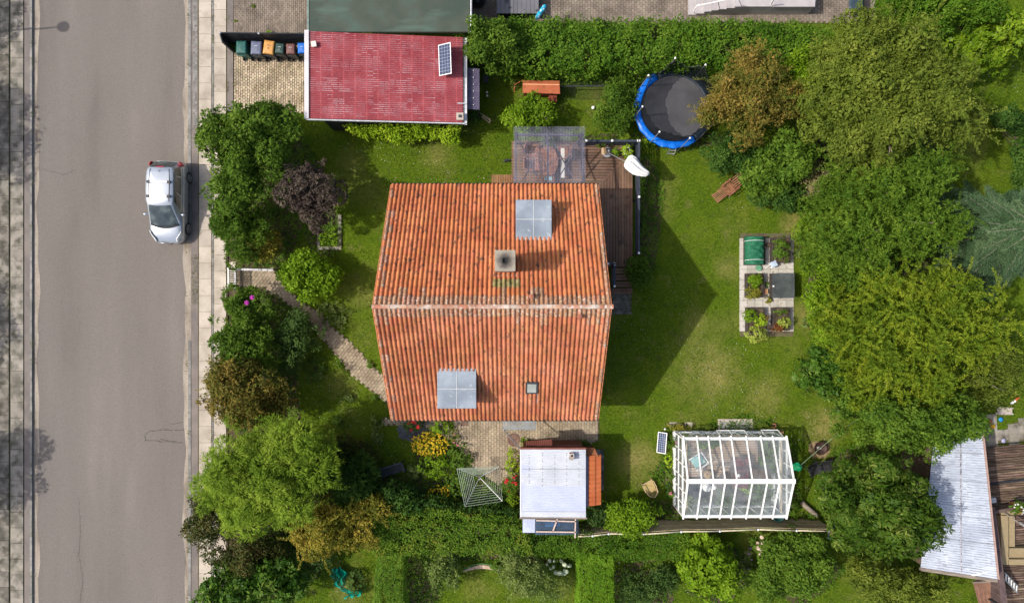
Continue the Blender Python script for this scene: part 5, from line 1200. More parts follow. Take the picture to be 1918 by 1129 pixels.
t = thing('wooden_block', 'small tan wood block beside the left middle bed', 'block', tuple(W(1434,546,.05))); MB().cbox(W(1434,546,.2),(.14,.26,.3),.05).build('block', mat('tan_wood',[(.40,.24,.11),(.5,.32,.16)],4,.8), t, bevel=.01); MB().cbox(W(1434,546,.36),(.10,.22,.01),.05).build('top', M_teak, t)
# small border bed by the plum tree
t = thing('stone_edged_bed', 'small bed edged with grey stone beneath the purple tree', 'garden bed', (WX(617),WY(437),0))
for i,a in enumerate(((594,462,639,468),(633,402,639,462),(594,425,599,462))):
    xa,xb,ya,yb = WX(a[0],.1),WX(a[2],.1),WY(a[3],.1),WY(a[1],.1); mb = MB(); n = max(1,int(max(xb-xa,yb-ya)/.22))
    for k in range(n):
        if xb-xa > yb-ya: mb.box(xa+(xb-xa)*k/n+.006,ya,0,xa+(xb-xa)*(k+1)/n-.006,yb,.10)
        else: mb.box(xa,ya+(yb-ya)*k/n+.006,0,xb,ya+(yb-ya)*(k+1)/n-.006,.10)
    mb.build('edging', M_slab_old, t)
# ---------------------------------------------------------------- greenhouse
gh = thing('greenhouse', 'white framed glass greenhouse with nine roof bars', 'greenhouse', (10.8,-8.5,0))
gx0,gx1,gyn,gys,gym = 8.28,13.33,-6.64,-10.40,-8.48; ze,zr = 1.9,2.75
M_gl = glassmat('greenhouse_glass', (.97,.99,.99), .17, (.62,.66,.68), .07, .04)
def rpt(x,f,n=True): y = gym+((gyn if n else gys)-gym)*f; return Vector((x,y,zr+(ze-zr)*f))
for a,b in (((gx0,gyn),(gx1,gyn)),((gx0,gys),(gx1,gys)),((gx0,gyn),(gx0,gys)),((gx1,gyn),(gx1,gys))): MB().bar(Vector((*a,.15)),Vector((*b,.15)),.10,.3).build('plinth', M_white, gh)
for y in (gyn,gys):
    MB().bar(Vector((gx0,y,ze-.02)),Vector((gx1,y,ze-.02)),.14,.09).build('eaves_beam', M_white, gh)
MB().bar(Vector((gx0-.05,gym,zr)),Vector((gx1+.06,gym,zr)),.22,.07).build('ridge_beam', M_white, gh)
xs = [WX(p,ze) for p in (1277,1304,1326,1348,1370,1399,1427,1450,1476)]; xs = [gx0+.02]+[gx0+(x-xs[0])*(gx1-gx0-.04)/(xs[-1]-xs[0]) for x in xs[1:-1]]+[gx1-.02]
for i,x in enumerate(xs):
    wd = .085 if i in (0,8) else .062
    for n_ in (True,False): MB().bar(rpt(x,.04,n_)+Vector((0,0,.035)),rpt(x,1.07,n_)+Vector((0,0,.035)),wd,.06).build('roof_bar', M_white, gh)
for i in range(8):
    for n_ in (True,False):
        q = [rpt(xs[i]+.03,.06,n_),rpt(xs[i+1]-.03,.06,n_),rpt(xs[i+1]-.03,1.0,n_),rpt(xs[i]+.03,1.0,n_)]
        MB().add([p+Vector((0,0,.03)) for p in q],[(0,1,2,3)] if not n_ else [(3,2,1,0)]).build('roof_pane', M_gl, gh)
for i,x in enumerate(xs):
    for y in (gyn,gys): MB().box(x-.03,y-.035,.3,x+.03,y+.035,ze-.06).build('wall_bar', M_white, gh)
for y in (gyn,gys):
    for i in range(8): MB().box(xs[i]+.03,y-.004,.3,xs[i+1]-.03,y+.004,ze-.065).build('wall_pane', M_gl, gh)
for x in (gx0,gx1):
    for k in range(7):
        y = gys+(gyn-gys)*k/6; zt = ze+(zr-ze)*(1-abs(y-gym)/abs(gyn-gym)); MB().box(x-.03,y-.03,.3,x+.03,y+.03,zt-.03).build('gable_bar', M_white, gh)
    MB().bar(Vector((x,gys,ze-.02)),Vector((x,gyn,ze-.02)),.07,.07).build('gable_beam', M_white, gh); MB().bar(Vector((x,gys,1.05)),Vector((x,gyn,1.05)),.06,.05).build('gable_beam', M_white, gh)
    for k in range(6):
        y0_,y1_ = gys+(gyn-gys)*k/6+.03, gys+(gyn-gys)*(k+1)/6-.03; f = lambda y: ze+(zr-ze)*(1-abs(y-gym)/abs(gyn-gym))-.03
        MB().add([(x,y0_,.3),(x,y1_,.3),(x,y1_,f(y1_)),(x,y0_,f(y0_))],[(0,1,2,3)]).build('gable_pane', M_gl, gh)
# open vents on the north wall
def vent(x0,x1,open_):
    b0,b1 = Vector((x0,gyn+.04,ze-.08)),Vector((x1,gyn+.04,ze-.08)); d = Vector((0,open_,-.75)); mb = MB()
    for a,b in ((b0,b1),(b0+d,b1+d),(b0,b0+d),(b1,b1+d)): mb.bar(a,b,.045,.04)
    o = mb.build('wall_vent', M_white, gh); MB().add([b0,b1,b1+d,b0+d],[(0,1,2,3)]).build('pane', M_gl, o)
vent(xs[0]+.02,xs[1],.10); vent(xs[1],xs[2]+.15,.04); vent(xs[2]+.2,xs[3]+.1,.04); vent(xs[4]-.45,xs[4]+.2,.20); vent(xs[5]-.55,xs[5]+.2,.20); vent(xs[5]+.3,xs[6]+.2,.08); vent(xs[7]-.25,xs[8]-.1,.22)
for y_ in (1,5): pass
for x_ in (gx0+.22, gx1-.22): MB().bar(Vector((x_,gys+.1,ze-.15)),Vector((x_,gyn-.1,ze-.15)),.05,.05).build('cross_tie', MATS['pale_pine'], gh)
MB().tube([(gx1-.12,gys+.3,1.5),(gx1-.12,gyn-.3,1.5)],.11,12).build('blind_roll', mat('cream_blind',[(.6,.6,.57),(.7,.7,.67)],3,.8), gh, smooth=True)
# things inside it
gf = thing('greenhouse_floor', 'brown plank floor inside the greenhouse', 'plank floor', (10.8,-8.3,0))
planks('boards', [(gx0+.75,gyn-.1),(gx1-.75,gyn-.1),(gx1-.75,-8.95),(gx0+.75,-8.95)], .08, .12, 0, mat('pale_boards',[(.36,.25,.17),(.48,.35,.25)],1.5,.8,isl=.15,bump=.3), gf, seed=8)
MB().box(gx0+.76,-8.94,.01,gx1-.76,gyn-.11,.045).build('joists', M_black, gf)
mred = mat('oxblood_paint',[(.10,.02,.025),(.16,.035,.04)],4,.5)
t = thing('red_table', 'dark red slatted table inside the greenhouse', 'table', (WX(1388,.8),WY(886,.8),.08)); c = W(1388,886,.8); mb = MB()
for k in range(8): mb.box(c.x-.38+k*.095+.006,c.y-.75,.77,c.x-.38+(k+1)*.095-.006,c.y+.75,.8)
mb.build('tabletop', mred, t)
for sx in (-1,1):
    for sy in (-1,1): MB().box(c.x+sx*.3-.03,c.y+sy*.6-.03,.08,c.x+sx*.3+.03,c.y+sy*.6+.03,.765).build('leg', mred, t)
mw = mat('dark_wicker',[(.09,.055,.035),(.15,.10,.065)],30,.8,bump=.6,bscale=40)
for px_,py_,rz_,lab in ((1366,891,90,'brown slatted chair left of the red greenhouse table'),(1414,887,-90,'dark chair right of the red greenhouse table')):
    folding_chair(lab, px_, py_, R(rz_), mw, z0=.08, group='chairs at the red greenhouse table')
t = thing('sun_lounger', 'turquoise cushioned chair in the top left of the greenhouse', 'chair', (WX(1308,.5),WY(863,.5),.08)); T = Matrix.Translation(Vector((WX(1308,.45),WY(863,.45),0)))@Matrix.Rotation(R(35),4,'Z')
MB().box(-.3,-.28,.3,.3,.28,.44,T).build('cushion', mat('aqua_cushion',[(.22,.48,.46),(.32,.58,.56)],3,.9), t, bevel=.04); mb = MB()
for s in (-1,1): mb.bar(T@Vector((-.38,s*.33,.5)),T@Vector((.36,s*.33,.6)),.05,.04)
mb.bar(T@Vector((.36,-.33,.6)),T@Vector((.36,.33,.6)),.05,.04); mb.build('frame', M_white, t)
for sx in (-1,1):
    for sy in (-1,1): MB().bar(T@Vector((sx*.3,sy*.31,.08)),T@Vector((sx*.3,sy*.31,.52)),.04,.04,Vector((1,0,0))).build('leg', M_white, t)
t = thing('wicker_pouf', 'round tan wicker pouf on the greenhouse floor', 'pouf', tuple(W(1324,888,.08))); MB().lathe(tuple(W(1324,888,.08)),[(.2,0),(.27,.1),(.27,.25),(.2,.36),(.05,.38)],20).build('body', mat('tan_wicker',[(.32,.20,.09),(.46,.31,.16)],30,.9,bump=.6), t, smooth=True); MB().lathe(tuple(W(1324,888,.46)),[(.05,0),(.05,.02),(.01,.03)],10).build('knob', M_teak, t)
t = thing('round_table', 'grey round table in the lower left of the greenhouse', 'table', tuple(W(1306,914,.08))); c = W(1306,914,.7); MB().lathe((c.x,c.y,.68),[(.48,0),(.5,.02),(.5,.03),(.02,.035)],28).build('tabletop', M_dgrey, t); MB().lathe((c.x,c.y,.08),[(.25,0),(.04,.04),(.03,.6)],12).build('pedestal', M_dgrey, t)
def lantern(lab,px,py,r,z):
    c = W(px,py,z); t = thing('paper_lantern', lab, 'lantern', (c.x,c.y,z)); MB().lathe((c.x,c.y,z-r),[(r*math.sin(math.pi*k/14)+.003,r-r*math.cos(math.pi*k/14)) for k in range(15)],22,False).build('globe', M_white, t, smooth=True); MB().tube([(c.x,c.y,z+r),(c.x,c.y,z+r+.25)],.006,5).build('cord', M_dgrey, t)
lantern('large white globe lantern hanging in the greenhouse',1324,912,.22,1.7); lantern('small white globe lantern beside the larger one',1338,912,.12,1.7); lantern('small white globe lamp over the red table end',1384,890,.09,1.1)
# solar: round terracotta + crate outside
pot('terracotta pot at the top right corner of the greenhouse bed', 1450,797,.11,.2,M_terra,0)
t = thing('small_crate', 'small tan crate at the greenhouse corner', 'crate', tuple(W(1463,809,.0))); MB().cbox(W(1463,809,.1),(.2,.12,.18),0).build('crate', mat('tan_wood',[(.40,.24,.11),(.5,.32,.16)],4,.8), t); MB().cbox(W(1463,809,.2),(.16,.09,.01),0).build('lid', M_teak, t)
t = thing('garden_ornament', 'small white round light left of the greenhouse bed', 'light', tuple(W(1245,803,0))); MB().lathe(tuple(W(1245,803,.2)),[(.02,0),(.05,.03),(.05,.07),(.01,.1)],12).build('globe', M_white, t, smooth=True); MB().tube([W(1245,803,0),W(1245,803,.2)],.01,5).build('stake', M_dgrey, t)
t = thing('water_butt', 'dark green water butt under the greenhouse eaves corner', 'water butt', tuple(W(1460,968,0)))
c = W(1459,967,.9); MB().lathe((c.x,c.y,0),[(.24,0),(.3,.45),(.28,.9),(.25,.9),(.24,.75)],24).build('barrel', mat('butt_green',[(.01,.05,.045),(.02,.075,.065)],3,.45), t, smooth=True); MB().lathe((c.x,c.y,.74),[(.25,0),(.01,.001)],20).build('water', mat('dark_water',[(.01,.012,.01)],3,.05), t)
# rattan chair left of it
t = thing('rattan_chair', 'pale rattan armchair on the lawn left of the greenhouse', 'chair', tuple(W(1218,914,0))); T = Matrix.Translation(Vector((WX(1218,.4),WY(914,.4),0)))@Matrix.Rotation(R(28),4,'Z')
mrat = mat('rattan',[(.42,.31,.16),(.55,.42,.25)],20,.8,bump=.4)
mb = MB(); mb.tube([T@Vector(p) for p in ((-.30,.34,.62),(-.30,.0,.6),(-.24,-.28,.62),(0,-.42,.68),(.24,-.28,.62),(.30,0,.6),(.30,.34,.62))],.026,7); mb.build('arm_hoop', mrat, t, smooth=True)
mb = MB()
for k in range(9): x = -.22+k*.055; mb.bar(T@Vector((x,-.24,.36)),T@Vector((x*1.1,.30,.38)),.045,.02)
mb.build('seat', mat('straw',[(.45,.33,.13),(.56,.43,.2)],12,.9), t)
mb = MB()
for k in range(9): a = math.pi*(1.12+.76*k/8); mb.tube([T@Vector((.22*math.cos(a),-.05+.22*math.sin(a),.36)),T@Vector((.29*math.cos(a),-.08+.34*math.sin(a),.64))],.012,5)
mb.build('backrest', mrat, t); MB().tube([T@Vector((-.28,.32,.36)),T@Vector((.28,.32,.36))],.024,6).build('front_rail', mrat, t)
for x,y in ((-.24,-.22),(.24,-.22),(-.28,.32),(.28,.32)): MB().tube([T@Vector((x,y,0)),T@Vector((x,y,.6))],.022,6).build('leg', mrat, t)
# fire bowl, two black folding chairs, bag, log, nesting box + line
t = thing('fire_bowl', 'dark rusty fire bowl with white ash on scorched grass', 'fire bowl', tuple(W(1538,841,0))); c = W(1538.5,840,.4)
MB().lathe((c.x,c.y,.08),[(.06,0),(.2,.08),(.32,.24),(.34,.26),(.31,.25),(.18,.12),(.02,.08)],28).build('bowl', mat('rusty_iron',[(.035,.02,.018),(.08,.045,.035)],6,.6,metal=.4), t, smooth=True)
for k in range(3): a = 2*math.pi*k/3; MB().tube([(c.x+.1*math.cos(a),c.y+.1*math.sin(a),.12),(c.x+.24*math.cos(a),c.y+.24*math.sin(a),0)],.015,5).build('leg', M_dgrey, t)
MB().grid(lambda u,v: (c.x-.03+.22*(u-.5),c.y-.0+.12*(v-.5),.20+.03*math.sin(u*9)*math.sin(v*7)),6,6).build('ash', mat('ash',[(.2,.19,.18),(.6,.58,.55)],22,.95), t); MB().tube([(c.x-.15,c.y-.1,.24),(c.x+.08,c.y+.1,.26)],.025,6).build('log_piece', M_blackp, t)
sheet('scorched_earth', blob(1534,842,20,17,0,seed=3), .0185, mat('scorched',[(.22,.15,.08),(.34,.25,.15)],6,.95))
def camp(lab,px,py,rz):
    T = Matrix.Translation(Vector((WX(px,.3),WY(py,.3),0)))@Matrix.Rotation(rz,4,'Z'); t = thing('camping_chair', lab, 'chair', tuple(W(px,py,0)), 'two black folding chairs by the fire bowl')
    MB().grid(lambda u,v: tuple(T@Vector(((u-.5)*.5,-.28+.42*v,.33-.03*math.sin(math.pi*u)))),6,5).build('seat', M_blackp, t, solid=.01); MB().grid(lambda u,v: tuple(T@Vector(((u-.5)*.5,.14+.30*v,.34+.4*v-.02*math.sin(math.pi*u)))),6,5).build('backrest', M_blackp, t, solid=.01)
    for s in (-1,1): MB().tube([T@Vector(p) for p in ((s*.28,-.34,.02),(s*.28,-.30,.36),(s*.28,.14,.36),(s*.27,.46,.76))],.012,6).build('side_tube', M_dgrey, t); MB().tube([T@Vector((s*.28,.40,.02)),T@Vector((s*.28,-.22,.5)),T@Vector((s*.28,.22,.55))],.012,6).build('side_tube', M_dgrey, t)
    MB().tube([T@Vector((-.27,.46,.76)),T@Vector((.27,.46,.76))],.012,6).build('top_rail', M_dgrey, t)
camp('left of the two black folding chairs by the fire bowl',1524,879,R(28)); camp('right of the two black folding chairs, nearer the dark tree',1544,876,R(8))
t = thing('green_bag', 'bright green bag tied on the line beside the greenhouse', 'bag', tuple(W(1492,874,1.5)))
c = W(1491,874,1.6); mb = MB(); mb.grid(lambda u,v: (c.x+(.20*math.sin(math.pi*v)**.7+.01)*(1+.12*math.sin(u*2*math.pi*5))*math.cos(2*math.pi*u)-.1+.3*v, c.y+(.2*math.sin(math.pi*v)**.7+.01)*(1+.12*math.sin(u*2*math.pi*5+1))*math.sin(2*math.pi*u), 1.45+.28*v),30,10); mb.build('sack', mat('bright_green',[(.0,.25,.09),(.01,.36,.14)],6,.5), t, smooth=True); MB().tube([c+Vector((.15,0,.05)),c+Vector((.22,-.02,.12))],.02,6).build('knot', M_white, t)
t = thing('clothes_line', 'thin green line stretched from the greenhouse to the nesting box', 'line', tuple(W(1494,876,1.7)))
pa, pb = W(1494,876,1.7), W(1614,779,2.0); MB().tube([pa.lerp(pb,k/12)+Vector((0,0,-.12*math.sin(math.pi*k/12))) for k in range(13)],.009,5).build('cord', mat('green_cord',[(.22,.36,.2),(.3,.44,.28)],3,.6), t); MB().tube([pb, pb+Vector((.05,.02,.03)), pb+Vector((.08,0,0))],.018,5).build('hook', M_steel, t)
t = thing('nesting_box', 'little tan nesting box on a pole at the shrub edge', 'nesting box', tuple(W(1617,770,0))); c = W(1618,768,1.9)
MB().box(c.x-.15,c.y-.2,1.65,c.x+.15,c.y+.12,1.93).build('box', mat('tan_wood',[(.40,.24,.11),(.5,.32,.16)],4,.8), t); MB().bar(Vector((c.x-.25,c.y+.08,1.98)),Vector((c.x+.05,c.y+.08,2.1)),.34,.03).build('roof', M_oldwood, t); MB().bar(Vector((c.x+.05,c.y+.08,2.1)),Vector((c.x+.25,c.y+.05,1.98)),.34,.03).build('roof', M_oldwood, t); MB().tube([(c.x,c.y,0),(c.x,c.y,1.65)],.03,7).build('pole', M_oldwood, t)
t = thing('log', 'grey weathered log lying between greenhouse and dark tree', 'log', tuple(W(1516,953,0))); a,b = W(1501,940,.2),W(1530,966,.25)
MB().tube([a.lerp(b,k/6)+Vector((0,0,.02*math.sin(k*2))) for k in range(7)],[.12,.12,.13,.12,.13,.135,.14],12).build('trunk', M_oldwood, t, smooth=True); MB().tube([b-(b-a).normalized()*.01,b+(b-a).normalized()*.012],.12,14).build('cut_end', mat('cut_end',[(.30,.22,.14),(.42,.33,.24)],14,.9), t)
# ---------------------------------------------------------------- bottom fence with rope-like rail
t = thing('slatted_fence', 'long brown slatted fence with a pale wavy top rail along the bottom hedge', 'fence', (WX(1320),WY(985),0)); zf = 1.75
tops = [(1083,1003),(1110,1002),(1140,998),(1205,999),(1276,994),(1348,993),(1420,990),(1492,992),(1560,993)]
for i in range(len(tops)-1):
    a,b = W(*tops[i],zf),W(*tops[i+1],zf); a0,b0 = Vector((a.x,a.y,0)),Vector((b.x,b.y,0)); mb = MB()
    for k in range(11): z = .1+k*.15; mb.bar(a0+Vector((0,.02+.0015*k,z)),b0+Vector((0,.02+.0015*k,z)),.025,.115)
    mb.build('slat_panel', mat('brown_fence',[(.36,.28,.16),(.48,.39,.25)],3,.85,isl=.2,bump=.3), t)
    mid = a.lerp(b,.5)+Vector((0,-.04,-.02)); MB().tube([a+Vector((0,-.02,.02)),mid,b+Vector((0,-.02,.02))],.035,7).build('top_rail', mat('pale_rail',[(.46,.40,.27),(.58,.52,.38)],5,.8), t, smooth=True)
for p in tops[1:]: q = W(*p,zf); MB().box(q.x-.045,q.y-.06,0,q.x+.045,q.y-.0,zf-.02).build('post', M_oldwood, t); MB().lathe((q.x,q.y-.03,zf+.03),[(.06,0),(.05,.03),(.01,.05)],8).build('post_cap', mat('zinc_cap',[(.6,.62,.66)],3,.3), t)
# ---------------------------------------------------------------- shed
sh = thing('garden_shed', 'shed with a white corrugated roof below the house patio', 'shed', (1.8,-8.8,0))
sz = 2.45; sx0,sx1,sy0,sy1 = WX(975,sz),WX(1097,sz),WY(968,sz),WY(841,sz)
mshed = mat('red_brown_boards',[(.15,.05,.035),(.22,.08,.055)],3,.8,stretch=(4,1,1),bump=.2)
MB().box(sx0+.15,sy0+.15,0,sx1-.02,sy1-.05,2.2).build('wall', mshed, sh)
M_wroof = mat('white_corrugated', [(.42,.445,.49),(.49,.515,.56),(.55,.575,.62)], .8, .4, spots=((.45,.46,.50),6,.62,.1,(.6,3,1)), spots2=((.42,.47,.62),.9,.55,.1,(.35,1.3,1)), spec=.4)
M_bsheet = mat('bluish_corrugated', [(.42,.46,.60),(.48,.52,.66)], 1.5, .4, spots=((.40,.44,.58),5,.62,.1,(1,3,1)))
def wav(u,v,x0,x1,y0,y1,z,n,slopex=0): 
    y = y0+(y1-y0)*v; return (x0+(x1-x0)*u, y, z+slopex*u+.016*abs(math.sin(math.pi*y/.076)))
def roofpart(nm,y0,y1,m,dz=0): return MB().grid(lambda u,v: wav(u,v,sx0+.04,sx1,y0,y1,sz-.0+dz,0,.06),4,int((y1-y0)/.076*6)).build(nm, m, sh, solid=.008)
yA = WY(957,sz); yB = WY(910,sz)
roofpart('roof',yB+.004,sy1,M_wroof); roofpart('roof',yA,yB,M_bsheet,-.012); roofpart('roof',sy0,yA-.004,M_wroof,.0)
MB().box(sx0-.02,sy0,sz-.10,sx0+.035,sy1,sz+.02).build('fascia', M_white, sh); MB().box(sx0-.05,sy0-.07,sz-.1,sx1+.05,sy0-.01,sz+.07).build('eaves_board', M_oldwood, sh); MB().box(sx0,sy1+.005,sz-.12,sx1+.02,sy1+.09,sz+.07).build('eaves_board', mshed, sh)
sc = MB()
for xx in (991,1016,1039,1061,1084):
    for yy in range(848,910,4): 
        if (yy*7+xx) % 3: q = W(xx,yy,sz); sc.lathe((q.x,q.y,sz+.03+.06*(q.x-sx0)/(sx1-sx0)),[(.018,0),(.015,.012),(.004,.016)],6)
o = sc.build('roof_screws', M_dgrey, sh); o['kind'] = 'stuff'
MB().bar((sx0+.05,WY(878,sz),sz+.025),(sx1,WY(878,sz),sz+.085),.02,.012).build('sheet_lap', M_steel, sh)
q = W(1071,852,sz+.25); v = MB().cbox((q.x,q.y,sz+.22),(.20,.20,.32),.15).build('chimney', mat('vent_brick',[(.35,.27,.23),(.5,.42,.38)],8,.9), sh); MB().cbox((q.x-.02,q.y-.14,sz+.25),(.19,.14,.28),-.2).build('cowl', M_slab_old, v); MB().cbox((q.x,q.y,sz+.385),(.1,.1,.02),.15).build('flue', M_black, v)
# tiled lean-to on its right side, purple strip, red-brown roofs on top side
tz = 2.15; MB().box(WX(1094,tz),WY(948,tz),0,WX(1118,tz),WY(852,tz),tz-.2).build('side_wall', mshed, sh)
MB().box(WX(1096,2.3),WY(949,2.3),2.25,WX(1102,2.3),WY(854,2.3),2.3).build('valley_strip', mat('purple_lead',[(.13,.12,.18),(.19,.18,.26)],3,.6), sh)
mb = MB(); rnd = random.Random(4); yy0,yy1 = WY(946,tz),WY(852,tz); n = 11
for k in range(n):
    for j in range(2):
        xa = WX(1102+11.5*j,tz); xb = WX(1102+11.5*(j+1),tz)+.03; ya = yy0+(yy1-yy0)*k/n; yb = yy0+(yy1-yy0)*(k+1)/n-.006; z0_ = 2.27-.14*j+.01; vs=[]
        for (x,z) in ((xa,z0_+.0),((xa+xb)/2,z0_-.045),(xb,z0_-.10)):
            for q in range(7): u = q/6; vs.append((x, ya+(yb-ya)*u, z+.03*math.sin(math.pi*min(1,u*1.2))*(u<.84)+rnd.uniform(-.001,.001)))
        mb.add(vs,[(r_*7+q,(r_+1)*7+q,(r_+1)*7+q+1,r_*7+q+1) for r_ in range(2) for q in range(6)])
mb.build('tiled_side_roof', mat('new_clay_tile',[(.50,.13,.04),(.56,.16,.055)],1.2,.65,isl=.05), sh, solid=.012)
mcorr = mat('brown_corrugated',[(.13,.04,.03),(.19,.065,.045)],2,.6)
MB().grid(lambda u,v: (WX(985,1.9)+(WX(1034,1.9)-WX(985,1.9))*u, WY(842,2.2)+(WY(822+(-3)*0,1.9)-WY(842,2.2))*v*(.8+.2*u), 2.3-.35*v+.02*abs(math.sin(math.pi*u*14))),84,4).build('porch_roof', mcorr, sh, solid=.01)
MB().grid(lambda u,v: (WX(1035,1.9)+(WX(1084,1.9)-WX(1035,1.9))*u, WY(842,2.2)+(WY(832,1.9)-WY(842,2.2))*v, 2.15-.15*v+.02*abs(math.sin(math.pi*u*14))),84,4).build('porch_roof', mcorr, sh, solid=.01)
MB().grid(lambda u,v: (WX(1098,2)+(WX(1120-6*v,2)-WX(1098,2))*u, WY(853,2)+(WY(839,2)-WY(853,2))*v, 2.18-.25*v),4,4).build('corner_roof', mat('rust_felt',[(.26,.09,.035),(.34,.13,.06)],3,.8), sh, solid=.02)
MB().box(WX(1117),WY(917),.02,WX(1131),WY(841),.09).build('step_slab', M_slab_dark, sh)
MB().tube([W(944,805,2.2),W(976,842,2.45)],.03,7).build('roof_gutter_pipe', M_dgrey, sh); 
# lean-to store behind with clear blue sheets
zz = 2.2; t = thing('covered_store', 'lean-to store with blue tinted clear sheets behind the shed', 'store', (WX(1030,zz),WY(985,zz),0)); a0,a1,b0,b1 = WX(979,zz),WX(1083,zz),WY(1002,zz),WY(971,zz)
MB().grid(lambda u,v: (a0+(WX(1002,zz)-a0)*u, b0+.12+(b1-b0-.12)*v, zz-.04+.06*v+.016*abs(math.sin(math.pi*u*1)) + .012*abs(math.sin(math.pi*v*12))),8,72).build('white_sheet', M_bsheet, t, solid=.008)
MB().grid(lambda u,v: (WX(1002,zz)+.01+(a1-WX(1002,zz))*u, b0+(b1-b0)*v, zz-.06+.06*v+.012*abs(math.sin(math.pi*v*11))),4,66).build('clear_sheet', glassmat('blue_sheet',(.35,.47,.62),.35,(.10,.16,.26),.10,.2), t, smooth=True)
mpink = mat('pale_pink_wood',[(.50,.37,.31),(.6,.47,.4)],4,.7)
for a,b in (((1004,974),(1079,976)),((1004,995),(1079,996)),((1078,970),(1077,1007)),((1044,971),(1036,993))): MB().bar(W(*a,zz+.06),W(*b,zz+.06),.06,.05).build('rafter', mpink, t)
for a in ((1004,996),(1077,997),(1004,974),(1077,975)): q = W(*a,zz); MB().box(q.x-.04,q.y-.04,0,q.x+.04,q.y+.04,zz-.1).build('post', mpink, t)
t = thing('blue_tarpaulin', 'bright blue tarpaulin lying under the clear store roof', 'tarpaulin', tuple(W(1034,980,.8))); MB().grid(lambda u,v: (WX(1020+28*u,1.3)+.05*math.sin(v*7),WY(987-12*v,1.3),1.2+.06*math.sin(u*11)*math.sin(v*8)),16,12).build('sheet', mat('tarp',[(.01,.20,.42),(.03,.36,.58)],5,.5), t, smooth=True); MB().box(WX(1024,1.1),WY(984,1.1),0,WX(1045,1.1),WY(976,1.1),1.1).build('stack', M_oldwood, t)
# ---------------------------------------------------------------- manholes, rotary dryer, bench
c = W(962,823,.05); t = thing('round_cover', 'round brown cover set in the patio beside the pipe', 'manhole cover', (c.x,c.y,.04)); MB().lathe((c.x,c.y,.04),[(.32,0),(.32,.035),(.29,.035),(.28,.028),(.02,.03)],32).build('cover', mat('rust_cover',[(.13,.075,.055),(.19,.12,.09)],7,.8), t); MB().cbox((c.x+.1,c.y,.075),(.1,.02,.01)).build('handle', M_dgrey, t)
c = W(870,791,.05); t = thing('square_cover', 'small square rusty cover set in the patio', 'manhole cover', (c.x,c.y,.04)); MB().box(c.x-.18,c.y-.18,.04,c.x+.18,c.y+.18,.07).build('cover', MATS['rust_cover'], t, bevel=.005); MB().box(c.x-.14,c.y-.14,.071,c.x+.14,c.y+.14,.075).build('plate', MATS['rust_cover'], t)
t = thing('rotary_dryer', 'rotary clothes dryer with square nested lines over the flower bed', 'clothes dryer', tuple(W(893,902,0)))
cn = [(856,877,1.85),(935,873,1.9),(941,938,1.95),(871,948,1.9)]; top = W(897,900,2.0); hub = Vector((top.x,top.y,1.35)); cw = [W(*c_) for c_ in cn]
MB().tube([(top.x,top.y,0),(top.x,top.y,1.75)],.03,8).build('pole', M_steel, t)
for c_ in cw: MB().tube([hub,c_],.016,6).build('arm', M_steel, t)
mwire = mat('green_line',[(.36,.44,.34),(.46,.54,.44)],3,.5)
for k in range(9):
    f = .30+.70*k/8; q = [hub.lerp(c_,f)+Vector((0,0,.01)) for c_ in cw]
    MB().tube(q+[q[0]],.010,4).build('drying_line', mwire, t)
t = thing('garden_bench', 'black slatted garden bench on the shaded grass', 'bench', tuple(W(736,881,0))); T = Matrix.Translation(Vector((WX(736.5,.4),WY(881,.4),0)))@Matrix.Rotation(R(17),4,'Z')
for nm,ps in (('seat',[(-.12+.09*k,.42) for k in range(4)]),('backrest',[(.27+.03*k,.52+.13*k) for k in range(3)])):
    mb = MB()
    for y,z in ps: mb.box(-.58,y-.035,z-.012,.58,y+.035,z+.012,T)
    mb.build(nm, M_bluegrey, t)
for s in (-1,1): MB().bar(T@Vector((s*.57,-.2,.62)),T@Vector((s*.57,.30,.62)),.05,.03).build('armrest', M_bluegrey, t); MB().bar(T@Vector((s*.57,-.17,0)),T@Vector((s*.57,-.17,.61)),.05,.05,Vector((1,0,0))).build('leg', M_bluegrey, t); MB().bar(T@Vector((s*.57,.24,0)),T@Vector((s*.57,.34,.8)),.05,.05,Vector((1,0,0))).build('leg', M_bluegrey, t)
c = W(775,802,.05); 
pave('dark_setts', pxpoly([(744,800),(760,790),(800,788),(828,795),(800,818),(770,828),(748,818)]), .11,.11,R(30),.05, mat('blue_setts',[(.055,.065,.08),(.10,.11,.125)],3,.85,isl=.2), seed=12)
# ---------------------------------------------------------------- right-hand neighbour
nb = thing('annex_building', 'outbuilding under a long white corrugated roof at the right edge', 'outbuilding', (19,-10,0))
def quadsheet(nm, q, z, m, par, n, amp, along='v', solid=.01):
    A,B,Cc,D = [W(*p,zq) for p,zq in zip(q,z)]
    return MB().grid(lambda u,v: tuple((A.lerp(B,u)).lerp(D.lerp(Cc,u),v)+Vector((0,0,amp*abs(math.sin(math.pi*v*n))))), 6, n*6).build(nm, m, par, solid=solid)
M_wr2 = mat('stained_white_corrugated', [(.40,.44,.51),(.48,.52,.59),(.55,.59,.65)], .9, .5, spots=((.28,.29,.33),8,.60,.10,(.35,2.4,1)), spots2=((.36,.38,.44),2.2,.58,.14,(.5,1.6,1)))
n_ = 60
A,B,Cc,D = W(1724,1062,2.6),W(1868,1084,2.75),W(1837,792,2.75),W(1752,792,2.6)
def nbroof(u,v):
    p = (A.lerp(B,u)).lerp(D.lerp(Cc,u),v); return (p.x,p.y,p.z+.028*abs(math.sin(math.pi*v*62)))
nr_ = MB(); dv = MB(); rnd = random.Random(6)
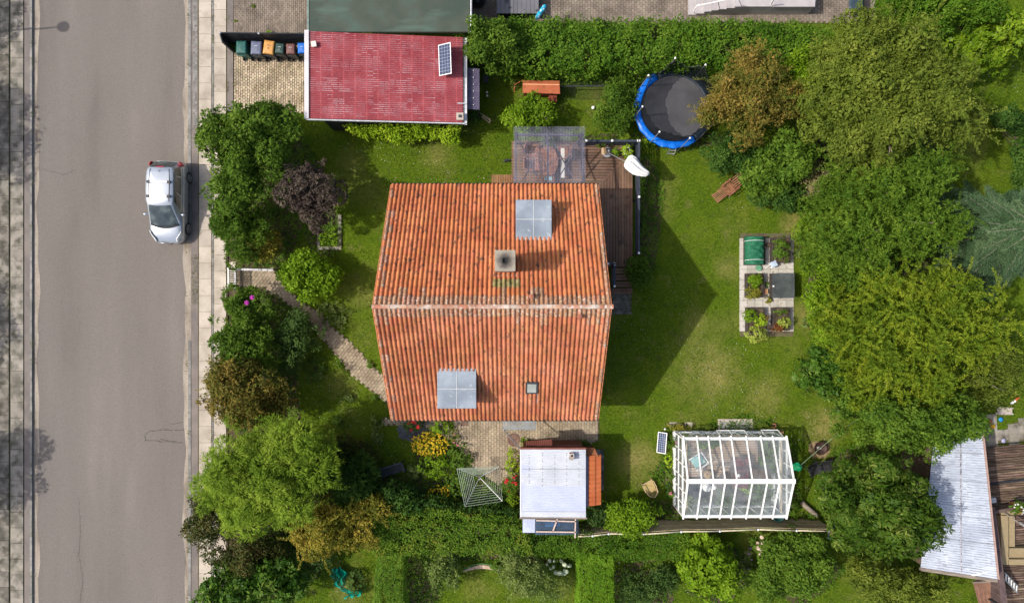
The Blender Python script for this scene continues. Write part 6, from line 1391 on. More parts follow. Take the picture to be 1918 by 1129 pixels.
for i in range(62):
    nr_.grid(lambda u,v: nbroof(u,(i+v)/62), 6, 6)
    for s_ in range(14):
        ln = rnd.random(); edge = abs((s_+.5)/14-.5)
        if rnd.random() < .45+edge*.7 or 6 <= s_ <= 7:
            u0 = s_/14; u1 = u0+ (.8+.8*rnd.random())/14 if s_ < 13 else u0+.07
            p = [nbroof(u,(i+v)/62) for v in (-.13,.13) for u in (u0,u1)]; dv.add([(q[0],q[1],q[2]+.003) for q in p],[(0,1,3,2)])
ro = nr_.build('roof', M_wr2, nb); o = dv.build('valley_shade', mat('valley_shade',[(.19,.205,.25),(.40,.43,.50)],2,.9), ro); o['kind']='stuff'  # groove shade painted as dark strips in the valleys so the ribs read
mb = MB(); pts = [A,B,Cc,D]; ins = [p.lerp((A+B+Cc+D)/4,.03) for p in pts]; vs = [(p.x,p.y,0) for p in ins]+[(p.x,p.y,p.z-.08) for p in ins]; mb.add(vs,[(3,2,1,0),(0,1,5,4),(1,2,6,5),(2,3,7,6),(3,0,4,7)]); mb.build('wall', mat('brown_wall',[(.085,.055,.045),(.13,.09,.07)],3,.8), nb)
MB().bar(B+Vector((.05,0,.0)),Cc+Vector((.05,0,0)),.07,.10).build('fascia', mat('pinkish_board',[(.34,.22,.18),(.42,.28,.23)],4,.8), nb); MB().bar(A+Vector((0,-.08,-.02)),B+Vector((0,-.08,-.02)),.14,.12).build('gutter_board', M_oldwood, nb); MB().bar(W(1815,1079,2.7),W(1850,1070,2.8),.06,.03).build('loose_strip', M_white, nb)
for f in (.22,.38,.62,.80): 
    a_ = A.lerp(D,f); b_ = B.lerp(Cc,f); MB().bar(a_+Vector((0,0,.035)),b_+Vector((0,0,.035)),.02,.012).build('sheet_lap', M_steel, nb)
MB().bar(A.lerp(B,.53)+Vector((0,0,.03)),D.lerp(Cc,.55)+Vector((0,0,.03)),.06,.012).build('middle_lap', mat('dark_lap',[(.10,.10,.12),(.5,.5,.54)],9,.7), nb)
wt = thing('wooden_terrace', 'weathered brown terrace beside the white corrugated roof', 'terrace', (24,-12,0)); M_ter = mat('terrace_board',[(.07,.045,.032),(.13,.085,.06),(.22,.155,.115)],2.2,.85,isl=.35,stretch=(.6,6,1),spots=((.05,.03,.022),3,.55,.1,(.4,5,1)),bump=.4)
planks('boards', pxpoly([(1842,906),(1990,893),(1990,1200),(1860,1200)],.4), .4, .12, R(5), M_ter, wt, seed=21)
planks('upper_boards', pxpoly([(1848,838),(1990,826),(1990,890),(1852,904)],.6), .6, .12, R(5), M_ter, wt, seed=22)
MB().bar(W(1850,906,.6),W(1960,892,.6),.12,.10).build('step_beam', M_black, wt); MB().bar(W(1848,958,.9),W(1900,948,.9),.16,.5).build('low_wall', mat('brown_wall',[(.085,.055,.045),(.13,.09,.07)],3,.8), wt)
nf = thing('terrace_fence', 'tall brown board fence running down beside the white roof', 'fence', (25,-13,0)); a,b = W(1858,950,2.0),W(1884,1150,2.0); mb = MB(); a0,b0 = Vector((a.x,a.y,0)),Vector((b.x,b.y,0))
for k in range(30): p = a0.lerp(b0,k/30); q = a0.lerp(b0,(k+.93)/30); mb.bar(p+Vector((0,0,1.0)),q+Vector((0,0,1.0)),.03,1.9)
mb.build('boards', mat('purple_brown_board',[(.075,.05,.05),(.12,.085,.08)],3,.8,isl=.15), nf); MB().bar(a,b,.28,.06).build('top_board', MATS['purple_brown_board'], nf)
for k in range(4): p = a0.lerp(b0,k/3.2); MB().box(p.x-.1,p.y-.05,0,p.x-.02,p.y+.05,1.95).build('post', M_black, nf)
planks_t = thing('plank_panel', 'flat brown plank panel at the bottom of the white roof', 'plank panel', tuple(W(1850,1110,1)))
a,b,c_,d_ = W(1822,1090,1.2),W(1866,1088,1.2),W(1872,1150,1.2),W(1838,1150,.4)
mb = MB()
for k in range(5): mb.add([a.lerp(b,k/5)+Vector((.01,0,0)),a.lerp(b,(k+1)/5),d_.lerp(c_,(k+1)/5),d_.lerp(c_,k/5)+Vector((.01,0,0))],[(3,2,1,0)])
mb.build('boards', mat('red_brown_plank',[(.16,.085,.055),(.23,.13,.085)],3,.8,isl=.15), planks_t, solid=.03); MB().bar(a,b,.08,.08).build('edge', M_oldwood, planks_t)
msofa = mat('woven_tan',[(.26,.20,.11),(.36,.28,.16)],26,.85,bump=.5,bscale=60)
t = thing('corner_sofa', 'tan woven corner sofa on the brown terrace', 'sofa', tuple(W(1900,1010,.4)))
z0=.42
def sb(nm,x0,y0,x1,y1,za,zb): return MB().box(WX(x0,zb),WY(y1,zb),za,WX(x1,zb),WY(y0,zb),zb).build(nm, msofa, t, bevel=.03)
sb('backrest',1876,965,1890,1058,z0,1.0); sb('seat',1891,965,1902,1024,z0,.8); sb('seat',1891,1026,1960,1046,z0,.8); sb('backrest',1891,1047,1960,1058,z0,1.0); sb('armrest',1876,957,1902,964,z0,.95)
t = thing('bar_pole', 'pale pole lying across the sofa corner', 'pole', tuple(W(1890,965,1.1))); MB().tube([W(1874,955,1.1),W(1925,990,1.2)],.03,7).build('shaft', M_oldwood, t); MB().tube([W(1910,978,1.17),W(1930,992,1.22)],.05,7).build('sleeve', M_steel, t)
pt = pot('terracotta pot with white flowers on the right terrace', 1908,951,.30,.42,M_terra,.6)
t = thing('speaker_box', 'small grey box lamp on the terrace wall', 'lamp', tuple(W(1857,936,.9))); MB().cbox(W(1857,936,1.25),(.36,.26,.22),.15).build('housing', mat('grey_box',[(.33,.34,.37),(.42,.43,.46)],4,.5), t, bevel=.02); MB().tube([W(1845,934,1.1),W(1853,936,1.2)],.02,5).build('arm', M_dgrey, t)
t = thing('terrace_ladder', 'small grey metal ladder leaning on the terrace at the right edge', 'ladder', tuple(W(1895,1090,.4)))
a0,a1,b0,b1 = W(1883,1072,1.3),W(1897,1079,1.3),W(1887,1095,.5),W(1905,1110,.5)
for a,b in ((a0,a1),(b0,b1)): pass
MB().bar(W(1882,1072,1.3),W(1907,1098,.6),.05,.04).build('rail', M_steel, t); MB().bar(W(1882,1085,1.2),W(1906,1110,.5),.05,.04).build('rail', M_steel, t)
for f in (.1,.3,.5,.7,.9): MB().bar(W(1882,1072,1.3).lerp(W(1907,1098,.6),f),W(1882,1085,1.2).lerp(W(1906,1110,.5),f),.06,.03).build('rung', M_white, t)
for nm,lab,px_,py_,col in (('toy','small blue plastic toy on the concrete patio',1874,785,(.02,.25,.6)),('toy','yellow plastic toy on the concrete patio',1859,798,(.7,.4,.02)),('toy','pale lilac ball at the lower part of the concrete patio',1879,825,(.38,.38,.55)),('toy','red toy piece beside the yellow one',1853,789,(.5,.09,.04))):
    c = W(px_,py_,.05); t = thing(nm, lab, 'toy', (c.x,c.y,.03)); m_ = mat('toy_'+str(px_),[col],3,.4); MB().lathe((c.x,c.y,.03),[(.04,0),(.11,.03),(.12,.07),(.05,.1)],14).build('shell', m_, t, smooth=True); MB().lathe((c.x,c.y,.13),[(.05,0),(.03,.03),(.01,.04)],8).build('knob', m_, t)
t = thing('toy_rocket', 'orange and white toy on the neighbour lawn', 'toy', tuple(W(1902,750,.1))); MB().tube([W(1894,756,.1),W(1902,750,.12)],[.06,.07],8).build('body', M_white, t); MB().tube([W(1902,750,.12),W(1909,744,.12)],[.09,.05],8).build('cone', mat('toy_orange',[(.7,.14,.03)],3,.4), t)
t = thing('play_table', 'small white and grey play table on the neighbour lawn', 'table', tuple(W(1882,769,0))); MB().cbox(W(1882,769,.4),(.75,.4,.04)).build('tabletop', M_slab, t)
for sx in (-1,1):
    for sy in (-1,1): q = W(1882,769,.2); MB().box(q.x+sx*.3-.02,q.y+sy*.15-.02,0,q.x+sx*.3+.02,q.y+sy*.15+.02,.375).build('leg', M_white, t)
# ---------------------------------------------------------------- bottom garden objects
t = thing('curved_seesaw', 'long curved pale wooden rocker on the grass behind the hedge', 'rocker', tuple(W(902,1064,0)))
mw_ = mat('pale_wood_curve',[(.40,.28,.2),(.55,.42,.32)],4,.7)
MB().grid(lambda u,v: tuple(W(868+70*u, 1069-8*math.sin(math.pi*u)-(v-.5)*7*(.4+.6*math.sin(math.pi*u)), .35-.18*math.sin(math.pi*u)+.0)),24,4).build('seat', mw_, t, solid=.03, smooth=True); MB().tube([W(868+70*k/16,1064.5-9*math.sin(math.pi*k/16),.42-.1*math.sin(math.pi*k/16)) for k in range(17)],.025,6).build('rim', mat('green_rim',[(.1,.22,.08)],4,.6), t)
t = thing('crate_on_fence', 'blue and red plastic crate at the end of the slatted fence', 'crate', tuple(W(1562,1000,1.0)))
MB().box(WX(1553,1.2),WY(1008,1.2),.9,WX(1570,1.2),WY(993,1.2),1.2).build('crate', mat('rust_contents',[(.22,.06,.03),(.34,.11,.06)],8,.8), t); mb = MB(); 
for a,b in (((1552,993),(1571,993)),((1552,1008),(1571,1008)),((1552,993),(1552,1008)),((1571,993),(1571,1008))): mb.bar(W(*a,1.22),W(*b,1.22),.05,.08)
mb.build('rim', mat('pale_blue_plastic',[(.2,.35,.55)],3,.4), t); MB().box(WX(1556,1.0),WY(1005,1.0),0,WX(1567,1.0),WY(996,1.0),.9).build('stand', M_oldwood, t)
t = thing('teal_tub', 'teal plastic tub beside the blue and red crate', 'tub', tuple(W(1576,1003,.5))); c=W(1575,1001,.9); MB().box(c.x-.15,c.y-.22,.1,c.x+.15,c.y+.22,.9).build('tub', mat('teal_plastic',[(.01,.16,.2),(.02,.22,.27)],3,.4), t, bevel=.04); MB().box(c.x-.12,c.y-.18,.905,c.x+.12,c.y+.18,.915).build('lid', MATS['teal_plastic'], t)
t = thing('fallen_pole', 'thin bent stick lying on the grass right of the clipped hedge', 'stick', tuple(W(1220,1075,0))); MB().tube([W(1187,1069,.1),W(1200,1073,.1),W(1225,1076,.08),W(1232,1074,.05)],.02,6).build('stick', M_oldwood, t); MB().tube([W(1187,1069,.1),W(1184,1062,.3)],.015,5).build('branch', M_oldwood, t)
# ---------------------------------------------------------------- vegetation
F_mid = fol('mid', [(.030,.065,.010),(.055,.105,.016),(.085,.145,.022),(.13,.19,.035)])
F_deep = fol('deep', [(.016,.042,.012),(.030,.070,.018),(.050,.10,.022),(.09,.15,.035)])
F_bright = fol('bright', [(.055,.11,.008),(.09,.16,.010),(.13,.21,.015),(.19,.27,.03)])
F_lime = fol('lime', [(.12,.20,.012),(.18,.27,.018),(.26,.35,.03),(.34,.40,.05)])
F_olive = fol('olive', [(.05,.075,.015),(.08,.11,.020),(.115,.145,.028),(.17,.19,.045)])
F_yellow = fol('yellowgreen', [(.045,.082,.009),(.072,.118,.012),(.115,.16,.016),(.18,.22,.024)])
F_willow = fol('willow', [(.05,.10,.010),(.10,.16,.016),(.16,.225,.028),(.25,.31,.06)])
F_plum = fol('plum', [(.022,.015,.020),(.044,.030,.040),(.080,.060,.070),(.16,.13,.14)], transl=.15)
F_bronze = fol('bronze', [(.045,.062,.014),(.075,.080,.020),(.13,.10,.028),(.21,.14,.045)], transl=.2)
F_copper = fol('copper', [(.045,.072,.014),(.085,.090,.022),(.16,.115,.034),(.24,.16,.06)], transl=.2)
F_gold = fol('gold', [(.06,.075,.014),(.11,.115,.02),(.19,.155,.03),(.28,.20,.05)], transl=.2)
F_darkred = fol('darkred', [(.020,.034,.010),(.034,.050,.014),(.055,.052,.02),(.09,.06,.03)], transl=.15)
F_spruce = fol('spruce', [(.025,.052,.036),(.042,.080,.052),(.068,.115,.080),(.125,.18,.135)], transl=.12)
F_laurel = fol('laurel', [(.02,.055,.012),(.04,.09,.016),(.06,.125,.02),(.20,.25,.08)], rough=.4)
F_grey = fol('greygreen', [(.06,.095,.03),(.095,.135,.045),(.145,.185,.075),(.22,.25,.12)])
F_blue = fol('bluegreen', [(.025,.052,.018),(.042,.08,.026),(.065,.11,.036),(.11,.16,.055)])
F_hedge = fol('hedge', [(.028,.070,.008),(.050,.11,.012),(.085,.155,.018),(.13,.20,.03)])
F_cutbright = fol('clipped', [(.055,.125,.010),(.085,.17,.014),(.12,.22,.02),(.17,.27,.035)])
F_mixed = fol('mixedhedge', [(.035,.085,.010),(.055,.12,.014),(.09,.155,.02),(.13,.18,.025),(.17,.11,.04)])
M_yel = mat('yellow_petals', [(.62,.42,.012),(.74,.55,.03)], 9, .7); M_redf = mat('red_petals', [(.50,.02,.02),(.62,.05,.04)], 9, .6); M_pinkf = mat('pink_petals', [(.62,.13,.25),(.72,.25,.36)], 9, .7)
M_pale = mat('pale_pink_petals', [(.70,.50,.42),(.80,.68,.58)], 9, .7); M_cream = mat('cream_petals', [(.55,.62,.38),(.72,.76,.60)], 9, .8); M_magenta = mat('magenta_petals', [(.45,.03,.35)], 9, .7)
GT = 'garden trees and tall shrubs'
# street side, top to bottom
tree('broadleaf_tree','dense green tree rising beside the parked car at the pavement','tree',[(460,262,88,80,4.8,.5),(440,330,52,76,4.2,.5),(510,238,55,48,4.2,.5)],F_mid,L=.15,Wd=.085,cr=.62,dens=22,k=9,extra=None)
tree('conifer_shrub','dark green feathery shrub above the garden entrance','shrub',[(447,435,55,62,3.4,.2),(420,405,30,40,2.8,.3)],fol('dk',[(.028,.06,.010),(.05,.10,.014),(.08,.14,.02),(.13,.19,.03)]),L=.17,Wd=.04,cr=.5,dens=26,k=10,style='needle',trunk=.1,multi=True)
tree('copper_tipped_shrub','shrub with orange-brown tips between the feathery shrub and plum tree','shrub',[(492,452,30,36,2.5,.2)],F_gold,L=.13,Wd=.06,cr=.4,dens=26,trunk=.06,multi=True)
tree('purple_plum_tree','dark purple leaved tree above the stone edged bed','tree',[(582,352,72,50,3.9,.8),(590,395,40,34,3.2,.8)],F_plum,L=.12,Wd=.055,cr=.5,dens=26,k=10,style='needle',trunk=.1)
tree('round_shrub','bright green rounded shrub between path and stone edged bed','shrub',[(583,520,58,42,2.4,.2),(570,500,38,34,2.1,.2)],F_bright,L=.13,Wd=.09,cr=.45,dens=26,trunk=.07,multi=True)
def magenta(t,P,N):
    src=None
    for x,y in ((472,557),(462,567)):
        mb=MB(); c=W(x,y,3.1); blossom(mb,c,.13); mb.build('blossom', M_magenta, t)
tree('flowering_shrub','green shrub with a magenta bloom below the garden entrance','shrub',[(452,590,55,52,3.2,.2),(452,648,66,52,3.4,.2)],F_mid,L=.18,Wd=.055,cr=.5,dens=24,k=10,style='needle',trunk=.09,multi=True,extra=magenta)
tree('bronze_tree','bronze brown leaved tree on the pavement side above the willow','tree',[(452,738,84,68,4.3,.4),(430,712,50,40,3.9,.5)],F_bronze,L=.13,Wd=.07,cr=.5,dens=26,k=10,trunk=.1,extra=sh_(90,.6,F_copper,L=.09,Wd=.05))
tree('dark_red_tree','dark reddish tree peeping out left of the willow','tree',[(395,965,52,62,3.6,.3),(450,1040,78,34,3.0,.3)],F_darkred,L=.12,Wd=.07,cr=.5,dens=24,trunk=.1)
tree('willow_tree','light green weeping willow overhanging the pavement','tree',[(492,892,122,105,6.4,1.6),(430,930,78,70,5.2,1.4),(540,845,78,66,5.8,1.6)],F_willow,L=.18,Wd=.035,cr=.72,dens=24,k=13,spread=.16,style='willow',trunk=.2,extra=sh_(260,.8,F_willow,L=.13,Wd=.025,droop=.55,up=.2))
tree('bottom_laurel','glossy dark green laurel at the bottom left corner by the pavement','shrub',[(470,1100,98,62,3.2,.1),(400,1120,50,50,2.8,.1)],F_laurel,L=.19,Wd=.08,cr=.5,dens=18,style='rosette',spread=.2,trunk=.09,multi=True)
tree('golden_shrub','golden bronze shrub right of the willow','shrub',[(645,985,85,52,3.3,.3),(600,1005,55,42,3.0,.3),(690,950,40,32,2.9,.3)],F_gold,L=.12,Wd=.065,cr=.45,dens=26,k=10,trunk=.09,extra=sh_(120,.7,F_gold,L=.09,Wd=.05))
tree('dark_shrub','dark green feathery bush between willow and garden bench','shrub',[(655,905,55,48,2.9,.2),(612,870,40,40,2.7,.2)],F_deep,L=.24,Wd=.05,cr=.5,dens=20,k=10,style='needle',trunk=.08,multi=True)
tree('reddish_bush','low dark bush with reddish leaves above the dark feathery bush','shrub',[(660,850,42,34,1.6,.1)],F_darkred,L=.13,Wd=.08,cr=.35,dens=22,trunk=.05,multi=True)
tree('dark_shrub','dark blue green bush in the shade beside the garden path','shrub',[(560,625,42,42,2.0,.1),(540,660,36,52,2.0,.1)],F_blue,L=.15,Wd=.06,cr=.4,dens=22,trunk=.06,multi=True)
tree('pale_green_bush','small grey green bush at the foot of the golden shrub','shrub',[(588,1040,40,26,1.7,.1)],F_blue,L=.14,Wd=.07,cr=.35,dens=24,trunk=.05,multi=True)
tree('bushy_shrub','dark green bush between bench and rotary dryer at the hedge','shrub',[(735,938,62,40,2.1,.1),(800,950,60,24,2.0,.1)],F_deep,L=.14,Wd=.07,cr=.45,dens=24,trunk=.06,multi=True)
# top: hedge, trees
tree('hedge_end_tree','rounded bright leafed tree at the garage end of the top hedge','tree',[(905,82,52,54,3.6,.3),(950,78,40,48,3.2,.3)],F_mid,L=.14,Wd=.09,cr=.5,dens=24,trunk=.09,multi=True)
hedge('tall_hedge','long tall untrimmed green hedge along the top boundary','hedge',[([(955,34),(1120,38),(1120,126),(940,126)],2.0),([(1120,40),(1300,38),(1300,116),(1120,124)],2.0),([(1300,38),(1470,44),(1560,52),(1540,125),(1300,112)],2.1)],F_hedge,L=.13,Wd=.075,dens=30,k=9,spread=.15,rough=.20)
tree('fruit_bush','leafy green bush below the rabbit hutch roof','shrub',[(992,214,52,38,2.2,.2)],F_bright,L=.13,Wd=.08,cr=.4,dens=24,k=9,trunk=.06)
tree('fruit_bush','loose green bush between the wire run and the trampoline','shrub',[(1150,205,42,50,2.0,.1),(1160,170,30,26,1.7,.1)],F_mid,L=.13,Wd=.06,cr=.4,dens=20,k=9,trunk=.06,multi=True)
tree('garage_shrub','bright lime green shrub row along the lawn side of the garage','shrub',[(690,240,40,18,1.6,.1),(750,243,42,22,1.7,.1),(800,240,34,22,1.7,.1),(845,247,24,22,1.7,.1)],F_lime,L=.12,Wd=.075,cr=.32,dens=24,trunk=.04,multi=True)
tree('copper_tree','coppery brown leaved tree overhanging the trampoline','tree',[(1420,168,66,64,5.4,1.2),(1358,196,44,42,4.4,1.2),(1402,112,34,30,5.0,1.5),(1404,250,34,30,4.4,1.5),(1332,216,22,11,4.0,2.6),(1475,190,38,40,5.0,1.5),(1355,160,34,20,4.6,1.6)],F_copper,L=.13,Wd=.065,cr=.40,dens=20,k=9,trunk=.13,twigs=mat('pale_twig',[(.20,.16,.12),(.32,.27,.21)],8,.9),extra=sh_(150,.75,F_copper,L=.09,Wd=.05))
tree('dark_bush','dense dark green bush on the lawn side of the copper tree','shrub',[(1365,285,50,36,2.3,.1),(1408,302,36,32,2.2,.1),(1470,370,50,30,2.4,.1)],F_deep,L=.12,Wd=.07,cr=.42,dens=24,trunk=.07,multi=True)
tree('bright_tree','fresh green leafed tree between the copper tree and the olive tree','tree',[(1475,290,52,52,4.2,.5),(1440,330,48,42,3.2,.3)],F_mid,L=.15,Wd=.10,cr=.45,dens=22,trunk=.1)
tree('climber_patch','fresh green climber on the hedge behind the copper tree','shrub',[(1500,145,46,60,4.0,.5)],F_bright,L=.15,Wd=.09,cr=.45,dens=20,trunk=.07,multi=True)
tree('large_olive_tree','huge olive green tree filling the upper right','tree',[(1680,160,140,118,8.2,2.0),(1610,110,90,85,7.0,2.0),(1740,180,92,90,7.4,2.0),(1620,230,80,70,7.0,2.0),(1560,200,50,60,6.2,1.8),(1790,230,50,50,6.0,2.5),(1650,280,60,36,6.2,2.0)],F_olive,L=.15,Wd=.085,cr=.72,dens=20,k=9,trunk=.26,twigs=MATS['pale_twig'],nl=30,extra=sh_(420,1.0,F_olive,L=.11,Wd=.06))
tree('laurel_bush','bright leathery leafed bush at the far top right corner','shrub',[(1850,90,80,40,3.8,.3),(1885,55,60,40,3.8,.3)],fol('laurel2',[(.05,.10,.008),(.085,.15,.012),(.14,.21,.018),(.24,.30,.04)],rough=.4),L=.2,Wd=.09,cr=.5,dens=18,style='rosette',spread=.2,trunk=.08,multi=True)
tree('dark_hedge_tree','dark green tree at the top edge right of the dark bin','tree',[(1770,22,70,44,4.2,.3),(1690,8,62,32,3.2,.2),(1820,20,60,50,4.2,.3)],F_hedge,L=.14,Wd=.075,cr=.5,dens=24,trunk=.1)
tree('edge_shrub','dark shrub at the right edge across the strip of lawn','shrub',[(1900,224,40,26,2.0,.1),(1922,305,28,42,2.2,.1)],F_deep,L=.13,Wd=.08,cr=.45,dens=24,trunk=.07,multi=True)
tree('green_tree','wide mid green tree right of the vegetable beds','tree',[(1640,390,122,104,6.2,1.0),(1560,440,62,62,4.6,.5),(1700,330,70,62,6.2,1.0),(1580,370,50,60,5.0,.8),(1545,410,44,70,3.8,.4),(1740,430,50,60,5.4,.8),(1610,490,80,50,5.0,.6)],fol('shoots',[(.032,.068,.010),(.055,.105,.014),(.085,.145,.020),(.14,.195,.03)]),L=.15,Wd=.055,cr=.62,dens=22,k=10,style='needle',trunk=.2,nl=20,extra=sh_(420,.9,fol('shoots',[(0,0,0)]),L=.09,Wd=.04))
tree('bare_bush','half bare brownish bush between lawn and the mid green tree','shrub',[(1525,340,34,42,3.2,.3)],fol('faded',[(.10,.11,.05),(.15,.14,.075),(.20,.17,.11),(.24,.21,.15)],transl=.1),L=.10,Wd=.04,cr=.4,dens=14,k=7,trunk=.07,twigs=MATS['pale_twig'],nl=26)
tree('yellow_green_tree','broad yellow green tree with arching shoots at the right','tree',[(1700,610,142,112,6.4,1.0),(1610,600,72,72,5.0,.6),(1780,590,82,92,6.2,1.0),(1690,710,110,62,5.6,.8),(1850,640,50,60,5.0,1.0)],F_yellow,L=.16,Wd=.05,cr=.62,dens=22,k=11,style='needle',trunk=.2,nl=20,extra=sh_(520,1.05,fol('newshoots',[(.08,.125,.012),(.12,.165,.015),(.17,.205,.02),(.23,.25,.032)]),L=.09,Wd=.04,dk=44))
tree('young_shrub','bright green shrub on the lawn edge by the vegetable beds','shrub',[(1540,560,30,44,2.6,.2),(1548,485,40,36,3.0,.2),(1570,620,40,40,3.0,.2),(1520,430,28,26,2.4,.2)],F_bright,L=.13,Wd=.07,cr=.38,dens=24,trunk=.06,multi=True)
tree('spotted_laurel','low dark laurel with pale tipped leaves below the vegetable beds','shrub',[(1545,690,58,52,2.1,.1),(1585,735,48,44,2.0,.1)],F_laurel,L=.17,Wd=.07,cr=.42,dens=20,style='rosette',spread=.16,trunk=.06,multi=True)
tree('leafy_tree','green tree overhanging the upper end of the white roof','tree',[(1710,800,118,62,5.4,.8),(1780,780,62,48,5.2,1.0),(1670,770,70,52,5.0,.6)],F_mid,L=.15,Wd=.08,cr=.55,dens=22,trunk=.15,nl=16)
tree('thin_shrub','thin greyish shrub behind the play table','shrub',[(1865,720,55,55,3.2,.4),(1885,680,40,40,3.0,.4)],F_olive,L=.12,Wd=.06,cr=.45,dens=16,trunk=.07,twigs=MATS['pale_twig'])
tree('chestnut_tree','big dark rounded tree with pale leaf tips beside the white roof','tree',[(1657,950,108,104,6.2,.8),(1632,925,64,76,5.4,.7),(1690,980,78,76,5.6,.8)],fol('darkglossy',[(.022,.050,.008),(.036,.075,.011),(.056,.10,.015),(.17,.20,.06)],rough=.5),L=.22,Wd=.075,cr=.62,dens=18,k=8,style='rosette',spread=.2,trunk=.2,nl=16)
tree('bottom_shrub','olive green shrub at the bottom edge below the dark rounded tree','shrub',[(1705,1105,85,42,3.2,.2),(1650,1085,50,36,3.0,.2)],F_olive,L=.15,Wd=.06,cr=.45,dens=22,trunk=.09,multi=True)
tree('glossy_round_bush','glossy yellow green round bush below the slatted fence','shrub',[(1330,1066,64,62,2.6,.1),(1330,1066,56,54,2.5,.2)],F_bright,L=.13,Wd=.09,cr=.5,dens=30,style='rosette',trunk=.08,multi=True)
tree('round_green_bush','large deep green bush below the greenhouse and fence','shrub',[(1496,1062,72,62,2.9,.1),(1496,1062,62,54,2.8,.2),(1450,1090,50,44,2.5,.1)],F_mid,L=.13,Wd=.08,cr=.5,dens=26,trunk=.08,multi=True)
tree('fence_shrub','yellow green shrub against the fence right of the shed','shrub',[(1190,966,48,32,2.5,.2),(1172,984,36,26,2.4,.2)],F_bright,L=.13,Wd=.075,cr=.4,dens=24,trunk=.07,multi=True)
tree('dark_creeper','dark green creeper in the corner between shed and fence','shrub',[(1122,968,24,24,1.7,.1)],F_blue,L=.12,Wd=.07,cr=.35,dens=24,trunk=.04,multi=True)
tree('apple_tree','small grey green tree in the lower garden','tree',[(985,1085,62,42,2.5,.4),(960,1050,30,32,2.3,.4),(1030,1105,34,26,2.3,.4)],F_grey,L=.11,Wd=.05,cr=.42,dens=17,k=8,trunk=.07)
tree('silver_leaf_bush','green bush with pale leaves right of the narrow clipped hedge','shrub',[(832,1075,32,42,1.9,.1)],F_grey,L=.12,Wd=.08,cr=.35,dens=18,trunk=.05,multi=True)
tree('low_tangle','tangled low green bush right of the wide clipped hedge','shrub',[(1195,1105,46,32,1.5,.1),(1245,1085,30,26,1.3,.1)],F_blue,L=.11,Wd=.06,cr=.35,dens=18,trunk=.04,multi=True)
tree('deck_bush','leafy green bush at the lawn side end of the deck railing','shrub',[(1198,505,22,34,1.6,.1)],F_mid,L=.13,Wd=.07,cr=.32,dens=24,trunk=.04,multi=True)
# spruce: whorls of drooping boughs on a leaning-free trunk
def spruce(name,label,px,py,rpx,h):
    zc=h*.5; c=W(px,py,zc); t=thing(name,label,'tree',(c.x,c.y,0)); MB().tube([(c.x,c.y,0),(c.x,c.y,h*.6),(c.x,c.y,h)],[.2,.12,.02],8).build('trunk', mat('grey_bark',[(.14,.125,.10),(.24,.215,.18)],8,.9), t, smooth=True)
    PP=[];NN=[];br=MB(); R0=rpx*(CH-zc)/FPX; rnd=random.Random(2)
    lv=10
    for i in range(lv):
        z=h*(.18+.8*i/lv); rr=R0*(1-(i/lv)**1.15)*1.02+.2; nb_=int(7+4*rnd.random())
        for b in range(nb_):
            a=2*math.pi*(b+rnd.random()*.6)/nb_+i*.7; L=rr*rnd.uniform(.75,1.08); ca,sa=math.cos(a),math.sin(a)
            tip=Vector((c.x+ca*L,c.y+sa*L,z-.26*L)); mid=Vector((c.x+ca*L*.5,c.y+sa*L*.5,z+.05)); br.tube([(c.x,c.y,z),mid,tip],[.035,.022,.006],5)
            ns=int(L/.07)+2
            for s in range(ns):
                f=.15+.85*s/ns; p=Vector((c.x,c.y,z)).lerp(mid,f*2) if f<.5 else mid.lerp(tip,f*2-1); sl_=.42*L*(1-f)*.9+.10
                for sd in (-1,1):
                    aa=a+sd*R(52); m=max(2,int(sl_/.07))
                    for q in range(m): g=q/m*sl_; PP.append((p.x+math.cos(aa)*g,p.y+math.sin(aa)*g,p.z-.10*g+rnd.uniform(-.02,.02))); NN.append((math.cos(aa),math.sin(aa),.05))
    P=np.array(PP); A=np.array(NN); k=5; P=np.repeat(P,k,0); A=np.repeat(A,k,0); m=len(P); r=RS.normal(size=(m,3))
    leaf_mesh('crown', P+r*.018, nrm(A+r*.38*np.array([1,1,.5])), nrm(np.array([[0,0,1.]])+r*.25), .085*(.7+.6*RS.rand(m)), .022*(.8+.4*RS.rand(m)), F_spruce, t)
    br.build('boughs', MATS['grey_bark'], t)
spruce('spruce_tree','grey green spruce with layered boughs at the right edge',1898,432,138,7.5)
# hedges along the bottom
hedge('mixed_hedge','broad mixed hedge with reddish shoots below the flower garden','hedge',[([(700,975),(980,985),(1000,1038),(700,1040)],1.9),([(700,955),(800,955),(975,975),(700,985)],1.8)],F_mixed,L=.09,Wd=.055,dens=48,k=8,spread=.09,rough=.08)
hedge('boundary_hedge','green hedge running from the shed to the round bushes','hedge',[([(985,1004),(1290,1000),(1290,1048),(1150,1050),(985,1040)],1.75)],F_hedge,L=.08,Wd=.05,dens=60,k=8,spread=.08,rough=.05)
hedge('clipped_hedge','narrow clipped hedge left of the curved wooden rocker','hedge',[([(706,1040),(752,1040),(756,1180),(696,1180)],1.8)],fol('clip2',[(.045,.10,.012),(.07,.135,.018),(.10,.175,.026),(.15,.22,.045)]),L=.06,Wd=.035,dens=120,k=8,spread=.05,rough=.025)
hedge('clipped_hedge','wide bright clipped hedge right of the cream flowers','hedge',[([(1086,1040),(1148,1042),(1150,1180),(1084,1180)],1.85)],F_cutbright,L=.06,Wd=.035,dens=120,k=8,spread=.05,rough=.025)
hedge('dark_hedge','shady dark hedge strip between flower bed and mixed hedge','hedge',[([(800,948),(975,958),(975,978),(800,972)],1.6)],F_deep,L=.11,Wd=.06,dens=34,k=8,spread=.12,rough=.12)
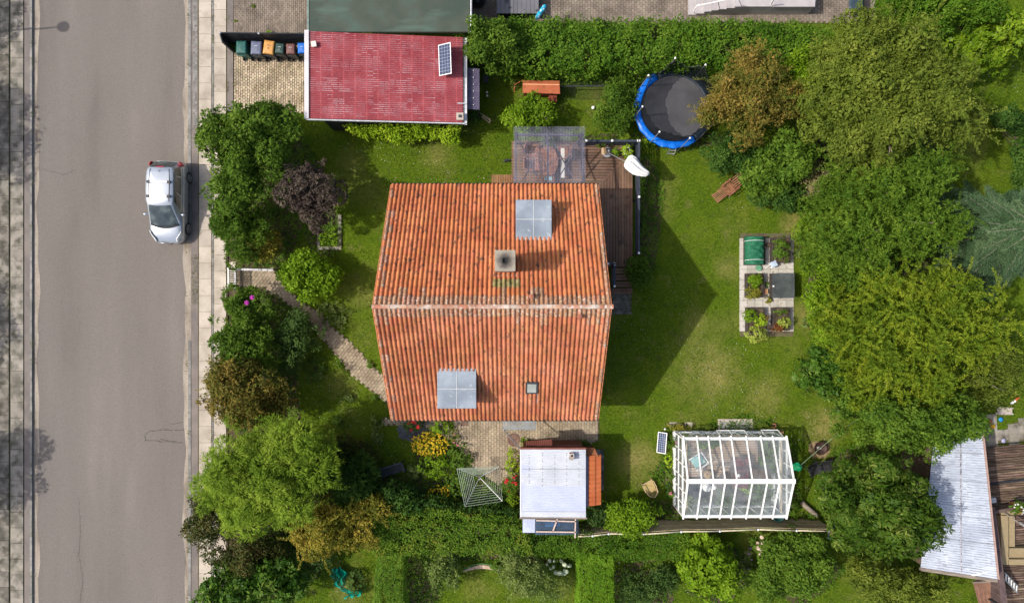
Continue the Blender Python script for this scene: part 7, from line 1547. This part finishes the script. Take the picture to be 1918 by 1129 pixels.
# flower bed between bench and dryer
for (lab,cat_,x,y,r,h,lf,L_,Wd_,n,fl,nf,fr,ry) in (
 ('rose bush with red blooms at the lower house corner','rose bush',772,795,21,.9,F_mid,.10,.06,260,M_redf,6,.10,15),
 ('large clump of yellow flowers below the blue setts','flowers',805,832,38,.8,F_yellow,.11,.05,500,M_yel,330,.05,26),
 ('smaller patch of yellow flowers above the mixed hedge','flowers',826,932,34,.8,F_mid,.12,.06,420,M_yel,150,.045,26),
 ('green bush right of the rose and above the yellow clump','plant',828,800,24,.9,F_bright,.12,.07,360,None,0,0,14),
 ('pinkish flowering plant at the patio edge right of the yellow clump','flowers',850,822,16,.7,F_olive,.09,.05,220,M_pinkf,8,.05,16),
 ('pale green bush in the middle of the flower bed','plant',815,872,40,.9,F_bright,.13,.07,700,None,0,0,28),
 ('grey green plant right of the garden bench','plant',778,884,24,.7,F_grey,.12,.05,300,None,0,0,18),
 ('deep green plant beneath the rotary dryer','plant',862,860,24,.8,F_mid,.13,.07,380,None,0,0,26),
 ('dark bush left of the lower yellow patch','plant',768,925,30,1.1,F_deep,.13,.06,420,None,0,0,24),
 ('leafy bush between rotary dryer and lower yellow patch','plant',862,918,30,.9,F_mid,.14,.07,520,None,0,0,30),
 ('green undergrowth directly below the rotary dryer','plant',915,945,42,.9,F_deep,.13,.07,620,None,0,0,22),
 ('yellowish shrub at the left wall of the shed','plant',960,868,16,1.0,F_lime,.11,.06,340,None,0,0,26),
 ('red flowering shrub against the left side of the shed','flowers',958,905,17,1.1,F_mid,.11,.06,360,M_redf,9,.09,30),
 ('tall green shrub at the lower left shed corner','plant',960,948,20,1.2,F_bright,.12,.07,420,None,0,0,26),
 ('little green plant at the porch roof corner of the shed','plant',984,829,9,.6,F_bright,.10,.06,120,None,0,0,8),
 ('weeds growing in the patio below the house corner','plant',1090,829,18,.35,F_mid,.10,.04,150,None,0,0,6),
):
    o = plant('garden_plant' if cat_=='plant' else cat_.replace(' ','_'),lab,cat_,x,y,r,h,lf,L=L_,Wd=Wd_,n=n,flower=fl,nf=nf,fr=fr,rpy=ry,stuff_flowers=nf>100)
# plants elsewhere
PL = [
 ('low dark plants under the bronze tree beside the lawn',590,690,26,.5,F_deep,260,30),('leafy weeds in the shade right of the willow top',640,790,20,.35,F_mid,160,14),('grey mullein rosette on the shaded front lawn',600,700,13,.4,F_grey,110,11),('second grey rosette lower on the shaded front lawn',655,745,11,.35,F_grey,90,9),('low green plants beneath the black garden bench edge',700,905,26,.45,F_mid,240,12),('yellow green leaves beside the lower shaded path',700,850,16,.4,F_olive,140,12),

 ('leafy plants in the left half of the stone edged bed',609,446,13,.4,F_bright,130,16),('green plant at the right of the stone edged bed',624,440,11,.5,F_bright,150,14),('small green tuft at the lower end of the stone edged bed',628,455,9,.35,F_bright,90,7),
 ('fan of pale cut leaves spread over the path bend',628,592,34,.4,F_grey,420,26),('sprig of pale leaves at the upper edge of the garden path',612,575,18,.3,F_grey,160,10),
 ('tall grey green plant left of the lower house corner',705,792,14,.6,F_grey,130,16),('grey green plant below its twin by the shaded lawn',707,820,15,.6,F_grey,150,14),('small green tuft on the lawn beside the path',692,682,9,.3,F_mid,70,7),('leafy sprig lying on the path near the house wall',702,745,9,.3,F_mid,70,7),('small plant growing beside the path edge',637,680,8,.3,F_mid,60,8),
 ('leafy green plants in the top right raised bed',1465,467,17,.75,F_mid,420,24),('green leaves in the left middle raised bed',1416,526,15,.65,F_bright,280,13),('ochre leaves in the left middle raised bed',1415,549,15,.6,F_gold,220,11),
 ('green plants growing under the mesh of the covered frame',1468,537,17,.3,F_deep,260,20),('lush green plant at the upper left of the bottom left bed',1407,592,15,.7,F_bright,240,12),('pale lettuce at the right of the bottom left bed',1426,600,12,.65,F_lime,200,11),('pale reddish leaves spilling from the bottom left bed',1419,627,22,.6,fol('lettuce',[(.12,.16,.03),(.2,.25,.05),(.3,.33,.10),(.26,.14,.07)]),380,15),
 ('yellow tinged plant in the bottom right bed',1471,605,13,.6,fol('lettuce',[(.2,.2,.2)]),200,11),('dark red leaves in the bottom right bed',1459,614,12,.55,fol('redleaf',[(.10,.02,.015),(.16,.035,.025),(.10,.08,.02),(.22,.07,.04)]),150,8),('small green row at the top of the bottom right bed',1462,584,12,.5,F_mid,80,4),
 ('brown green tuft between middle and bottom beds',1440,561,8,.3,F_gold,110,7),('pale straggly plant on the lawn right of the top beds',1494,470,10,.25,F_grey,90,20),('silvery grass tuft right of the bottom beds',1510,605,7,.25,F_grey,80,12),
 ('lime green leafy plant at the shrub edge near the deck chair',1428,352,22,.5,F_lime,200,14),('red purple leaves at the middle edge of the bottom left bed',1434,597,4,.5,fol('redleaf',[(.1,.1,.1)]),50,8),
 ('plants in the bed above the greenhouse, left part',1275,800,24,.4,F_gold,260,6),('plants in the bed above the greenhouse, middle part',1325,802,20,.4,F_olive,220,6),('plants in the bed above the greenhouse, right part',1432,800,18,.4,F_olive,200,6),
 ('green plants along the upper left wall of the greenhouse',1256,825,9,.6,F_mid,140,14),('lime plant at the middle of the greenhouse left wall',1254,862,8,.5,F_lime,130,16),('small plant low on the greenhouse left wall',1256,888,8,.5,F_mid,90,9),('dark plant at the lower left wall of the greenhouse',1254,920,9,.5,F_deep,130,14),
 ('leafy plants between log and greenhouse corner',1485,952,17,.6,F_mid,260,18),('dark leaves around the end of the log',1520,968,18,.5,F_mid,240,10),('big leaves by the slatted fence beside the water butt',1485,975,14,.5,F_bright,150,9),('low weeds between fence and greenhouse, left part',1303,975,17,.4,F_mid,160,6),('trailing weeds on the fence foot near the fence shrub',1270,978,18,.5,F_mid,200,7),('weedy tuft at the fence foot below the greenhouse middle',1380,978,18,.45,F_bright,170,6),('low weeds between fence and greenhouse, second part',1340,978,18,.4,F_mid,170,6),('low weeds between fence and greenhouse, right part',1420,974,20,.35,F_olive,150,5),
 ('green tomato plants in the right of the greenhouse, upper',1446,835,20,1.3,F_mid,420,18),('green tomato plants in the right of the greenhouse, middle',1440,868,18,1.3,F_mid,380,18),('climbing plants at the right gable inside the greenhouse',1463,850,10,1.4,F_deep,220,30),('greenhouse plant in the upper left behind glass',1316,832,14,1.0,F_bright,240,9),('greenhouse plant against the top wall behind glass',1340,832,12,1.0,F_mid,200,8),('greenhouse plant beside the left gable behind glass',1285,850,8,.9,F_mid,150,20),
 ('grey green plants in the lower left of the greenhouse',1300,940,22,.9,F_grey,380,16),('plants in the lower middle of the greenhouse',1360,935,26,1.0,F_mid,460,20),('plants in the lower right of the greenhouse',1425,925,28,1.1,F_mid,520,24),('pale plant below the red table in the greenhouse',1398,912,14,1.1,F_lime,200,10),('plants by the ridge in the right half of the greenhouse',1430,905,18,1.2,F_bright,260,10),
 ('vine hanging on the top railing of the deck, left part',1130,266,22,1.3,F_yellow,260,9),('vine hanging on the top railing of the deck, right part',1178,264,26,1.4,F_yellow,340,10),('vine at the outer railing below the white parasol',1203,345,8,1.2,F_mid,200,22),('weeds under the middle of the outer deck railing',1203,420,10,.8,F_mid,200,30),('vine under the top right deck corner beside the trampoline',1215,268,18,.8,F_bright,220,8),
 ('potted round green plant at the top of the deck',1152,285,8,.8,F_bright,140,8),('potted pale green plant left of the deck corner post',1175,281,10,.9,F_lime,180,10),('green plant beneath the white parasol',1176,296,9,.7,F_bright,120,6),
 ('climber over the table under the patio roof',1030,268,18,1.3,F_mid,240,16),
 ('grass tuft at the street end of the bin fence',437,89,6,.5,F_mid,110,8),('weeds between the plain green bin and the slate blue one',462,92,5,.6,F_mid,90,12),('weeds growing along the top of the bin fence',545,67,26,.25,F_mid,170,3),('yellowish weed tuft behind the orange bin',504,63,6,.3,F_bright,60,4),('weedy patch in the paving near the top left corner',474,12,9,.15,F_olive,70,6),('second weedy patch in the top left paving',440,40,9,.12,F_olive,60,6),
 ('tall grass left of the rabbit hutch',962,158,12,.5,F_olive,160,12),('pale plants on the shaded lawn strip at the right',1838,230,14,.4,F_grey,90,8),
 ('green edge bush on the neighbour patio corner',1862,1120,20,.6,F_bright,200,10),('dark undergrowth left of the lower grey tree',930,1060,18,.7,F_mid,200,14),('tall weeds right of the glossy round bush',1410,1085,14,.6,F_yellow,220,26),('undergrowth beside the lean-to and garage corner',888,215,12,.8,F_deep,240,14),('green leaves over the stacked slabs right of the tan block',1437,532,4,.3,F_mid,30,4),
]
for lab,x,y,r,h,lf,n,ry in PL: plant('garden_plant',lab,'plant',x,y,r,h,lf,L=.11 if r < 14 else .13,Wd=.055,n=n,rpy=ry,z0=(.5 if 'deck' in lab and 'outer' not in lab and 'pot' in lab or 'parasol' in lab and 'beneath' in lab else .36 if 'bed' in lab and 'raised' in lab or 'bottom left bed' in lab or 'bottom right bed' in lab else 0))
pot('white rimmed pot holding the pale green plant on the deck',1175,282,.20,.35,M_white,.5); pot('dark pot holding the round green plant on the deck',1152,286,.17,.3,M_dgrey,.5)
plant('rose_bush','climbing rose with pale pink blooms just under the slatted fence','rose bush',1432,1022,22,1.4,F_mid,n=420,flower=M_pale,nf=22,fr=.09,rpy=17)
plant('rose_bush','pale pink rose arching left of the large deep green bush','rose bush',1432,1062,14,1.3,F_deep,n=300,flower=M_pale,nf=16,fr=.085,rpy=22)
plant('hydrangea','bush with round cream flower heads beside the wide clipped hedge','hydrangea',1048,1058,26,.9,F_mid,n=420,flower=M_cream,nf=26,fr=.085,rpy=18,ball=True)
plant('pink_flowers','single pink rose at the upper left greenhouse corner','flowers',1262,831,5,.7,F_mid,n=60,flower=M_pinkf,nf=1,fr=.12); plant('pink_flowers','single pink rose low on the greenhouse left wall','flowers',1257,925,5,.7,F_mid,n=60,flower=M_pinkf,nf=1,fr=.12)
plant('lavender','lilac flower tufts in a line left of the pale pink roses','lavender',1402,1050,7,.5,F_grey,n=120,flower=mat('lilac_petals',[(.28,.20,.30),(.36,.27,.36)],9,.8),nf=12,fr=.07,rpy=38)
plant('white_flowers','white and green flowers in the terracotta terrace pot','flowers',1910,951,13,.5,F_mid,n=180,flower=M_white,nf=16,fr=.05,z0=.95)
# green crop netting thrown over a shrub, bottom left
t = thing('green_netting','teal green netting draped over a bare bush at the lower left','netting',tuple(W(640,1088,0)))
pts=[(622,1065),(628,1080),(632,1098),(645,1108),(658,1112),(650,1120)]
mb=MB()
def nt_(u,v):
    i=u*(len(pts)-1); k=min(int(i),len(pts)-2); f=i-k; x=pts[k][0]+(pts[k+1][0]-pts[k][0])*f; y=pts[k][1]+(pts[k+1][1]-pts[k][1])*f
    w_=12+6*math.sin(u*9); return tuple(W(x+(v-.2)*w_*1.6+2.5*math.sin(u*31+v*3), y+2*math.sin(v*13+u*7)-w_*.3*v, .35+.28*math.sin(u*13+v*9)*math.sin(v*7)+.3*math.sin(math.pi*u)))
mb.grid(nt_,50,16); mb.build('net', glassmat('teal_net',(.7,.85,.82),.62,(.0,.30,.22),0,.5), t)
P_=W(665,1085,.4); plant('netted_bush','thin dark bush partly under the teal netting','shrub',665,1090,24,1.1,F_blue,n=260)
# curbside weeds and loose grass blades (nobody could count them)
def blades(name, n, test, mtl, h=.06, w_=.012, area=(-26.5,26.5,-15.6,15.6)):
    q=np.stack([area[0]+RS.rand(n)*(area[1]-area[0]), area[2]+RS.rand(n)*(area[3]-area[2])],1); q=q[test(q)]; m=len(q)
    P=np.column_stack([q,np.full(m,.008)]); r=RS.normal(size=(m,3)); D=nrm(r*np.array([[.7,.7,0]])+np.array([[0,0,.8]]))
    o=leaf_mesh(name,P,D,nrm(r+np.array([[0,0,.5]])),h*(.5+RS.rand(m)),w_*(.6+.8*RS.rand(m)),mtl); o['kind']='stuff'; return o
solid_ = [[(HX0+.3,-5.2),(HX1-.2,-5.2),(HX1-.2,5.2),(HX0+.3,5.2)], [(GX0,GY0+.2),(GX1,GY0+.2),(GX1,20),(GX0,20)], pxpoly([(958,264),(1190,264),(1190,545),(958,545)]), pxpoly(pathU+pathL), pxpoly([(830,782),(1122,782),(1122,826),(1060,832),(985,870),(968,900),(930,905),(880,868),(850,825),(830,800)]), pxpoly([(428,-60),(577,-60),(577,212),(428,212)]), pxpoly([(884,-70),(1640,-70),(1640,44),(884,44)]), pxpoly([(1386,437),(1485,437),(1485,630),(1386,630)]), [(gx0,gys),(gx1,gys),(gx1,gyn),(gx0,gyn)], pxpoly([(1836,838),(1990,826),(1990,790),(1878,800),(1862,778),(1838,778)]), pxpoly([(1842,838),(1990,826),(1990,1200),(1860,1200)]), [(sx0,sy0),(sx1,sy0),(sx1,sy1),(sx0,sy1)], pxpoly([(444,500),(520,500),(520,540),(444,540)])]
def on_lawn(q):
    ok=q[:,0] > WX(440)
    for p in solid_: ok &= ~inside(q,p)
    return ok
M_blade = fol('grassblade',[(.028,.065,.006),(.06,.105,.010),(.10,.15,.016),(.20,.23,.05)],transl=.3)
blades('grass', 520000, on_lawn, M_blade, .07, .02)
def clover(q):
    return on_lawn(q) & (np.sin(q[:,0]*.9+1)*np.cos(q[:,1]*.7)+np.sin(q[:,0]*.31+q[:,1]*.5) > .45)
n=11000; q=np.stack([-24+RS.rand(n)*50,-15+RS.rand(n)*30],1); q=q[clover(q)]; m=len(q); P=np.column_stack([q,np.full(m,.07)])
r=RS.normal(size=(m,3)); o=leaf_mesh('clover_flowers',P,nrm(r*np.array([[1,1,.1]])),nrm(r*.15+np.array([[0,0,1.]])),np.full(m,.045)*(.5+RS.rand(m)),np.full(m,.04)*(.6+.6*RS.rand(m)),mat('clover_white',[(.30,.36,.20),(.44,.48,.34)],9,.8)); o['kind']='stuff'
def weeds(q): 
    ok=np.zeros(len(q),bool)
    for px_ in (62.5, 399.7, 353, 426.5, 440): ok |= np.abs(q[:,0]-WX(px_)+.03*np.sin(q[:,1]*5)) < .045
    ok &= (np.sin(q[:,1]*2.1+q[:,0])+np.sin(q[:,1]*5.3)+RS.normal(size=len(q))*.3) > .7
    ok |= (np.abs(q[:,0]-WX(366))<.17)&(q[:,1]<2.4)&(q[:,1]>-.2)&(RS.rand(len(q))<.6)
    return ok
blades('kerb_weeds', 160000, weeds, fol('weed',[(.06,.09,.015),(.11,.13,.025),(.17,.17,.05),(.22,.20,.08)]), .10, .02, area=(-26.4,-14,-15.6,15.6)).location.z=.09
# street trees just beyond the left edge: their shade falls on the far pavement
for i,(x,y,rx,ry,zt_) in enumerate(((-30.6,8.2,2.2,2.8,6.0),(-30.9,-1.6,1.7,2.3,5.6),(-30.2,-9.0,2.1,2.8,6.0),(-29.9,14.0,1.4,1.4,5.6))):
    t=thing('street_tree',['street tree shading the far pavement beside the car','street tree shading the middle of the far pavement','street tree shading the lower far pavement','street tree shading the top of the far pavement'][i],'tree',(x,y,0))
    P,N,CL=crown_points([(x,y,zt_-1.6,rx,ry,1.6)],.7,8); a=tufts(P,N,7,.2,.22,.13,'broad'); leaf_mesh('crown',*a,F_mid,t); limb_mesh((x,y,0),CL,zt_,.14,8).build('trunk',BARK,t,smooth=True)

# low ground cover and seedlings under the shrubs
q=np.stack([-14+RS.rand(90000)*40.5,-15.5+RS.rand(90000)*31],1); ok=np.zeros(len(q),bool)
for b_ in BEDS:
    cb=np.mean(np.array(b_),0); ok|=inside(q,[tuple(cb+(np.array(p_)-cb)*(1+.07*math.sin(i_*2.3))*1.06) for i_,p_ in enumerate(b_)])
for p_ in solid_: ok&=~inside(q,p_)
q=q[ok]; m=len(q); P=np.column_stack([q,.03+.12*RS.rand(m)]); N=nrm(np.array([[0,0,1.]])+RS.normal(size=(m,3))*.2)
o=leaf_mesh('ground_cover',*tufts(P,N,4,.12,.10,.06,'broad'),F_hedge); o['kind']='stuff'
